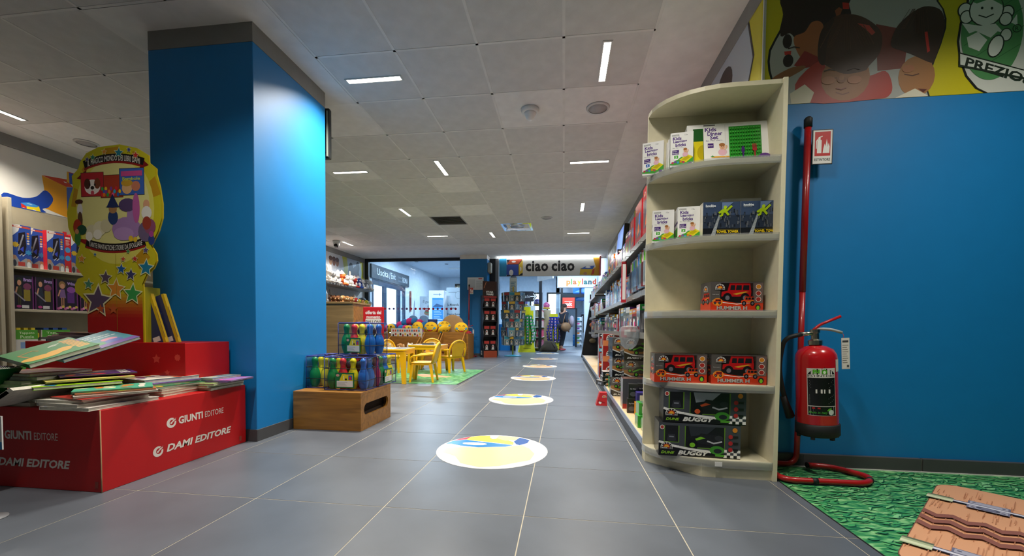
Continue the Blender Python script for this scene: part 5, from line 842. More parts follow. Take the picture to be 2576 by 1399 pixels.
# ================================================================== TALL WOODEN CABINET, SALE SIGN
CAB = mat('cabinet_wood', '#8f7448', .5, kind='wood', scale=1.8); cb = empty('display_cabinet', (-2.6, 4.19, 0)); tag(cb, 'tall plain wooden display cabinet standing behind the blue column', 'cabinet')
MB().box(-.42, -.19, 0, .41, -.172, 1.01).build('front_panel', CAB, cb, bev=.002); MB().box(.392, -.172, 0, .41, .19, 1.01).build('side_panel', WOOD, cb, bev=.002); MB().box(-.42, -.172, 0, -.402, .19, 1.01).build('side_panel', WOOD, cb); MB().box(-.43, -.2, 1.01, .42, .2, 1.03).build('top_panel', CAB, cb, bev=.002); MB().box(-.402, .172, 0, .392, .19, 1.01).build('back_panel', CAB, cb)
r = empty('sale_sign', (-2.03, 4.14, 0)); tag(r, 'red and white sale sign beside the tall wooden cabinet', 'sign')
MB().box(-.118, -.008, .6, .118, .006, .985).build('frame', paint('#c01a22', .35), r, bev=.008); A = Art('#c01a22', .216, .365); A.rect(.02, .02, .176, .225, '#dcd8cc'); A.text('offerta del', .018, .295, .18, .04, '#e8e0da', .04); A.text('momento', .03, .248, .158, .034, '#e8e0da', .04); A.text('PALLONI', .026, .19, .165, .04, '#23252a', .012); A.on(r, (-.108, -.008, .61), (1,0,0), (0,0,1), 'sign_print')
MB().tube([(0, 0, .012), (0, 0, .6)], .01, 10).build('pole', paint('#8a8c90', .35, metal=.8), r); MB().lathe([(0, 0), (.12, 0), (.12, .008), (.02, .014), (0, .014)], 24).build('foot', paint('#4a4c50', .4), r)
# ================================================================== PLUSH TOYS
def plush_mesh(c1, c2, ear, seed):
    q = random.Random(seed); m_ = MB(); m_.ball((0, 0, .06), (.055, .05, .062), 12, 8, 0); m_.ball((0, -.015, .145), (.05, .047, .046), 12, 8, 0); m_.ball((0, -.055, .135), (.022, .018, .017), 8, 6, 1); m_.ball((0, -.035, .06), (.035, .025, .042), 10, 6, 1)
    if ear == 'bear': [m_.ball((s*.038, -.005, .186), (.017, .01, .017), 8, 6, 0) for s in (-1, 1)]
    elif ear == 'bunny': [m_.ball((s*.022, .0, .215), (.013, .01, .045), 8, 6, 0) for s in (-1, 1)]
    elif ear == 'hat': m_.lathe([(.052, .165), (.04, .19), (.0, .235)], 12, 1)
    else: [m_.ball((s*.048, .0, .15), (.012, .02, .032), 8, 6, 1) for s in (-1, 1)]
    for s in (-1, 1): m_.ball((s*.055, -.02, .075), (.02, .022, .037), 8, 6, 0); m_.ball((s*.036, -.06, .02), (.022, .035, .02), 8, 6, 0); m_.ball((s*.018, -.056, .155), .0058, 6, 5, 2)
    m_.ball((0, -.073, .141), .0062, 6, 5, 2)
    return m_.mesh('plush_toy', [mat('plush_'+c1, c1, .95, bump=.4, bscale=90), mat('plush_'+c2, c2, .95, bump=.4, bscale=90), paint('#120f0e', .3)])
PK = [('white', '#e6e0d8', '#f0e4e0', 'bunny'), ('white', '#e2ded8', '#d8d4ce', 'bear'), ('grey', '#9a9a9c', '#d8d6d4', 'dog'), ('brown', '#7a4a26', '#c89a6a', 'bear'), ('tan', '#b8844e', '#e0c090', 'dog'), ('red', '#b8302a', '#e8dcd0', 'hat'), ('blue', '#27489c', '#d8d8e0', 'hat'), ('yellow', '#c9b62c', '#8aa040', 'dog'), ('orange', '#d2622a', '#e8e0d8', 'hat'), ('pink', '#d8a0a8', '#f0dcd8', 'bunny')]
PM = [plush_mesh(a, b, e_, i) for i, (n_, a, b, e_) in enumerate(PK)]
ORD = ['first', 'second', 'third', 'fourth', 'fifth', 'sixth', 'seventh', 'eighth', 'ninth', 'tenth', 'eleventh', 'twelfth', 'thirteenth', 'fourteenth', 'fifteenth', 'sixteenth', 'seventeenth', 'eighteenth', 'nineteenth', 'twentieth']
def plush(k, loc, rz, s, label, group, rx=0): o = place('plush_toy', PM[k], None, loc, rot=(rx, 0, rz)); o.scale = (s, s, s); return tag(o, label, 'plush toy', group)
q = random.Random(4)
for z, lab, seq, rows in ((1.79, 'upper wall shelf', [9, 1, 0, 2, 1, 8, 1, 0, 5, 6, 1, 2, 0, 1, 7, 7], 2), (1.235, 'lower wall shelf', [9, 1, 3, 3, 3, 4, 4, 4, 5, 7, 4, 7, 2, 2, 6, 2], 2)):
    sh = MB().box(XL+.001, 8.0, z-.03, -5.36, 10.95, z-.002).build('wall_board', mat('metal_shelf', '#a9a8a4', .4)); tag(sh, 'grey wall board carrying plush toys, the '+('upper' if z > 1.5 else 'lower')+' of two by the glass front', 'shelf')
    MB().box(-5.36, 8.0, z-.03, -5.355, 10.95, z+.012).build('edge_strip', ACRYL, sh)
    for row in range(rows):
        for k in range(13):
            if row and k % 2: continue
            y = 8.4+.2*k+q.uniform(-.02, .02); kk = seq[(k+row*3) % 16]; s = q.uniform(1.35, 1.65) if row == 0 else q.uniform(1.6, 1.9)
            plush(kk, (-5.44-.2*row, y, z+(.0 if row == 0 else .0)), PI/2+q.uniform(-.5, .5), s, '%s plush toy, %s row of the %s, %s from the column' % (PK[kk][0], 'front' if row == 0 else 'rear', lab, ORD[k]), 'plush toys on the '+lab)
# net of balls at the end of the lower shelf
r = empty('ball_net', (-5.1, 7.9, 1.0)); tag(r, 'string net holding large printed balls beside the plush shelf', 'toy net')
b_ = MB().ball((0, 0, .42), .2, 20, 12).build('play_ball', paint('#d8d2ca', .3), r); MB().ball((.1, -.16, .42), (.05, .04, .06), 10, 8).build('eye_print', paint('#1d1c22', .3), b_)
MB().ball((-.06, .12, .16), .17, 18, 12).build('play_ball', paint('#c4622e', .3), r)
nt_ = MB()
for k in range(14): a = 2*PI*k/14; nt_.tube([(.02*math.cos(a), .02*math.sin(a), .9), (.23*math.cos(a+.25), .23*math.sin(a+.25), .55), (.25*math.cos(a+.5), .25*math.sin(a+.5), .3), (.1*math.cos(a+.9), .1*math.sin(a+.9), -.03)], .003, 4); nt_.tube([(.02*math.cos(a), .02*math.sin(a), .9), (.23*math.cos(a-.25), .23*math.sin(a-.25), .55), (.25*math.cos(a-.5), .25*math.sin(a-.5), .3), (.1*math.cos(a-.9), .1*math.sin(a-.9), -.03)], .003, 4)
nt_.build('net', paint('#3a3634', .7), r); MB().tube([(0, 0, .9), (-.3, 0, 1.0), (-.655, 0, 1.0)], .006, 6).build('hook', paint('#a9a8a4', .4), r)
# ================================================================== PLAY CORNER: mat, tables, chairs
o = MB().box(-3.7, 5.3, 0, -1.425, 7.24, .004).build('floor_mat', gm); tag(o, 'printed grass mat under the yellow children tables', 'floor mat')
MB().box(-1.425, 5.3, 0, -1.4, 7.24, .005).build('mat_edge', paint('#1b221c'), o); A = NA(); A.poly([(1.75, .95), (1.98, .82), (1.93, .72), (1.55, .72), (1.3, 1.0), (1.45, 1.1)], '#d89a78'); A.ell(.95, .1, .3, .07, '#d2a078'); A.on(o, (-3.7, 5.3, .004), (1,0,0), (0,1,0))
YEL = mat('yellow_plastic', '#e2ae08', .35, var=.03); YEP = mat('seat_print', '#c9a24a', .4)
def ktable(label, loc, rz, s=.27):
    r = empty('children_table', loc, rz); tag(r, label, 'table', 'yellow plastic children tables'); h = .468
    MB().prism(rr(-s, -s, s, s, .05), h-.025, h).build('table_top', YEL, r, bev=.004)
    MB().prism(rr(-s+.012, -s+.012, s-.012, s-.012, .04), h-.075, h-.025).build('apron', YEL, r)
    A = Art('#8f9aa0', 2*s-.06, 2*s-.06); qq = random.Random(9); A.STEP = .00004
    for k in range(26): A.ell((2*s-.08)*(.08+.84*qq.random()), (2*s-.08)*(.08+.84*qq.random()), .02+.04*qq.random(), .02+.03*qq.random(), qq.choice(['#b8a88a', '#7a8a94', '#c8b48a', '#a8b4bc', '#5a6a78', '#c89a6a']), 10)
    A.on(r, (-s+.03, -s+.03, h), (1,0,0), (0,1,0), 'top_print', PRINTG)
    for sx in (-1, 1):
        for sy in (-1, 1):
            m_ = MB(); a, b = s-.012, s-.085; c, e = s+.002, s-.048
            P0 = [(sx*c, sy*c), (sx*e, sy*c), (sx*e, sy*(c-.012)), (sx*(c-.012), sy*(c-.012)), (sx*(c-.012), sy*e), (sx*c, sy*e)]; P1 = [(sx*a, sy*a), (sx*b, sy*a), (sx*b, sy*(a-.014)), (sx*(a-.014), sy*(a-.014)), (sx*(a-.014), sy*b), (sx*a, sy*b)]
            f_ = [(i, (i+1) % 6, 6+(i+1) % 6, 6+i) for i in range(6)]+[tuple(range(6)), tuple(range(6, 12))]
            m_.add([(x, y, 0) for x, y in P0]+[(x, y, h-.03) for x, y in P1], f_).build('leg', YEL, r)
    return r
t1 = ktable('yellow children table closer to the bowling sets', (-2.42, 5.45, .004), .12, .285); t2 = ktable('yellow children table further back near the plush bins', (-2.32, 6.78, .004), .06, .285)
def kchair():
    r = empty('children_chair'); w = .165
    MB().prism(rr(-w, -.15, w, .15, .05), .262, .278).build('seat', YEL, r, bev=.005); MB().box(-w+.01, -.14, .24, w-.01, .14, .262).build('seat_skirt', YEL, r)
    # back: arched frame with printed panel
    pts = [(-w, .15, .27), (-w-.01, .18, .4), (-w*.85, .2, .49), (-w*.45, .215, .535), (0, .22, .548), (w*.45, .215, .535), (w*.85, .2, .49), (w+.01, .18, .4), (w, .15, .27)]
    MB().tube(bend(pts, .03, 3), .016, 8).build('back_frame', YEL, r)
    P = [(-.105, .275), (.105, .275), (.135, .42), (.11, .49), (.05, .52), (-.05, .52), (-.11, .49), (-.135, .42)]
    V_ = [(x, .155+.055*min(1, (z-.27)/.24)-.004, z) for x, z in P]; V2 = [(x, y+.008, z) for x, y, z in V_]
    bp_ = MB().add(V_+V2, [tuple(range(8))[::-1], tuple(range(8, 16))]+[(i, (i+1) % 8, 8+(i+1) % 8, 8+i) for i in range(8)]).build('back_panel', mat('yellow_translucent', '#cfa018', .4), r)
    A = NA(); A.ell(0, .13, .08, .09, '#a89a7a', 20)
    for k in range(12): A.ell(random.Random(k).uniform(-.06, .06), random.Random(k+50).uniform(.06, .2), .018, .014, ['#c87a2a', '#7a7a72', '#d8cfa8', '#5a5a50'][k % 4], 8)
    A.on(bp_, (0, .1445, .275), (1, 0, 0), (0, .2, 1), 'back_print')
    for s in (-1, 1):
        MB().tube(bend([(s*(w+.005), .185, .4), (s*(w+.02), .08, .385), (s*(w+.022), -.11, .37), (s*(w+.012), -.15, .33), (s*(w+.0), -.145, .25)], .06, 4), .0135, 8).build('arm', YEL, r)
        for y, dy in ((-.125, -.03), (.125, .04)):
            MB().add([(s*(w-.045), y-.022, .25), (s*w, y-.022, .25), (s*w, y+.022, .25), (s*(w-.045), y+.022, .25), (s*(w-.012), y+dy-.013, 0), (s*(w+.018), y+dy-.013, 0), (s*(w+.018), y+dy+.013, 0), (s*(w-.012), y+dy+.013, 0)], [(0,1,2,3), (7,6,5,4), (0,4,5,1), (1,5,6,2), (2,6,7,3), (3,7,4,0)]).build('leg', YEL, r, bev=.004)
    return r
kc = kchair(); kc.location = (-1.97, 5.55, .004); kc.rotation_euler = (0, 0, -PI/2+.12); tag(kc, 'yellow plastic children chair nearest the aisle at the front table', 'chair', 'yellow plastic children chairs')
dup(kc, (-1.93, 6.82, .004), -PI/2-.62, 'yellow plastic children chair with its back turned, beside the far table'); dup(kc, (-2.82, 6.62, .004), PI/2-.25, 'yellow plastic children chair behind the front table, half hidden by it'); dup(kc, (-2.45, 7.3, .004), .25, 'yellow plastic children chair facing out behind the far table')
o = carton('tablet_toy', .2, .14, .02, '#3a3a30', top=Art('#5a5a3a', .2, .14).rect(.03, .02, .14, .1, '#c89a2a')); o.location = (-2.36, 6.86, .4735); o.rotation_euler = (0, 0, .4); tag(o, 'small dark flat toy lying on the far yellow table', 'toy')
# ================================================================== PLUSH BINS BEFORE THE GLASS
def bin_(label, x0, x1, y0, y1, h, tilt=0):
    r = empty('toy_bin', ((x0+x1)/2, (y0+y1)/2, 0)); tag(r, label, 'toy bin', 'wooden toy bins by the glass front'); w = (x1-x0)/2; d = (y1-y0)/2; lip = .16*h+.06
    MB().box(-w, d-.02, 0, w, d, h).build('back_panel', WOOD, r); MB().box(-w, -d, 0, w, d-.02, .1).build('floor_panel', WOOD, r); MB().box(-w+.02, -d, .1, w-.02, -d+.018, lip).build('front_lip', WOOD, r)
    for s in (-w, w-.02): MB().add([(s, -d, .1), (s+.02, -d, .1), (s+.02, d-.02, .1), (s, d-.02, .1), (s, -d, lip+.06), (s+.02, -d, lip+.06), (s+.02, d-.02, h), (s, d-.02, h)], [(0,3,2,1), (4,5,6,7), (0,1,5,4), (1,2,6,5), (2,3,7,6), (3,0,4,7)]).build('side_panel', WOOD, r)
    MB().box(-w, -d, .3*h+.2, w, d-.02, .3*h+.218).build('inner_shelf', WOOD, r) if False else None
    return r
bins = [('wooden toy bin with slanted sides behind the front yellow table', -4.2, -3.42, 8.85, 9.45, .55), ('wooden toy bin with brown and yellow plush, middle of the row', -3.38, -2.96, 9.0, 9.6, .66), ('wooden toy bin with brown plush beside the far blue column', -2.92, -2.36, 9.0, 9.6, .66)]
for b_ in bins: bin_(*b_)
for i, (lab, x0, x1, y0, y1, h) in enumerate(bins):
    for k in range((3, 2, 2)[i]):
        kk = (1, 3, 3)[i] if k != 1 else (4, 7, 3)[i]
        plush(kk, (x0+(x1-x0)*((.2+.3*k) if i == 0 else (.3+.42*k)), y0+.3, .102), q.uniform(-.4, .4), (1.5, 1.25, 1.5)[i], '%s plush toy inside the %s bin, %s from its left' % (PK[kk][0], ['slant-sided', 'middle', 'column-side'][i], ORD[k]), 'plush toys in the wooden bins')
# low bench behind with caterpillars and emoji cushions
bn = MB().box(-4.8, 9.62, 0, -2.3, 10.25, .62).build('toy_plinth', WOOD); tag(bn, 'long wooden plinth carrying plush toys along the glass front', 'plinth')
def cater(label, pts, cols, r0):
    m_ = MB()
    for k, p in enumerate(pts): m_.ball(p, r0, 14, 9, k % len(cols))
    hx_, hy_, hz_ = pts[-1]
    o = m_.build('plush_caterpillar', [mat('plush_'+c, c, .95, bump=.4, bscale=90) for c in cols]); MB().ball((hx_, hy_-.1, hz_-.02), r0*1.1, 14, 9).ball((hx_-.1, hy_-.08, hz_-.14), r0*.5).ball((hx_+.1, hy_-.08, hz_-.14), r0*.5).build('head', mat('plush_#c9a62c', '#c9a62c', .95), o)
    for s in (-1, 1): MB().ball((hx_+s*.045, hy_-.1-r0, hz_+.02), .022, 8, 6).build('eye', paint('#17130f', .3), o)
    return tag(o, label, 'plush toy', 'striped plush caterpillars')
cater('pink and blue plush caterpillar arched along the back of the plinth', [(-4.35+.13*k, 10.1, .745+.17*math.sin(PI*k/7)) for k in range(8)], ['#1f6aa8', '#b8246a'], .105); cater('pink and blue plush caterpillar lying in front with a yellow head', [(-4.66+.12*k, 9.8, .735+.03*(k % 2)) for k in range(4)], ['#b8246a', '#1f6aa8'], .1); cater('short pink and blue plush caterpillar at the middle of the plinth', [(-4.08+.11*k, 9.84, .73) for k in range(3)], ['#1f6aa8', '#b8246a'], .1)
def emoji(label, loc, rz, s=1, rx=-.2):
    o = MB().ball((0, 0, 0), (.17, .085, .15), 22, 14).build('emoji_cushion', mat('emoji_yellow', '#d9ac14', .9, bump=.2), None, loc, rot=(rx, 0, rz)); o.scale = (s, s, s); A = NA(); A.STEP = .001; A.ell(0, -.045, .09, .055, '#4a1410', 20, 0, PI, 2*PI); A.rect(-.085, -.058, .17, .014, '#e8e4da'); A.ell(0, -.088, .045, .014, '#c0302a')
    for s_ in (-1, 1): A.line([(s_*.085, .035), (s_*.055, .055), (s_*.025, .035)], .012, '#4a2a10'); A.ell(s_*.115, -.02, .028, .022, '#3a9ac8', 12, s_*.5)
    A.v = [(x, y, z+.0) for x, y, z in A.v]; me = A.mesh('face_print', (0, 0, 0), (1,0,0), (0,0,1))
    for v in me.vertices:
        x, z = v.co.x, v.co.z; kk = max(0, 1-(x/.17)**2-(z/.15)**2); v.co.y = -.085*math.sqrt(kk)-.004+v.co.y
    place('face_print', me, o); return tag(o, label, 'cushion', 'yellow laughing face cushions')
for a in [('yellow laughing face cushion in the middle, seen head-on', (-3.27, 9.72, .765), .0), ('yellow laughing face cushion turned aside, left of the middle one', (-3.61, 9.70, .765), -.4), ('yellow laughing face cushion lying back, right of the middle one', (-2.98, 9.9, .8), .5, 1, -.6), ('yellow laughing face cushion sunk in the gap between two bins', (-2.93, 9.66, .70), .9, .9, .5), ('yellow laughing face cushion closest to the far blue column', (-2.5, 9.72, .755), .35)]: emoji(*a)
o = carton('toy_carton', .8, .02, .24, '#cfcac0', None); tag(o, 'pale card price board with small pictures on the plinth front', 'sign'); o.location = (-3.85, 9.60, .5); A = Art('#d2cdc4', .8, .24)
for k in range(12): A.ell(.06+.062*k, .07+.03*(k % 2), .022, .03, ['#2a2422', '#b0443a', '#d8b03a'][k % 3]); A.rect(.04+.06*k, .16, .04, .05, ['#b0443a', '#c8502a', '#4a7a9a'][k % 3])
A.on(o, (-.4, -.01, 0)); 
o = empty('toy_box_figure', (-2.82, 10.1, .62)); tag(o, 'cut-out cardboard cube in red and blue behind the cushions', 'cardboard figure'); MB().box(-.5, -.02, 0, -.02, .02, .22).build('board', paint('#8a2a22', .5), o); MB().box(-.62, -.12, .14, -.4, .0, .36).build('cube', paint('#1f3a7a', .5), o, bev=.01); MB().lathe([(0, 0), (.03, 0), (.03, .003), (0, .003)], 14, T=Matrix.Translation((-.51, -.121, .25)) @ Matrix.Rotation(PI/2, 4, 'X')).build('dot', paint('#c8a23a'), o); MB().ball((.0, 0, .2), (.3, .03, .28), 18, 10).build('rounded_board', paint('#a8865a', .6), o)
# ================================================================== GLASS FRONT
wf = empty('window_1', (-4.28, YG, 0)); struct(wf)
def bx(n, m_, p, *a, **k): return MB().box(*a).build(n, m_, p, **k)
bx('frame_top', blackm, wf, -1.46, -.04, 2.655, 1.46, .04, H-.001); bx('frame_post', blackm, wf, -1.46, -.04, 0, -1.35, .04, 2.655); bx('frame_post', blackm, wf, 1.4, -.04, 0, 1.46, .04, 2.655); bx('frame_sill', blackm, wf, -1.35, -.04, 0, 1.4, .04, .1)
for x0, x1 in ((-1.35, .005), (.013, 1.4)):
    p_ = bx('pane', GLASS, wf, x0, -.006, .1, x1, .006, 2.655)
A = NA()
for k in range(20): A.ell(-1.25+.131*k, 1.3, .034, .034, '#d8203c' if k not in (4, 5, 6, 7, 8, 15) else '#8a7ab0', 14)
A.on(wf, (0, -.007, 0), (1,0,0), (0,0,1), 'safety_dots')
# hall shell behind the glass
HALLW = mat('hall_white', '#cfdbe6', .7); HC = 3.05
struct(bx('ceiling_hall', mat('hall_ceiling', '#d2e0ee', .8), None, -6.4, YG+.11, HC, 4, 26, HC+.1))
hl = MB().box(-5.9, YG+.1, 2.2, -5.65, 18, HC).box(-5.9, 14.0, 0, -5.65, 18, 2.2).box(-5.9, YG+.1, 0, -5.65, 11.42, 2.2).build('wall_hall_left', HALLW); struct(hl)
hb_ = MB().box(-5.9, 18, 0, -2.4, 18.2, HC).box(-2.4, 18, 2.35, .4, 18.2, HC).box(-2.4, 18, 0, .4, 18.2, .9).box(-1.75, 18, .9, -1.5, 18.2, 2.35).box(-.95, 18, .9, -.75, 18.2, 2.35).build('wall_hall_back', HALLW); struct(hb_)
struct(bx('wall_hall_right', HALLW, None, 1.12, 10.43, 0, 1.3, 26, HC)); struct(bx('wall_hall_end', mat('hall_end', '#b8c4cc', .7), None, -.1, 25.8, 0, 4, 26, HC)); struct(bx('wall_hall_inner', HALLW, None, -.35, 18, 0, -.2, 26, HC))
struct(bx('wall_over_entrance', white, None, -2.07, YG+.06, 2.69, 1.12, YG+.11, HC)); struct(bx('wall_over_glass', white, None, -6, YG+.05, H, -2.07, YG+.11, HC))
DBL = mat('door_steel', '#1f3550', .4)
for n_, y0, y1 in ((1, 11.45, 12.35), (2, 12.35, 13.45), (3, 13.45, 13.98)):
    d_ = empty('door_%d' % n_, (-5.7, (y0+y1)/2, 0)); struct(d_); h_ = (y1-y0)/2
    for a in ((-h_, -h_+.1, 0, 2.2), (h_-.1, h_, 0, 2.2), (-h_+.1, h_-.1, 2.05, 2.2), (-h_+.1, h_-.1, .62, .76), (-h_+.1, h_-.1, 0, .2)): bx('rail', DBL, d_, -.03, a[0], a[2], .04, a[1], a[3])
    bx('pane', GLASS, d_, -.004, -h_+.1, .76, .004, h_-.1, 2.05); bx('pane', GLASS, d_, -.004, -h_+.1, .2, .004, h_-.1, .62)
for n_, x0, x1 in ((2, -2.4, -1.75), (3, -1.5, -.95), (4, -.75, -.05)):
    d_ = empty('window_%d' % n_, ((x0+x1)/2, 18, .9)); struct(d_); h_ = (x1-x0)/2
    for a in ((-h_, -h_+.06, 0, 1.45), (h_-.06, h_, 0, 1.45), (-h_+.06, h_-.06, 1.39, 1.45), (-h_+.06, h_-.06, 0, .06)): bx('frame', blackm, d_, a[0], -.03, a[2], a[1], .04, a[3])
    bx('pane', GLASS, d_, -h_+.06, -.004, .06, h_-.06, .004, 1.39)
# hall lamps: unseen sources added to brighten the hall
for k, (x, y, e_) in enumerate([(-4.3, 12.6, 80), (-4.0, 15.2, 80), (.2, 12.6, 70), (.2, 16.0, 70), (.7, 20.5, 80)]):
    r = empty('added_hall_light', (x, y, HC)); tag(r, 'added flush hall ceiling light %s' % ['above the street doors', 'towards the posters', 'outside the shop entrance', 'past the playland sign', 'at the end of the hall'][k], 'ceiling light', 'added flush hall lights')
    bx('housing', paint('#dfe2e4'), r, -.4, -.08, -.03, .4, .08, 0); ld = bpy.data.lights.new('lamp', 'AREA'); ld.shape = 'RECTANGLE'; ld.size = .76; ld.size_y = .14; ld.energy = e_; ld.color = (.62, .8, 1); lo = bpy.data.objects.new('lamp', ld); COL.objects.link(lo); lo.parent = r; lo.location = (0, 0, -.032)
for k, (x, y) in enumerate([(-5.0, 12.2), (-3.6, 12.0), (-5.1, 13.6), (-4.2, 14.2), (-3.3, 13.4)]):
    o = MB().lathe([(0, -.012), (.06, -.012), (.07, 0), (0, 0)], 16).build('ceiling_spot', paint('#3a4450', .5), None, (x, y, HC)); tag(o, 'small dark ceiling spot in the hall, %s' % ['over the exit sign', 'close to the glass', 'beside the long added hall light', 'near the posters', 'next to the far column'][k], 'spotlight', 'dark hall ceiling spots')
# exit sign on the hall wall
s = bx('exit_sign', mat('sign_slate', '#33424f', .5), None, -5.65, 11.3, 2.22, -5.6, 14.2, 2.63); tag(s, 'long dark hanging exit sign above the street doors behind the glass', 'sign')
A = NA(); A.text('Uscita', .35, .13, .8, .2, '#dfe8ee', .006); A.text('/', 1.22, .1, .07, .22, '#dfe8ee'); A.text('Exit', 1.35, .13, .36, .19, '#cfdae2', 0); A.text('Direzione', 1.95, .22, .3, .06, '#8fa0ae', 0); A.text('Direction', 1.95, .1, .3, .06, '#8fa0ae', 0); A.text('ROMA', 2.3, .1, .45, .19, '#dfe8ee', .012); A.on(s, (-5.6, 11.3, 2.22), (0,1,0), (0,0,1))
# kiosk and posters
r = empty('info_kiosk', (-4.5, 14.0, 0)); tag(r, 'white illuminated information totem with a blue screen in the hall', 'kiosk'); bx('body', paint('#e4eaf0', .3), r, -.29, 0, 0, .27, .35, 2.09, bev=.02); bx('screen', mat('kiosk_screen', '#2f6fb8', .2, emit=.9), r, -.16, -.006, 1.0, .25, 0, 1.82)
A = NA(); A.rect(-.15, 1.5, .39, .26, '#6f9cc8'); A.poly([(-.15, 1.5), (.0, 1.62), (.24, 1.55), (.24, 1.5)], '#3a5a80'); A.lines(-.1, 1.1, .3, .36, 6, '#cfe0f0', .3); A.rect(-.12, 1.93, .3, .03, '#9aa8b4'); A.rect(.1, 1.9, .02, .09, '#5a6a8a'); A.rect(-.1, 1.04, .32, .03, '#cfe0f0'); A.on(r, (0, -.0062, 0), (1,0,0), (0,0,1), 'screen_print')
for n_, x0, x1, z0, z1, y, lab, seed in (('wall_poster', -5.45, -4.82, .9, 1.95, 14.9, 'pale food poster with a handwritten slogan beside the totem', 1), ('wall_poster', -4.32, -3.55, .5, 2.25, 14.6, 'tall pale poster about mozzarella between the totem and the column', 2)):
    o = bx(n_, paint('#c2ced6', .5), None, x0, y, z0, x1, y+.04, z1); tag(o, lab, 'poster'); W = x1-x0; Hh = z1-z0; A = Art('#c6d2da', W, Hh)
    if seed == 1: A.text('Il gusto', .12, Hh-.28, .4, .14, '#4a5a6a', 0, .2); A.lines(.3, Hh-.42, .25, .08, 2, '#5a6a7a'); A.ell(.35, .42, .18, .1, '#b0846a'); A.ell(.35, .46, .16, .05, '#5f8a5a'); A.ell(.32, .5, .12, .04, '#b0403a'); A.rect(.1, .55, .22, .06, '#a84a4a'); A.ell(.14, .2, .1, .1, '#b88a80')
    else: A.line([(.08, Hh-.18), (.42, Hh-.18)], .015, '#4a545c'); A.ell(.45, Hh-.28, .12, .14, '#7a868e'); A.ell(.45, Hh-.28, .11, .13, '#c6d2da'); A.text('La Mozzarella', .05, Hh-.68, .42, .09, '#3a444c', .02); A.text('e Bufala', .13, Hh-.8, .25, .08, '#4a545c', .02); A.text('Fresca e Buona!', .05, Hh-1.02, .48, .08, '#3a444c', .02); A.ell(.33, .55, .2, .09, '#5f5a54'); A.ell(.36, .62, .12, .08, '#d8d4cc'); A.ell(.45, .64, .08, .06, '#b85a4a'); A.ell(.27, .66, .07, .04, '#4f7a4a'); A.poly([(.6, .9), (.68, 1.0), (.74, .95), (.74, .7), (.62, .74)], '#4a4a50')
    A.on(o, (x0, y, z0)); MB().box(x0+.05, y+.04, 0, x0+.09, y+.3, .03).box(x1-.09, y+.04, 0, x1-.05, y+.3, .03).box(x0+.05, y+.01, .02, x0+.09, y+.04, z0).box(x1-.09, y+.01, .02, x1-.05, y+.04, z0).build('stand', paint('#8a969e', .4), o)
r = empty('shop_window', (-3.7, 17.9, 0)); tag(r, 'dark framed cafe menu board high on the hall back wall', 'menu board'); bx('frame', blackm, r, -1.2, 0, 2.2, .8, .08, 2.75); bx('board', paint('#a89a7a'), r, -1.1, -.005, 2.28, .7, 0, 2.67)
o = bx('door_pull', paint('#7a2a2a', .4), None, -5.64, 14.35, 1.35, -5.6, 14.43, 2.1); tag(o, 'tall red handle strip on the hall wall past the doors', 'handle strip')
for k in range(2): o = MB().prism(rr(-.16, -.45, .16, .75, .14), 0, .06, T=Matrix.Translation((-5.45+.4*k, 14.25, .45)) @ Matrix.Rotation(PI/2, 4, 'X')).build('parking_meter', mat('kids_car', '#5a6a78', .4)); tag(o, 'grey rounded hall panel with red stripe, %s of two beside the totem' % ['first', 'second'][k], 'panel', 'grey rounded hall panels'); MB().box(-.03, -.066, .2, .03, -.06, .55).build('stripe', paint('#b0303a'), o, (-5.45+.4*k, 14.25, .45)) if False else Art('#b0303a', .07, .4).on(o, (-5.485+.4*k, 14.189, .6))
# ================================================================== FAR COLUMN FITTINGS
o = bx('evacuation_plan', paint('#d2d8de', .3), None, -2.6, 10.775, 1.8, -2.16, 10.79, 2.13); tag(o, 'white evacuation plan on the far blue column', 'notice'); A = Art('#d6dce2', .44, .33); A.rect(.3, .28, .1, .03, '#c23a44'); A.lines(.24, .04, .17, .22, 9, '#9aa4b0', .35); A.rect(.03, .04, .18, .24, '#c2cad2'); A.on(o, (-2.6, 10.775, 1.8))
r = empty('wall_siren', (-2.07, 10.95, 2.27)); tag(r, 'grey alarm box on the side of the far blue column', 'alarm box'); bx('housing', paint('#9aa09c', .5), r, 0, -.1, 0, .1, .1, .27, bev=.02); bx('lamp_lens', paint('#c87a2a', .3), r, .03, -.04, -.02, .07, .04, 0)
# ================================================================== FILM-TOY DISPLAY
r = empty('toy_display', (-1.95, 10.5, 0), .5); tag(r, 'black cardboard toy display with wavy side panels beside the far column', 'toy display')
prof = [(.02, 0), (.3, 0), (.3, 1.62), (.06, 1.62), (.02, 1.5), (.1, 1.35), (.13, 1.28), (.02, 1.1), (.01, 1.0), (.12, .82), (.04, .7), (.0, .6), (.1, .42), (.02, .25)]
BC = mat('black_card', '#16161a', .4)
for s in (-.19, .18): MB().prism([(y, z) for y, z in prof], 0, .01, T=Matrix(((0,0,1,s), (1,0,0,-.15), (0,1,0,0), (0,0,0,1)))).build('side_panel', BC, r)
bx('back_panel', BC, r, -.18, .13, 0, .18, .15, 1.62); bx('front_plinth', paint('#8a3a20', .4), r, -.18, -.13, 0, .18, .13, .17)
A = NA(); A.text('STAR', .02, .1, .1, .05, '#d8d8d4', .04); A.text('WARS', .02, .04, .1, .05, '#d8d8d4', .04); A.on(r, (-.1905, .1, .02), (0,-1,0), (0,0,1), 'side_print')
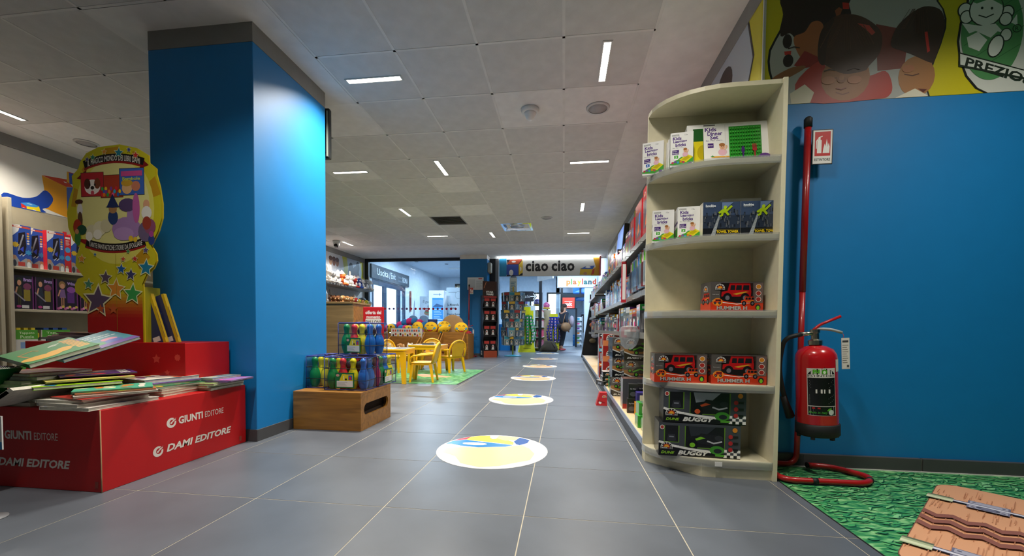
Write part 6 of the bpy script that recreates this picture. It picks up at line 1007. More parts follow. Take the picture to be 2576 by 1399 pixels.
hd = bx('header', BC, r, -.2, -.08, 1.55, .18, -.06, 1.98); A = Art('#1a100c', .38, .43); A.poly([(0, .15), (.38, .2), (.38, .43), (0, .43)], '#3a1c10'); A.line([(.03, .25), (.09, .41)], .012, '#d88a5a'); A.text('STAR', .09, .13, .2, .05, '#d8d8d4', .05); A.text('WARS', .09, .07, .2, .05, '#d8d8d4', .05); A.rect(0, 0, .38, .05, '#8a2420'); A.on(hd, (-.2, -.08, 1.55), name='header_print')
for k, z in enumerate((.171, .56, .95, 1.3)): bx('tray', BC, r, -.18, -.13, z-.012, .18, .13, z) if k else None
def blister(name, w, h, c1, c2, d=.03):
    o = bx(name, paint(c1, .35), None, -w/2, 0, 0, w/2, .004, h); MB().prism(rr(-w*.36, .08*h, w*.36, .62*h, w*.12), 0, d, T=Matrix.Rotation(PI/2, 4, 'X')).build('bubble', VINYL, o); A = NA(); A.rect(-w*.45, .68*h, w*.9, .26*h, c2); A.ell(0, .36*h, .2*w, .22*h, '#d8d2cc'); A.ell(0, .42*h, .1*w, .1*h, c2); A.rect(-.25*w, .12*h, .5*w, .08*h, '#e2deda'); A.on(o, (0, 0, 0), name='card_print'); return o
fb = blister('figure_pack', .15, .27, '#1a1416', '#9a2a24'); M3 = Matrix.Rotation(.5, 4, 'Z')
f_ = True
for k, z in enumerate((.171, .56, .95, 1.3)):
    for i, x in enumerate((-.09, .08)):
        for dd in (0,):
            p_ = M3 @ Vector((x, -.09, 0)); o = fb if f_ else copy_tree(fb); f_ = False; o.location = (-1.95+p_.x, 10.5+p_.y, z+.002); o.rotation_euler = (.0, 0, .5); o.scale = (1, 1, .92 if k == 3 else 1); tag(o, 'black carded figure pack on the film-toy display, %s tray, %s' % (['bottom', 'second', 'third', 'top'][k], 'column side' if i == 0 else 'aisle side'), 'toy pack', 'carded figures on the black display')
# ================================================================== SPINNER RACK WITH HANGING PACKS
r = empty('spinner_rack', (-1.38, 11.02, 0)); tag(r, 'round spinner rack hung with small toy packs beside the entrance', 'rack'); MB().lathe([(0, 0), (.24, 0), (.24, .02), (.03, .04), (0, .04)], 20).build('foot', paint('#1f86a8', .4), r); MB().tube([(0, 0, .04), (0, 0, 1.9)], .02, 10).build('pole', paint('#c9b018', .4), r); MB().lathe([(0, 1.62), (.14, 1.62), (.14, 1.68), (0, 1.68)], 16).build('ring', paint('#d8c01c', .4), r); tp = bx('top_card', paint('#b8cfd8', .4), r, -.1, -.01, 1.7, .1, .01, 2.15); Art('#c6d6d8', .2, .45).lines(.03, .06, .14, .3, 7, '#5a8aa0', .4).on(tp, (-.1, -.01, 1.7))
PKM = [blister('hanging_pack', .13, .2, c, d) for c, d in (('#7a8a90', '#3a6a8a'), ('#5a7078', '#a83a3a'), ('#8a9a98', '#2a8aa0'), ('#4a5a60', '#d8b03a'))]
TI = ['bottom', 'second', 'third', 'fourth', 'fifth', 'top']; us = set()
for t in range(6):
    for k in range(7):
        a = -PI/2+2*PI*(k-3)/12; kk = (t*3+k) % 4; R_ = .25+.02*(t % 2); o = PKM[kk] if kk not in us else copy_tree(PKM[kk]); us.add(kk)
        o.location = (-1.38+R_*math.cos(a), 11.02+R_*math.sin(a), .3+.235*t); o.rotation_euler = (.08, 0, a+PI/2+.6*((k*7+t) % 3-1)); o.scale = (1.35, 1.35, 1.3); tag(o, 'small toy pack on the spinner rack, %s tier, %s from the column' % (TI[t], ORD[k]), 'toy pack', 'toy packs on the spinner rack')
# ================================================================== ENTRANCE: sign, light strip, frames
s = bx('entrance_sign', paint('#b0aeaa', .5), None, -1.79, 11.16, 2.2, .93, 11.2, 2.69); tag(s, 'wide hanging entrance sign with big black lettering and a toy cube', 'sign')
A = Art('#c9c7c3', 2.72, .488); A.STEP = .0001; A.rect(0, 0, .2, .488, '#1f7aa4'); A.poly([(.2, 0), (.26, .2), (.2, .46), (.55, .47), (.65, .42), (.65, .02), (.4, 0)], '#1c1c28'); A.poly([(.2, .33), (.3, .46), (.64, .47), (.53, .33)], '#b04a30'); A.poly([(.2, .04), (.2, .32), (.53, .32), (.53, .02)], '#2f4a9a'); A.poly([(.54, .03), (.54, .32), (.65, .45), (.65, .1)], '#d2b23c'); A.ell(.4, .4, .06, .025, '#ddd8d4'); A.ell(.33, .1, .06, .08, '#ddd8d4'); A.ell(.595, .2, .02, .06, '#ddd8d4')
A.text('ciao', .73, .13, .62, .29, '#17171a', .034, gap=1.08); A.text('ciao', 1.44, .13, .62, .29, '#17171a', .034, gap=1.08)
A.poly([(2.5, 0), (2.58, .12), (2.62, .25), (2.55, .488), (2.72, .488), (2.72, 0)], '#b8891c'); A.poly([(2.2, .03), (2.22, .2), (2.4, .24), (2.6, .24), (2.58, .05), (2.5, .02)], '#c8a52c'); A.poly([(2.22, .18), (2.35, .25), (2.6, .27), (2.55, .18)], '#3a5aa4'); A.ell(2.42, .23, .07, .025, '#ddd8d4'); A.poly([(2.5, .02), (2.58, .05), (2.6, .2), (2.54, .16)], '#b0382a'); A.ell(2.35, .06, .05, .04, '#b08058')
A.on(s, (-1.79, 11.16, 2.201))
r = empty('light_strip', (-.46, 11.14, 2.736)); tag(r, 'long bright white light strip above the entrance sign', 'light'); bx('diffuser', mat('strip_lit', '#f4fbff', .4, emit=14), r, -1.38, -.015, -.03, 1.4, .015, .0)
d_ = empty('door_4', (-1.88, 11.2, 0)); struct(d_); bx('frame', blackm, d_, -.18, -.05, 0, -.02, .08, 2.69); bx('frame_inner', paint('#6a6e72', .4), d_, -.02, -.05, 0, .07, .05, 2.69); bx('pane', GLASS, d_, .07, .05, .02, .42, .06, 2.69) if False else None
pp = bx('trim_3', paint('#b04a4a', .5), None, .93, 11.1, 2.2, .97, 11.25, 2.72); struct(pp)
# glass partition of the hall with black mullions
gp = empty('window_5', (-1.3, 13.7, 0)); struct(gp)
for x0, x1 in ((-.5, -.32), (.46, .56), (-.98, -.9)): bx('mullion', mat('mullion_black', '#10141c', .4), gp, x0, -.05, 0, x1, .05, HC)
for x0, x1 in ((-.9, -.5), (-.32, .46)): bx('pane', GLASS, gp, x0, -.006, .05, x1, .006, HC)
bx('blue_panel', mat('blue_paint_far', '#0b78bd'), gp, -.32, -.03, 0, -.22, .03, 2.9) if False else bx('blue_panel', mat('blue_paint_far', '#0b78bd'), gp, -.9, -.02, 0, -.5, -.008, .9); bx('push_bar', paint('#b02a30', .3), gp, -.42, -.16, 1.02, .05, -.12, 1.07)
o = MB().prism([(0, 0), (.5, 0), (.62, .17), (.5, .34), (0, .34)], 0, .03, T=Matrix.Translation((-1.52, 13.55, 1.66)) @ Matrix.Rotation(PI/2, 4, 'X')).build('arrow_sign', paint('#26262a', .5)); tag(o, 'black arrow-shaped exit sign behind the green packet rack', 'sign'); A = NA(); A.text('Uscita', .03, .12, .24, .11, '#dfe2e4', .02); A.text('/Exit', .28, .12, .12, .1, '#cfd2d4', 0); A.line([(.4, .17), (.57, .17)], .025, '#f0f0ee'); A.line([(.5, .07), (.58, .17), (.5, .27)], .025, '#f0f0ee'); A.on(o, (-1.52, 13.519, 1.66)); MB().tube([(-1.3, 13.56, 0), (-1.3, 13.56, 1.7)], .015, 8).build('post', blackm, o)
o = bx('hanging_sign', paint('#d6d8d8', .5), None, -.02, -.5, 0, .02, .5, .36); o.location = (-.6, 12.9, 2.3); o.rotation_euler = (0, 0, .55); tag(o, 'white hanging sign seen edge-on just outside the entrance', 'sign'); A = NA(); A.lines(.3, .12, .5, .1, 1, '#3a3c40'); A.poly([(.9, .02), (.98, .05), (.93, .15)], '#c85a3a'); A.on(o, (.0205, -.5, 0), (0,1,0), (0,0,1)); MB().tube([(0, -.4, .36), (0, -.4, .75)], .004, 5).tube([(0, .4, .36), (0, .4, .75)], .004, 5).build('wire', paint('#8a8c8e'), o)
# playland beam and pier
o = MB().box(-.24, 14.0, 2.16, 1.12, 14.06, HC).build('wall_playland_beam', mat('hall_white', '#dfe6ec')); struct(o); o2 = bx('wall_playland_pier', mat('hall_white', '#dfe6ec'), None, .69, 14.0, 0, 1.12, 14.3, 2.16); struct(o2)
s = bx('playland_sign', paint('#dcdcda', .5), None, -.22, 13.97, 2.17, 1.1, 13.998, 2.5); tag(s, 'white hanging sign with rainbow lower-case lettering beyond the entrance', 'sign'); A = NA(); x = .29
for ch_, w_, d0, h_, c in (('p', .14, -.06, .19, '#d2862a'), ('l', .035, 0, .19, '#5a9a3a'), ('a', .13, 0, .13, '#c86a2a'), ('y', .14, -.06, .19, '#d8b82a'), ('l', .035, 0, .2, '#c8442a'), ('a', .13, 0, .13, '#1f6a6a'), ('n', .12, 0, .13, '#20505a'), ('d', .13, 0, .19, '#c84a2a')): A.text(ch_, x, .1+d0, w_, h_, c, .04); x += w_+.02
A.on(s, (-.22, 13.97, 2.17))
# shops further on
r = empty('exit_lightbox', (.18, 17.0, 1.62)); tag(r, 'red lit exit box in a black frame at the end of the hall', 'sign'); bx('frame', blackm, r, -.29, 0, -.04, .3, .12, .48); bx('panel', mat('exit_red', '#d2362a', .4, emit=.9), r, -.24, -.008, 0, .25, 0, .43); A = NA(); A.text('exit', -.15, .08, .3, .16, '#f2d8d0', .04); A.rect(-.16, .27, .32, .02, '#f2d8d0'); A.rect(-.16, .02, .32, .02, '#f2d8d0'); A.on(r, (0, -.0085, 0))
d_ = empty('door_5', (.35, 17.1, 0)); struct(d_)
for a in ((-.5, -.4, 0, 2.9), (.12, .2, 0, 1.62), (-.4, .8, 2.08, 2.2), (-.4, .8, 2.8, 2.9), (.28, .34, 2.2, 2.8)): bx('frame', blackm, d_, a[0], 0, a[2], a[1], .1, a[3])
o = carton('blue_board', .62, .06, .5, '#3a86c4', Art('#3a86c4', .62, .5).lines(.05, .05, .5, .4, 8, '#8ab8dc', .4)); o.location = (.25, 18.6, .0); tag(o, 'speckled blue panel standing at the far end of the hall', 'panel')
r = empty('magazine_rack', (.52, 17.2, 0)); tag(r, 'white magazine rack beside the clothes rail in the far shop', 'rack'); bx('frame', paint('#c8d2da', .4), r, -.02, 0, 0, .0, .4, 1.3); bx('frame', paint('#c8d2da', .4), r, .24, 0, 0, .26, .4, 1.3)
for k in range(6): bx('shelf', paint('#c8d2da', .4), r, 0, 0, .1+.2*k, .24, .4, .12+.2*k); p_ = bx('magazines', paint(HUES[k], .4), r, .02, .05, .121+.2*k, .22, .09, .25+.2*k); Art('#d0d4d8', .2, .13).rect(.02, .02, .1, .07, HUES[k+2]).on(p_, (.02, .05, .121+.2*k))
r = empty('clothes_rail', (.9, 18.2, 0)); tag(r, 'rail of dark hanging clothes in the far shop', 'clothes rail'); MB().tube([(-.15, 0, 0), (-.15, 0, 1.5), (.15, 0, 1.5), (.15, 0, 0)], .015, 8).build('rail', paint('#8a8e94', .3), r)
for k in range(5): MB().add([(-.13+.06*k, -.2, 1.4), (-.09+.06*k, -.2, 1.4), (-.09+.06*k, .2, 1.4), (-.13+.06*k, .2, 1.4), (-.13+.06*k, -.24, .6), (-.09+.06*k, -.24, .6), (-.09+.06*k, .24, .6), (-.13+.06*k, .24, .6)], [(0,1,2,3), (7,6,5,4), (0,4,5,1), (1,5,6,2), (2,6,7,3), (3,7,4,0)]).build('garment', paint(['#2a2a34', '#3a2f2c', '#26303a', '#1d1f24', '#4a3a34'][k], .8), r)
o = carton('blue_display', .7, .1, .3, '#2a6ac8', Art('#2f72d0', .7, .3).poly([(.05, .05), (.4, .2), (.65, .12), (.4, .04)], '#7ab0e8')); o.location = (.72, 17.3, 2.25); tag(o, 'bright blue printed panel above the far shop window', 'panel'); o2 = dup(o, (.78, 17.35, 1.95), 0, 'second blue printed panel below the first in the far shop')
r = empty('track_light', (.25, 17.4, 2.62)); tag(r, 'black track spotlight hanging in the far shop', 'spotlight'); bx('head', blackm, r, -.07, -.07, -.1, .07, .07, .06); MB().tube([(0, 0, .06), (0, 0, .43)], .01, 6).build('stem', blackm, r)
# ------------------------------------------------------------------ gondola, packet racks, bag outside
r = empty('entrance_gondola', (-1.2, 14.1, 0)); tag(r, 'white toy gondola with pink boxes just outside the entrance', 'shelf unit'); bx('end_panel', paint('#c9d4d8', .5), r, -.28, -.45, 0, .24, -.42, 1.53); bx('spine', paint('#c2beb4', .5), r, -.04, -.42, 0, .0, .95, 1.53); bx('far_panel', paint('#b4a68c', .5), r, .0, .93, 0, .72, .97, 1.45)
for z in (.12, .48, .82, 1.15): bx('shelf', paint('#d2cfc8', .5), r, 0, -.42, z-.02, .5, .93, z)
q = random.Random(8); KK = None
for j, z in enumerate((.12, .48, .82, 1.15)):
    for k in range(5):
        c = [['#c07a8a', '#b04a6a', '#d8b0b8'], ['#d2486a', '#c83a5a', '#e0a8b4'], ['#d8c8b8', '#c04a7a', '#e4dcd4'], ['#c8b49a', '#d8d0c8', '#b89ab0']][j][k % 3]
        o = carton('pink_toy_box', .2, .2, .24, c, Art(c, .2, .24).ell(.1, .12, .06, .08, '#e8dcdc').rect(0, .2, .2, .03, '#b03a5a'), rightart=Art(c, .2, .24).ell(.1, .12, .05, .07, '#e8dcdc')); o.location = (-.84, 13.82+.25*k, z+.001); o.rotation_euler = (0, 0, .3); tag(o, 'pale toy box on the entrance gondola, %s shelf, %s along' % (['bottom', 'second', 'third', 'top'][j], ORD[k]), 'toy box', 'toy boxes on the entrance gondola')
for k, (x, y, c) in enumerate(((-1.36, 13.9, '#7a6ab0'), (-.92, 14.0, '#7a6ab0'), (-.62, 14.6, '#c05a8a'))):
    o = empty('domed_toy', (x, y, 1.5345 if k < 2 else 1.46)); tag(o, ['purple domed toy on the end of the gondola top', 'purple domed toy in the middle of the gondola top', 'pink wrapped toy over the rear of the gondola'][k], 'toy'); MB().lathe([(0, 0), (.13, 0), (.13, .06), (0, .06)], 16).build('base', paint('#c8a43a', .4), o); MB().ball((0, 0, .13), .12, 14, 10).build('dome', paint(c, .3), o)
def rack(label, x, y, colr, pc, h, s, gname):
    r = empty('packet_rack', (x, y, 0), .2); tag(r, label, 'rack', 'yellow cardboard packet racks'); YC = mat('yellow_card', '#d6cf12', .4)
    MB().add([(-.27, -.2, 0), (.27, -.2, 0), (.27, .2, 0), (-.27, .2, 0), (-.17, -.1, .5), (.17, -.1, .5), (.17, .1, .5), (-.17, .1, .5)], [(0,3,2,1), (4,5,6,7), (0,1,5,4), (1,2,6,5), (2,3,7,6), (3,0,4,7)]).build('base', YC, r); bx('column', YC, r, -.14, -.06, .5, .14, .06, h-.25); bx('header', YC, r, -.17, -.02, h-.25, .12, .02, h); bx('side_flag', YC, r, .06, -.1, h-.45, .2, -.08, h-.12); A = NA(); A.lines(-.12, .12, .24, .03, 1, '#3a3a1c'); A.on(r, (0, -.2, 0), (1, 0, 0), (0, .2, 1)) ; M_ = Matrix.Rotation(.2, 4, 'Z')
    pk = MB().add([(-.055, 0, 0), (.055, 0, 0), (.055, 0, .13), (-.055, 0, .13), (-.03, -.022, .03), (.03, -.022, .03), (.03, -.022, .1), (-.03, -.022, .1), (0, .01, .065)], [(0,1,5,4), (1,2,6,5), (2,3,7,6), (3,0,4,7), (4,5,6,7), (0,3,8), (1,0,8), (2,1,8), (3,2,8)]).mesh('foil_packet', mat('foil_'+pc, pc, .2, metal=.35, var=.4, scale=30)); am = NA().ell(0, .065, .026, .022, '#e0a8c8').rect(-.02, .03, .04, .012, '#e8e04a').mesh('packet_print', (0, -.0225, 0), (1,0,0), (0,0,1), PRINTG)
    for i in range(5):
        for j in range(9):
            a = -PI/2+(i-2)*.55; R_ = .2+.012*(j % 2)+.05*math.sin(j*.6); p_ = M_ @ Vector((R_*1.15*math.cos(a), R_*math.sin(a), 0)); o = place('foil_packet', pk, None, (x+p_.x, y+p_.y, .25+j*.1), rot=(.12, 0, a+PI/2+.2)); place('packet_print', am, o); tag(o, '%s foil packet on the %s, strip %s, %s up' % (gname[0], gname[1], ['one', 'two', 'three', 'four', 'five'][i], ORD[j]), 'packet', gname[0]+' foil packets')
    return r
rack('yellow cardboard rack hung with green foil packets outside the entrance', -1.19, 13.1, '#d6cf12', '#1f7a3c', 1.46, 1, ('green', 'nearer yellow rack')); rack('yellow cardboard rack hung with blue packets beside the person', -.34, 14.75, '#d6cf12', '#2f3f9a', 1.3, 1, ('blue', 'farther yellow rack'))
m_ = MB(); nb = 14; V_ = []
for j, (z, sc_) in enumerate(((0, 1), (.08, 1.05), (.2, .85), (.3, .6), (.36, .5))): V_ += [(.28*sc_*math.cos(2*PI*i/nb)*(1+.08*math.sin(3*i+j))+.12*z, .16*sc_*math.sin(2*PI*i/nb)*(1+.08*math.cos(2*i+j)), z) for i in range(nb)]
m_.add(V_, [(k*nb+i, k*nb+(i+1) % nb, (k+1)*nb+(i+1) % nb, (k+1)*nb+i) for k in range(4) for i in range(nb)]+[tuple(range(nb))[::-1], tuple(range(4*nb, 5*nb))], smooth=True); o = m_.build('cloth_bag', mat('dark_canvas', '#3a3024', .9, bump=.4, bscale=20), None, (-.5, 13.45, 0)); tag(o, 'dark brown canvas bag slumped on the floor outside the entrance', 'bag')
for s in (-1, 1): MB().tube([(.1, s*.06, .34), (.14, s*.1, .26), (.22, s*.12, .14)], .012, 6).build('handle', mat('dark_canvas', '#3a3024'), o)
# ------------------------------------------------------------------ person
def skin(name, V, E_, R_, material, parent=None, sub=2):
    me = bpy.data.meshes.new(name); me.from_pydata(V, E_, []); me.materials.append(material); o = bpy.data.objects.new(name, me); COL.objects.link(o); o.parent = parent
    md = o.modifiers.new('skin', 'SKIN'); md.use_smooth_shade = True
    for v, r in zip(me.skin_vertices[0].data, R_): v.radius = (r, r) if not hasattr(r, '__len__') else r
    me.skin_vertices[0].data[0].use_root = True
    sb_ = o.modifiers.new('sub', 'SUBSURF'); sb_.levels = sub; sb_.render_levels = sub; return o
SK = mat('skin', '#b98568', .5)
pe = empty('person', (-.02, 14.32, 0), 2.2); tag(pe, 'person in dark jacket and trousers with a tan shoulder bag reaching to a rack', 'person')
Vb = [(0, 0, .88), (0, 0, 1.05), (0, -.01, 1.22), (0, -.02, 1.34), (0, -.03, 1.42), (0, -.05, 1.5), (0, -.05, 1.58),  # spine to head top
      (.17, -.02, 1.3), (.24, -.1, 1.08), (.22, -.3, .98), (.21, -.4, .97),      # arm raised forward
      (-.17, -.02, 1.3), (-.23, .03, 1.06), (-.22, -.04, .83), (-.22, -.06, .75),
      (.09, 0, .84), (.1, -.04, .47), (.1, .06, .08), (.1, -.09, .03),
      (-.09, 0, .84), (-.1, .06, .47), (-.1, .14, .1), (-.1, .0, .03)]
Eb = [(0,1),(1,2),(2,3),(3,4),(4,5),(5,6),(3,7),(7,8),(8,9),(9,10),(3,11),(11,12),(12,13),(13,14),(0,15),(15,16),(16,17),(17,18),(0,19),(19,20),(20,21),(21,22)]
Rb = [(.14,.1),(.13,.095),(.15,.1),(.11,.08),(.05,.05),(.075,.09),(.07,.085),.06,.046,.034,.03,.06,.046,.034,.03,.09,.062,.042,.035,.09,.062,.042,.035]
body = skin('body', Vb, Eb, Rb, SK, pe)
skin('jacket', Vb[:4]+[Vb[7], Vb[8], (.22, -.28, .985), Vb[11], Vb[12], (-.22, -.03, .86)], [(0,1),(1,2),(2,3),(3,4),(4,5),(5,6),(3,7),(7,8),(8,9)], [(.165,.125),(.15,.115),(.17,.12),(.125,.095),.072,.056,.044,.072,.056,.044], mat('dark_jacket', '#1f2836', .85), pe)
skin('trousers', [Vb[0], Vb[15], Vb[16], (.1, .05, .12), Vb[19], Vb[20], (-.1, .13, .14)], [(0,1),(1,2),(2,3),(0,4),(4,5),(5,6)], [(.155,.115),.1,.072,.055,.1,.072,.055], mat('dark_trousers', '#23262f', .85), pe)
for s, y in ((1, .06), (-1, .14)): MB().ball((s*.1, y-.07, .04), (.045, .125, .04), 12, 8).build('shoe', paint('#b84a52', .6), pe)
MB().ball((0, -.035, 1.56), (.088, .098, .085), 14, 10).ball((0, .045, 1.44), (.075, .05, .13), 12, 8).build('hair', mat('brown_hair', '#3a2418', .7, bump=.4), pe)
for s in (-1, 1): MB().ball((s*.03, -.138, 1.535), .009, 6, 5).build('eye', paint('#1a1410', .3), pe)
MB().ball((0, -.15, 1.51), (.012, .016, .018), 8, 6).build('nose', SK, pe); MB().ball((0, -.14, 1.475), (.024, .008, .007), 8, 6).build('mouth', paint('#9a5048', .5), pe)
for hx_, hy_, hz_, dy in ((.21, -.44, .965, -1), (-.22, -.07, .7, 0)):
    for k in range(5): MB().tube([(hx_+(-.026+.013*k), hy_, hz_), (hx_+(-.028+.014*k), hy_+(-.035 if dy else -.008), hz_+(-.004 if dy else -.035)), (hx_+(-.024+.012*k), hy_+(-.06-.008*(k in (1, 2, 3)) if dy else -.016), hz_+(-.02 if dy else -.062))], [.0095, .0085, .007], 6).build('finger', SK, pe)
pb_ = empty('shoulder_bag', (-.02, 14.32, 0), 2.2); tag(pb_, 'tan leather shoulder bag hanging at the hip of the person', 'bag'); MB().ball((-.3, .1, .82), (.11, .2, .16), 16, 10).build('pouch', mat('tan_leather', '#8a6440', .6, bump=.2), pb_); MB().tube([(-.3, -.06, .9), (-.2, -.02, 1.2), (-.14, .0, 1.39), (-.2, .08, 1.2), (-.3, .24, .9)], .012, 6).build('strap', mat('tan_leather', '#8a6440'), pb_)
jk = MB().ball((0, 0, 0), (.09, .16, .2), 12, 9).build('folded_jacket', mat('pale_cloth', '#a89aa4', .9, bump=.4, bscale=18), None, (.27, 14.18, 1.02)); tag(jk, 'pale grey-pink garment carried at the side of the person', 'garment')
# ================================================================== AISLE SHELVING ON THE RIGHT
gd = empty('aisle_shelving', (.78, 6.3, 0)); tag(gd, 'long grey aisle shelving full of boxed toys behind the end shelf', 'shelf unit'); gx, gy = .78, 6.3
METAL = mat('shelf_metal', '#6c6c69', .4, metal=.3); KICK = mat('kick_plate', '#3c4046', .45); DECK = mat('deck_wood', '#cdb48c', .5)
Y0, Y1 = 2.48, 10.3; NS = 8; bay = (Y1-Y0)/NS
for k in range(NS):
    a = Y0+bay*k-gy; b = a+bay-.006
    bx('kick_plate', KICK, gd, .478-gx, a, 0, .494-gx, b, .075); bx('base_rail', mat('rail_blue', '#8e9aae', .3), gd, .47-gx, a, .078, .476-gx, b, .118); bx('deck', DECK, gd, .478-gx, a, .08, 1.07-gx, b, .1)
    bx('back_panel', mat('back_grey', '#7d8084', .5), gd, 1.068-gx, a, .1, 1.082-gx, b, 1.95); bx('upright', METAL, gd, 1.045-gx, a-.015, .1, 1.068-gx, a+.015, 1.95)
    for z, x in ((.737, .63), (1.085, .64), (1.505, .62)):
        if k >= 6: z -= .05
        s_ = bx('shelf', METAL, gd, x-gx, a, z-.028, 1.066-gx, b, z); bx('price_rail', mat('rail_white', '#77766f', .3), s_, x-.006-gx, a, z-.045, x-gx, b, z+.004)
        for q_ in range(3): MB().tube([(x-.006-gx, a+.2+.3*q_, z-.05), (x-.05-gx, a+.2+.3*q_, z-.055), (x-.05-gx, a+.2+.3*q_, z-.07)], .003, 5).build('hook', METAL, s_) if z > .8 and k < 4 else None
q = random.Random(21)
def toyart(w, h, c, seed):
    p = random.Random(seed); A = Art(c, w, h); A.rect(0, .78*h, w, .22*h, p.choice(HUES)); A.rect(.1*w, .12*h, .8*w, .55*h, p.choice(['#1d1d22', '#8f9094', '#2a2a34', '#34363c'])); A.ell(.45*w, .4*h, .22*w, .18*h, p.choice(HUES)); A.ell(.6*w, .34*h, .14*w, .12*h, p.choice(HUES)); A.rect(.12*w, .84*h, .6*w, .08*h, '#e8e6e0'); return A
CN = {'#a3202a': 'dark red', '#7a9ab4': 'pale blue', '#2f86b4': 'blue', '#b8b8bc': 'silver-grey', '#5a5c62': 'grey', '#3a3c42': 'charcoal', '#c84a2a': 'orange-red', '#d8d6d0': 'white', '#4a7a4a': 'green', '#c9a43a': 'mustard', '#7a3a6a': 'plum'}
def row(sname, z, x0, ylist, cols, wr, hr, dr, group):
    y = ylist[0]; k = 0; seen = {}
    while y < ylist[1]:
        w = q.uniform(*wr); h = q.uniform(*hr); d = q.uniform(*dr); c = cols[k % len(cols)]
        o = carton('toy_carton', w, d, h, c, toyart(w, h, c, k*7+int(z*100)), rightart=toyart(d, h, c, k*11+3)); o.location = (x0+d/2+.01, y+w/2, z+.001); o.rotation_euler = (0, 0, -PI/2+q.uniform(-.06, .06)); nm = CN[c]
        tag(o, '%s toy carton on the aisle %s, %s along' % (nm, sname, ORD[k] if k < 20 else 'far'), 'toy box', group); y += w+.015; k += 1
row('top shelf', 1.505, .64, (4.15, 6.2), ['#a3202a', '#a3202a', '#b8b8bc', '#5a5c62', '#a3202a'], (.16, .24), (.16, .3), (.12, .2), 'cartons on the top aisle shelf')
row('far top shelf', 1.505, .64, (6.4, 8.3), ['#5a5c62', '#3a3c42', '#b8b8bc', '#4a7a4a'], (.16, .26), (.1, .2), (.12, .2), 'cartons on the top aisle shelf')
row('far low top shelf', 1.455, .64, (8.5, 10.1), ['#b8b8bc', '#c9a43a', '#3a3c42', '#4a7a4a'], (.16, .26), (.16, .26), (.12, .2), 'cartons on the top aisle shelf')
row('second shelf', 1.085, .66, (4.3, 6.6), ['#7a9ab4', '#2f86b4', '#7a9ab4', '#2f86b4', '#d8d6d0'], (.12, .16), (.2, .32), (.07, .1), 'cartons on the second aisle shelf')
row('far second shelf', 1.035, .66, (7.4, 10.0), ['#b8b8bc', '#d8d6d0', '#c9a43a', '#7a3a6a', '#4a7a4a'], (.18, .28), (.18, .3), (.12, .18), 'cartons on the second aisle shelf')
row('third shelf', .737, .66, (3.7, 6.6), ['#5a5c62', '#a3202a', '#b8b8bc', '#5a5c62', '#3a3c42', '#7a9ab4'], (.16, .22), (.18, .28), (.12, .2), 'cartons on the third aisle shelf')
row('far third shelf', .687, .66, (7.4, 10.0), ['#5a5c62', '#4a7a4a', '#b8b8bc', '#3a3c42'], (.2, .3), (.2, .28), (.14, .2), 'cartons on the third aisle shelf')
row('deck back row', .1, .80, (5.3, 6.9), ['#a3202a', '#a3202a', '#c84a2a'], (.2, .24), (.5, .55), (.18, .2), 'red cartons at the back of the deck')
# large red window boxes on the top shelf next to the end unit
for k, (y, h, w) in enumerate(((3.32, .4, .3), (3.68, .36, .3), (4.0, .3, .2))):
    A = Art('#9a1c22', w, h); A.rect(.12*w, .18*h, .76*w, .55*h, '#4a4a54'); A.poly([(.3*w, .2*h), (.5*w, .5*h), (.62*w, .7*h), (.7*w, .3*h)], '#c8622e'); A.poly([(.55*w, .5*h), (.65*w, .72*h), (.8*w, .72*h), (.72*w, .4*h)], '#3a6ac0'); motor(A, .25*w, .84*h, .1*w, '#5a1418'); R2 = Art('#9a1c22', .2, h); motor(R2, .06, .86*h, .035, '#5a1418'); R2.ell(.14, .86*h, .03, .03, '#d8cfc8'); R2.ell(.14, .86*h, .024, .024, '#4a3a3a'); R2.ell(.05, .6*h, .025, .025, '#c8b8b0'); R2.rect(.08, .1*h, .1, .4*h, '#c85a2a')
    o = carton('robot_toy_box', w, .2, h, '#9a1c22', A, rightart=R2); o.location = (.735, y, 1.506); o.rotation_euler = (0, 0, -PI/2); tag(o, ['tallest dark red window box on the top shelf next to the end unit', 'middle dark red window box on the top shelf', 'shortest dark red window box on the top shelf'][k], 'toy box', 'dark red window boxes on the top shelf')
# hooks with hanging blister packs below the top shelf
BP = [blister('hanging_pack', .12, .3, c, d, .035) for c, d in (('#8a9aa4', '#3a9a3a'), ('#6a86a8', '#2a6ab0'), ('#a8b0b4', '#6ac02a'), ('#7a2a30', '#c8b0a8'))]; us2 = set()
for k in range(12):
    for j in range(2):
        kk = (k+2*j) % 4; o = BP[kk] if kk not in us2 else copy_tree(BP[kk]); us2.add(kk); o.location = (.665+.08*j, 3.2+.085*k, 1.125); o.rotation_euler = (0, 0, -PI/2+.5 if k < 6 else -PI/2+.15); tag(o, 'blister pack hanging below the top aisle shelf, %s hook, %s' % (ORD[k], 'front' if j == 0 else 'behind'), 'toy pack', 'blister packs on hooks'); MB().tube([(0, .0, .29), (0, .3-.08*j, .3)], .0025, 5).build('hook', METAL, o) if False else None
r = empty('price_sign', (.6, 4.28, 1.04)); tag(r, 'upright red price frame clipped to the second aisle shelf', 'price frame'); bx('frame', paint('#b0202e', .35), r, -.02, -.01, 0, .03, .01, .42); bx('card', paint('#dcdad6', .5), r, -.01, -.012, .03, .022, -.01, .39)
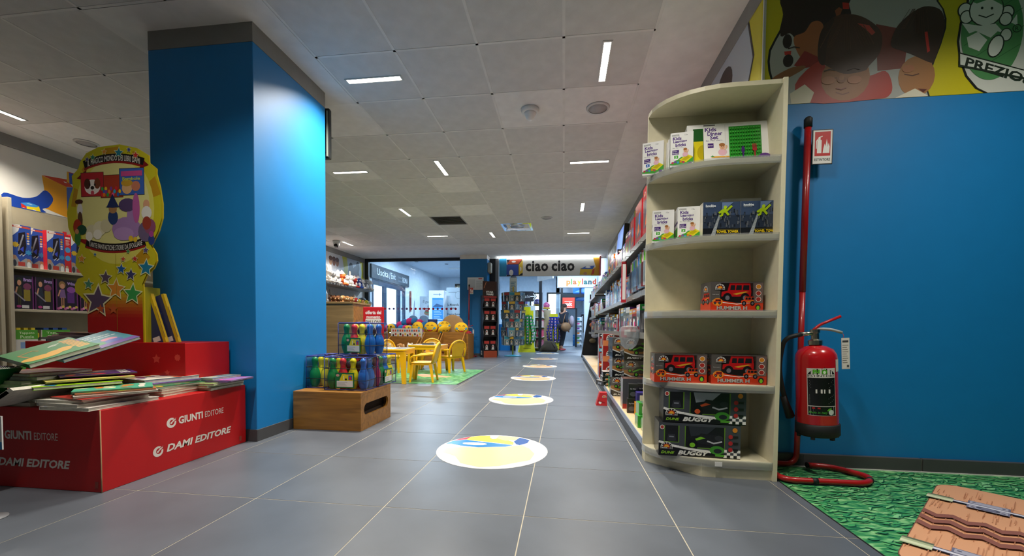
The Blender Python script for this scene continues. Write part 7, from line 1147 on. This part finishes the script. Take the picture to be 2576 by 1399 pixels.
# clear vinyl bag hanging at the third shelf
m_ = MB(); V_ = []; nb = 12
for j, (z, a, b) in enumerate(((0, .05, .05), (.06, .11, .1), (.14, .14, .12), (.24, .15, .13), (.3, .13, .11), (.32, .02, .02))): V_ += [(a*math.cos(2*PI*i/nb)*(1+.1*math.sin(2.3*i+j)), b*math.sin(2*PI*i/nb)*(1+.12*math.cos(1.7*i+j)), z) for i in range(nb)]
m_.add(V_, [(k*nb+i, k*nb+(i+1) % nb, (k+1)*nb+(i+1) % nb, (k+1)*nb+i) for k in range(5) for i in range(nb)]+[tuple(range(nb))[::-1]]); vb = m_.build('clear_bag', mat('wrinkled_vinyl', '#d2dae0', .12, kind='glass', bump=.9, bscale=14, alpha=.82), None, (.545, 3.5, .6)); tag(vb, 'crumpled clear vinyl bag hanging off the third aisle shelf', 'bag'); vb.scale = (.55, .55, .62)
MB().tube(bend([(-.06, 0, .31), (-.04, 0, .37), (.04, 0, .37), (.06, 0, .31)], .04), .005, 6).build('handle', VINYL, vb)
for k in range(3):
    o = carton('header_bag', .22, .05, .2, '#a3202a', toyart(.22, .2, '#a3202a', 40+k), rightart=Art('#a3202a', .05, .2)); o.location = (.7, 3.75+.3*k, .86 if k < 0 else .739); o.rotation_euler = (0, 0, -.4); tag(o, 'dark red topped toy bag standing %s behind the clear vinyl bag' % ['just', 'second', 'third'][k], 'toy pack', 'red topped bags') ; o.location.x = .93
# stacks of buggy boxes on the deck
def buggy(w, h):
    A = Art('#5d5a56', w, h); A.poly([(0, .3*h), (w, .3*h), (w, .62*h), (0, .55*h)], '#a8743c'); A.poly([(0, 0), (w, 0), (w, .18*h), (.4*w, .2*h), (0, .36*h)], '#111214'); A.line([(0, .38*h), (.3*w, .22*h), (.8*w, .17*h)], .01, '#dcdcd6'); motor(A, .24*w, .76*h, .17*w)
    A.poly([(.2*w, .42*h), (.45*w, .7*h), (.72*w, .68*h), (.82*w, .5*h), (.6*w, .38*h)], '#1a2420'); A.line([(.3*w, .46*h), (.55*w, .6*h), (.75*w, .5*h)], .012, '#5aa82a'); A.poly([(.55*w, .78*h), (.8*w, .86*h), (.84*w, .76*h), (.64*w, .7*h)], '#5aa82a')
    for x, y, r_ in ((.2, .52, .07), (.42, .34, .08), (.82, .55, .06), (.8, .32, .07)): A.ell(x*w, y*h, r_*w, r_*w, '#141414'); A.ell(x*w, y*h, r_*.6*w, r_*.6*w, '#5aa82a')
    A.text('BUGGY', .1*w, .05*h, .55*w, .09*h, '#dcdcd6', .03, .3); A.text('RADIO', .1*w, .17*h, .3*w, .05*h, '#8ac22a', .01) if False else None; return A
w, h, d = .255, .19, .24; SD = Art('#6a6c70', d, h).rect(0, 0, d, .2*h, '#1c1d20').line([(.02, .8*h), (.08, .4*h), (.2, .25*h)], .006, '#b8babc')
bg = carton('buggy_toy_box', w, d, h, '#55585c', buggy(w, h), SD, Art('#7a7c80', w, d).rect(.02, .02, w-.04, d-.04, '#5c5e62'))
cl = MB().box(-w/2-.0015, -d/2-.006, -.0, w/2+.0015, d/2+.0015, h+.0035).build('film_wrap', mat('film', '#f2f4f5', .08, kind='glass', bump=.35, bscale=9), bg)
for k, (x, y, z, lab) in enumerate([(.605, 4.22, .101, 'bottom of the rear stack'), (.61, 4.225, .297, 'middle of the rear stack'), (.60, 4.215, .493, 'top of the rear stack'), (.675, 3.84, .297, 'middle of the front stack'), (.665, 3.835, .493, 'top of the front stack'), (.69, 3.845, .101, 'bottom of the front stack')]): put1(bg, (x, y, z), .06*((k % 3)-1), 'film-wrapped green buggy box at the '+lab+' on the aisle deck', 'toy box', 'film-wrapped buggy boxes on the deck')
o = carton('car_toy_box', .28, .16, .25, '#44464c', Art('#44464c', .28, .25).rect(0, 0, .28, .04, '#a8322a').ell(.2, .1, .04, .03, '#a8322a'), Art('#8a8c90', .16, .25), Art('#6a4a48', .28, .16)); A = NA(); motor(A, .19, .18, .05); A.on(o, (-.14, -.081, 0)); o.location = (.64, 3.55, .101); o.rotation_euler = (0, 0, -.03); tag(o, 'large charcoal toy box before the front buggy stack on the deck', 'toy box')
dk = carton('dark_toy_box', .07, .06, .115, '#14161c', Art('#14161c', .07, .115).text('Sky Rider', .012, .07, .046, .012, '#b8bcc4', .01).ell(.035, .035, .025, .018, '#4a4c54'), Art('#26282e', .06, .115))
for k, (x, y, z) in enumerate([(.545, 3.32, .101), (.62, 3.35, .101), (.555, 3.325, .2165), (.63, 3.355, .2165)]): put1(dk, (x, y, z), -.08, 'small black toy box on the deck, '+['lower one at the deck edge', 'lower inner one', 'upper one at the deck edge', 'upper inner one'][k], 'toy box', 'small black boxes on the deck')
o = carton('purple_toy_box', .1, .1, .08, '#2f2470', Art('#2f2470', .1, .08).rect(.02, .012, .06, .05, '#d8d4c4').rect(.085, 0, .015, .08, '#b02a5a')); o.location = (.61, 3.2, .205); o.rotation_euler = (0, 0, -.05); tag(o, 'purple toy box showing its barcode near the end shelf', 'toy box')
o2 = carton('orange_toy_box', .11, .11, .103, '#c9821c', None); o2.location = (.61, 3.2, .101); tag(o2, 'orange toy box under the purple one near the end shelf', 'toy box')
gb = carton('green_toy_box', .1, .1, .08, '#3fa03a', Art('#3fa03a', .1, .08).rect(.02, .012, .06, .046, '#c9d4c4').rect(.02, .064, .012, .01, '#1d3a2a'), Art('#8fb08a', .1, .08), Art('#3fa03a', .1, .1).rect(.02, .02, .06, .06, '#5a6468'))
bar = NA()
for k in range(9): bar.rect(.026+.0055*k, .016, .0026 if k % 2 else .0015, .036, '#2a2c2a')
bar.on(gb, (-.05, -.0515, 0), name='barcode_print')
for k, (x, y, z) in enumerate([(.553, 2.86, .101), (.565, 2.89, .1815), (.57, 2.72, .101)]): put1(gb, (x, y, z), .02, 'green toy box at the deck edge, '+['lower of two', 'upper of two', 'the one closest to the end shelf'][k], 'toy box', 'green boxes on the deck')
# red motor boxes farther along, flat black boxes poking over the edge
rm = carton('red_motor_box', .2, .16, .2, '#8e2420', Art('#8e2420', .2, .2).rect(0, .05, .2, .07, '#c87a4a').ell(.1, .06, .04, .03, '#8a6a7a'), Art('#b8bcc0', .16, .2).ell(.08, .1, .05, .05, '#a8322e')); A = NA(); motor(A, .1, .14, .06); A.on(rm, (-.1, -.0815, 0))
for k in range(3):
    for j in range(3): put1(rm, (.60+.215*j, 5.35+.0*j, .101+.2005*k), 0, 'red motor-toy box on the deck, %s layer, %s from the aisle' % (['bottom', 'middle', 'top'][k], ORD[j]), 'toy box', 'red motor-toy boxes in a wall')
for k in range(3):
    o = carton('clear_toy_box', .14, .2, .2, '#a8acb0', toyart(.14, .2, '#8a2a2c', 60+k), Art('#c0c4c8', .2, .2).ell(.1, .1, .06, .06, '#a8322e')); o.location = (.555, 5.75, .101+.2005*k); tag(o, 'silver window box with a red toy, %s of the stack beside the red boxes' % ['bottom', 'middle', 'top'][k], 'toy box', 'silver window boxes in a stack')
fl = carton('flat_buggy_box', .3, .2, .055, '#b8b6b2', Art('#17181b', .3, .055).text('BUGGY', .1, .015, .15, .025, '#8ac22a', .03, .3), Art('#17181b', .2, .055).text('DUNE', .05, .012, .1, .025, '#9aa0b0', .03, .3), Art('#b8b6b2', .3, .2).rect(.05, .03, .2, .13, '#8f8c88')); A = NA(); motor(A, .05, .02, .022); A.on(fl, (-.15, -.1015, 0))
for k, (x, y, z, a) in enumerate([(.57, 4.92, .101, .35), (.6, 4.9, .157, .05), (.61, 4.9, .213, 0)]): put1(fl, (x, y, z), a, 'flat black-edged buggy box, '+['lowest and twisted out over the aisle', 'second of three', 'top of three'][k], 'toy box', 'flat boxes behind the buggy stacks')
o = carton('green_toy_box', .1, .14, .13, '#2f8a3c', Art('#2f8a3c', .1, .13).rect(.02, .04, .06, .04, '#d8b82a')); o.location = (.56, 4.62, .101); tag(o, 'single green box between the flat boxes and the buggy stack', 'toy box')
o = carton('red_price_box', .1, .09, .1, '#b81c2c', Art('#b81c2c', .1, .1).rect(.02, .02, .06, .055, '#dcd4c4')); o.location = (.63, 4.2, .688); tag(o, 'small bright red box with barcode on top of the rear buggy stack', 'toy box')
for k in range(3): o = carton('red_flat_box', .3, .14, .06, '#8a1c22', Art('#8a1c22', .3, .06).ell(.08, .03, .03, .02, '#c8b0a0').ell(.2, .03, .03, .02, '#c8b0a0')); o.location = (.86, 4.0+.33*k, .49+.0*k if k < 0 else .101); o.rotation_euler = (0, 0, .05); tag(o, 'flat dark red box lying at the back of the deck, %s from the end shelf' % ORD[k], 'toy box', 'flat red boxes at the back of the deck')
# red stand-up box on the floor
m_ = MB().add([(-.055, -.05, 0), (.055, -.05, 0), (.055, .05, 0), (-.055, .05, 0), (-.02, -.04, .13), (.05, -.04, .13), (.05, .04, .13), (-.02, .04, .13)], [(0,3,2,1), (4,5,6,7), (0,1,5,4), (1,2,6,5), (2,3,7,6), (3,0,4,7)]); o = m_.build('red_floor_box', paint('#b8262a', .35), None, (.385, 4.16, 0)); tag(o, 'red slanted toy box standing on the floor by the aisle shelving', 'toy box'); A = NA(); A.ell(-.015, .03, .014, .014, '#e0d4cc'); motor(A, .025, .085, .02, '#7a1a1c'); A.line([(-.04, .05), (.03, .03)], .008, '#8a1a1c'); A.on(o, (0, -.0505, 0), (1, 0, 0), (0, .077, 1))
# screen above the shelving
r = empty('screen', (.93, 6.95, 2.22)); tag(r, 'black flat screen with a blue picture above the aisle shelving', 'screen'); r.rotation_euler = (0, .08, 0); bx('housing', mat('screen_plastic', '#1a1d1e'), r, -.02, -.38, -.21, .06, .38, .21, bev=.012); bx('display_glass', mat('screen_blue', '#6a8ad0', .2, emit=.55), r, -.024, -.35, -.17, -.02, .35, .19); bx('bracket', blackm, r, .06, -.08, -.08, .16, .08, .08)
# tall black cardboard display leaning at the far end
r = empty('cardboard_display', (.58, 10.95, 0)); tag(r, 'tall black cardboard display leaning at the far end of the aisle shelving', 'toy display'); MB().add([(-.1, 0, 0), (.45, 0, 0), (.45, .3, 0), (-.1, .3, 0), (.13, .05, 1.55), (.3, .05, 1.55), (.3, .2, 1.55), (.13, .2, 1.55)], [(0,3,2,1), (4,5,6,7), (0,1,5,4), (1,2,6,5), (2,3,7,6), (3,0,4,7)]).build('body', BC, r); bx('header', paint('#4a201c', .5), r, .1, .03, 1.5, .32, .06, 1.68)
for k in range(7): MB().ball((.18+.05*(k % 3), -.04-.02*(k % 2), .45+.14*k), (.09, .06, .07), 9, 6).build('hanging_toy', paint(['#6a5a3a', '#b8b8bc', '#8a6a2a', '#c8622a', '#9aa0a4', '#a8903a', '#b8bcc0'][k], .35), r)
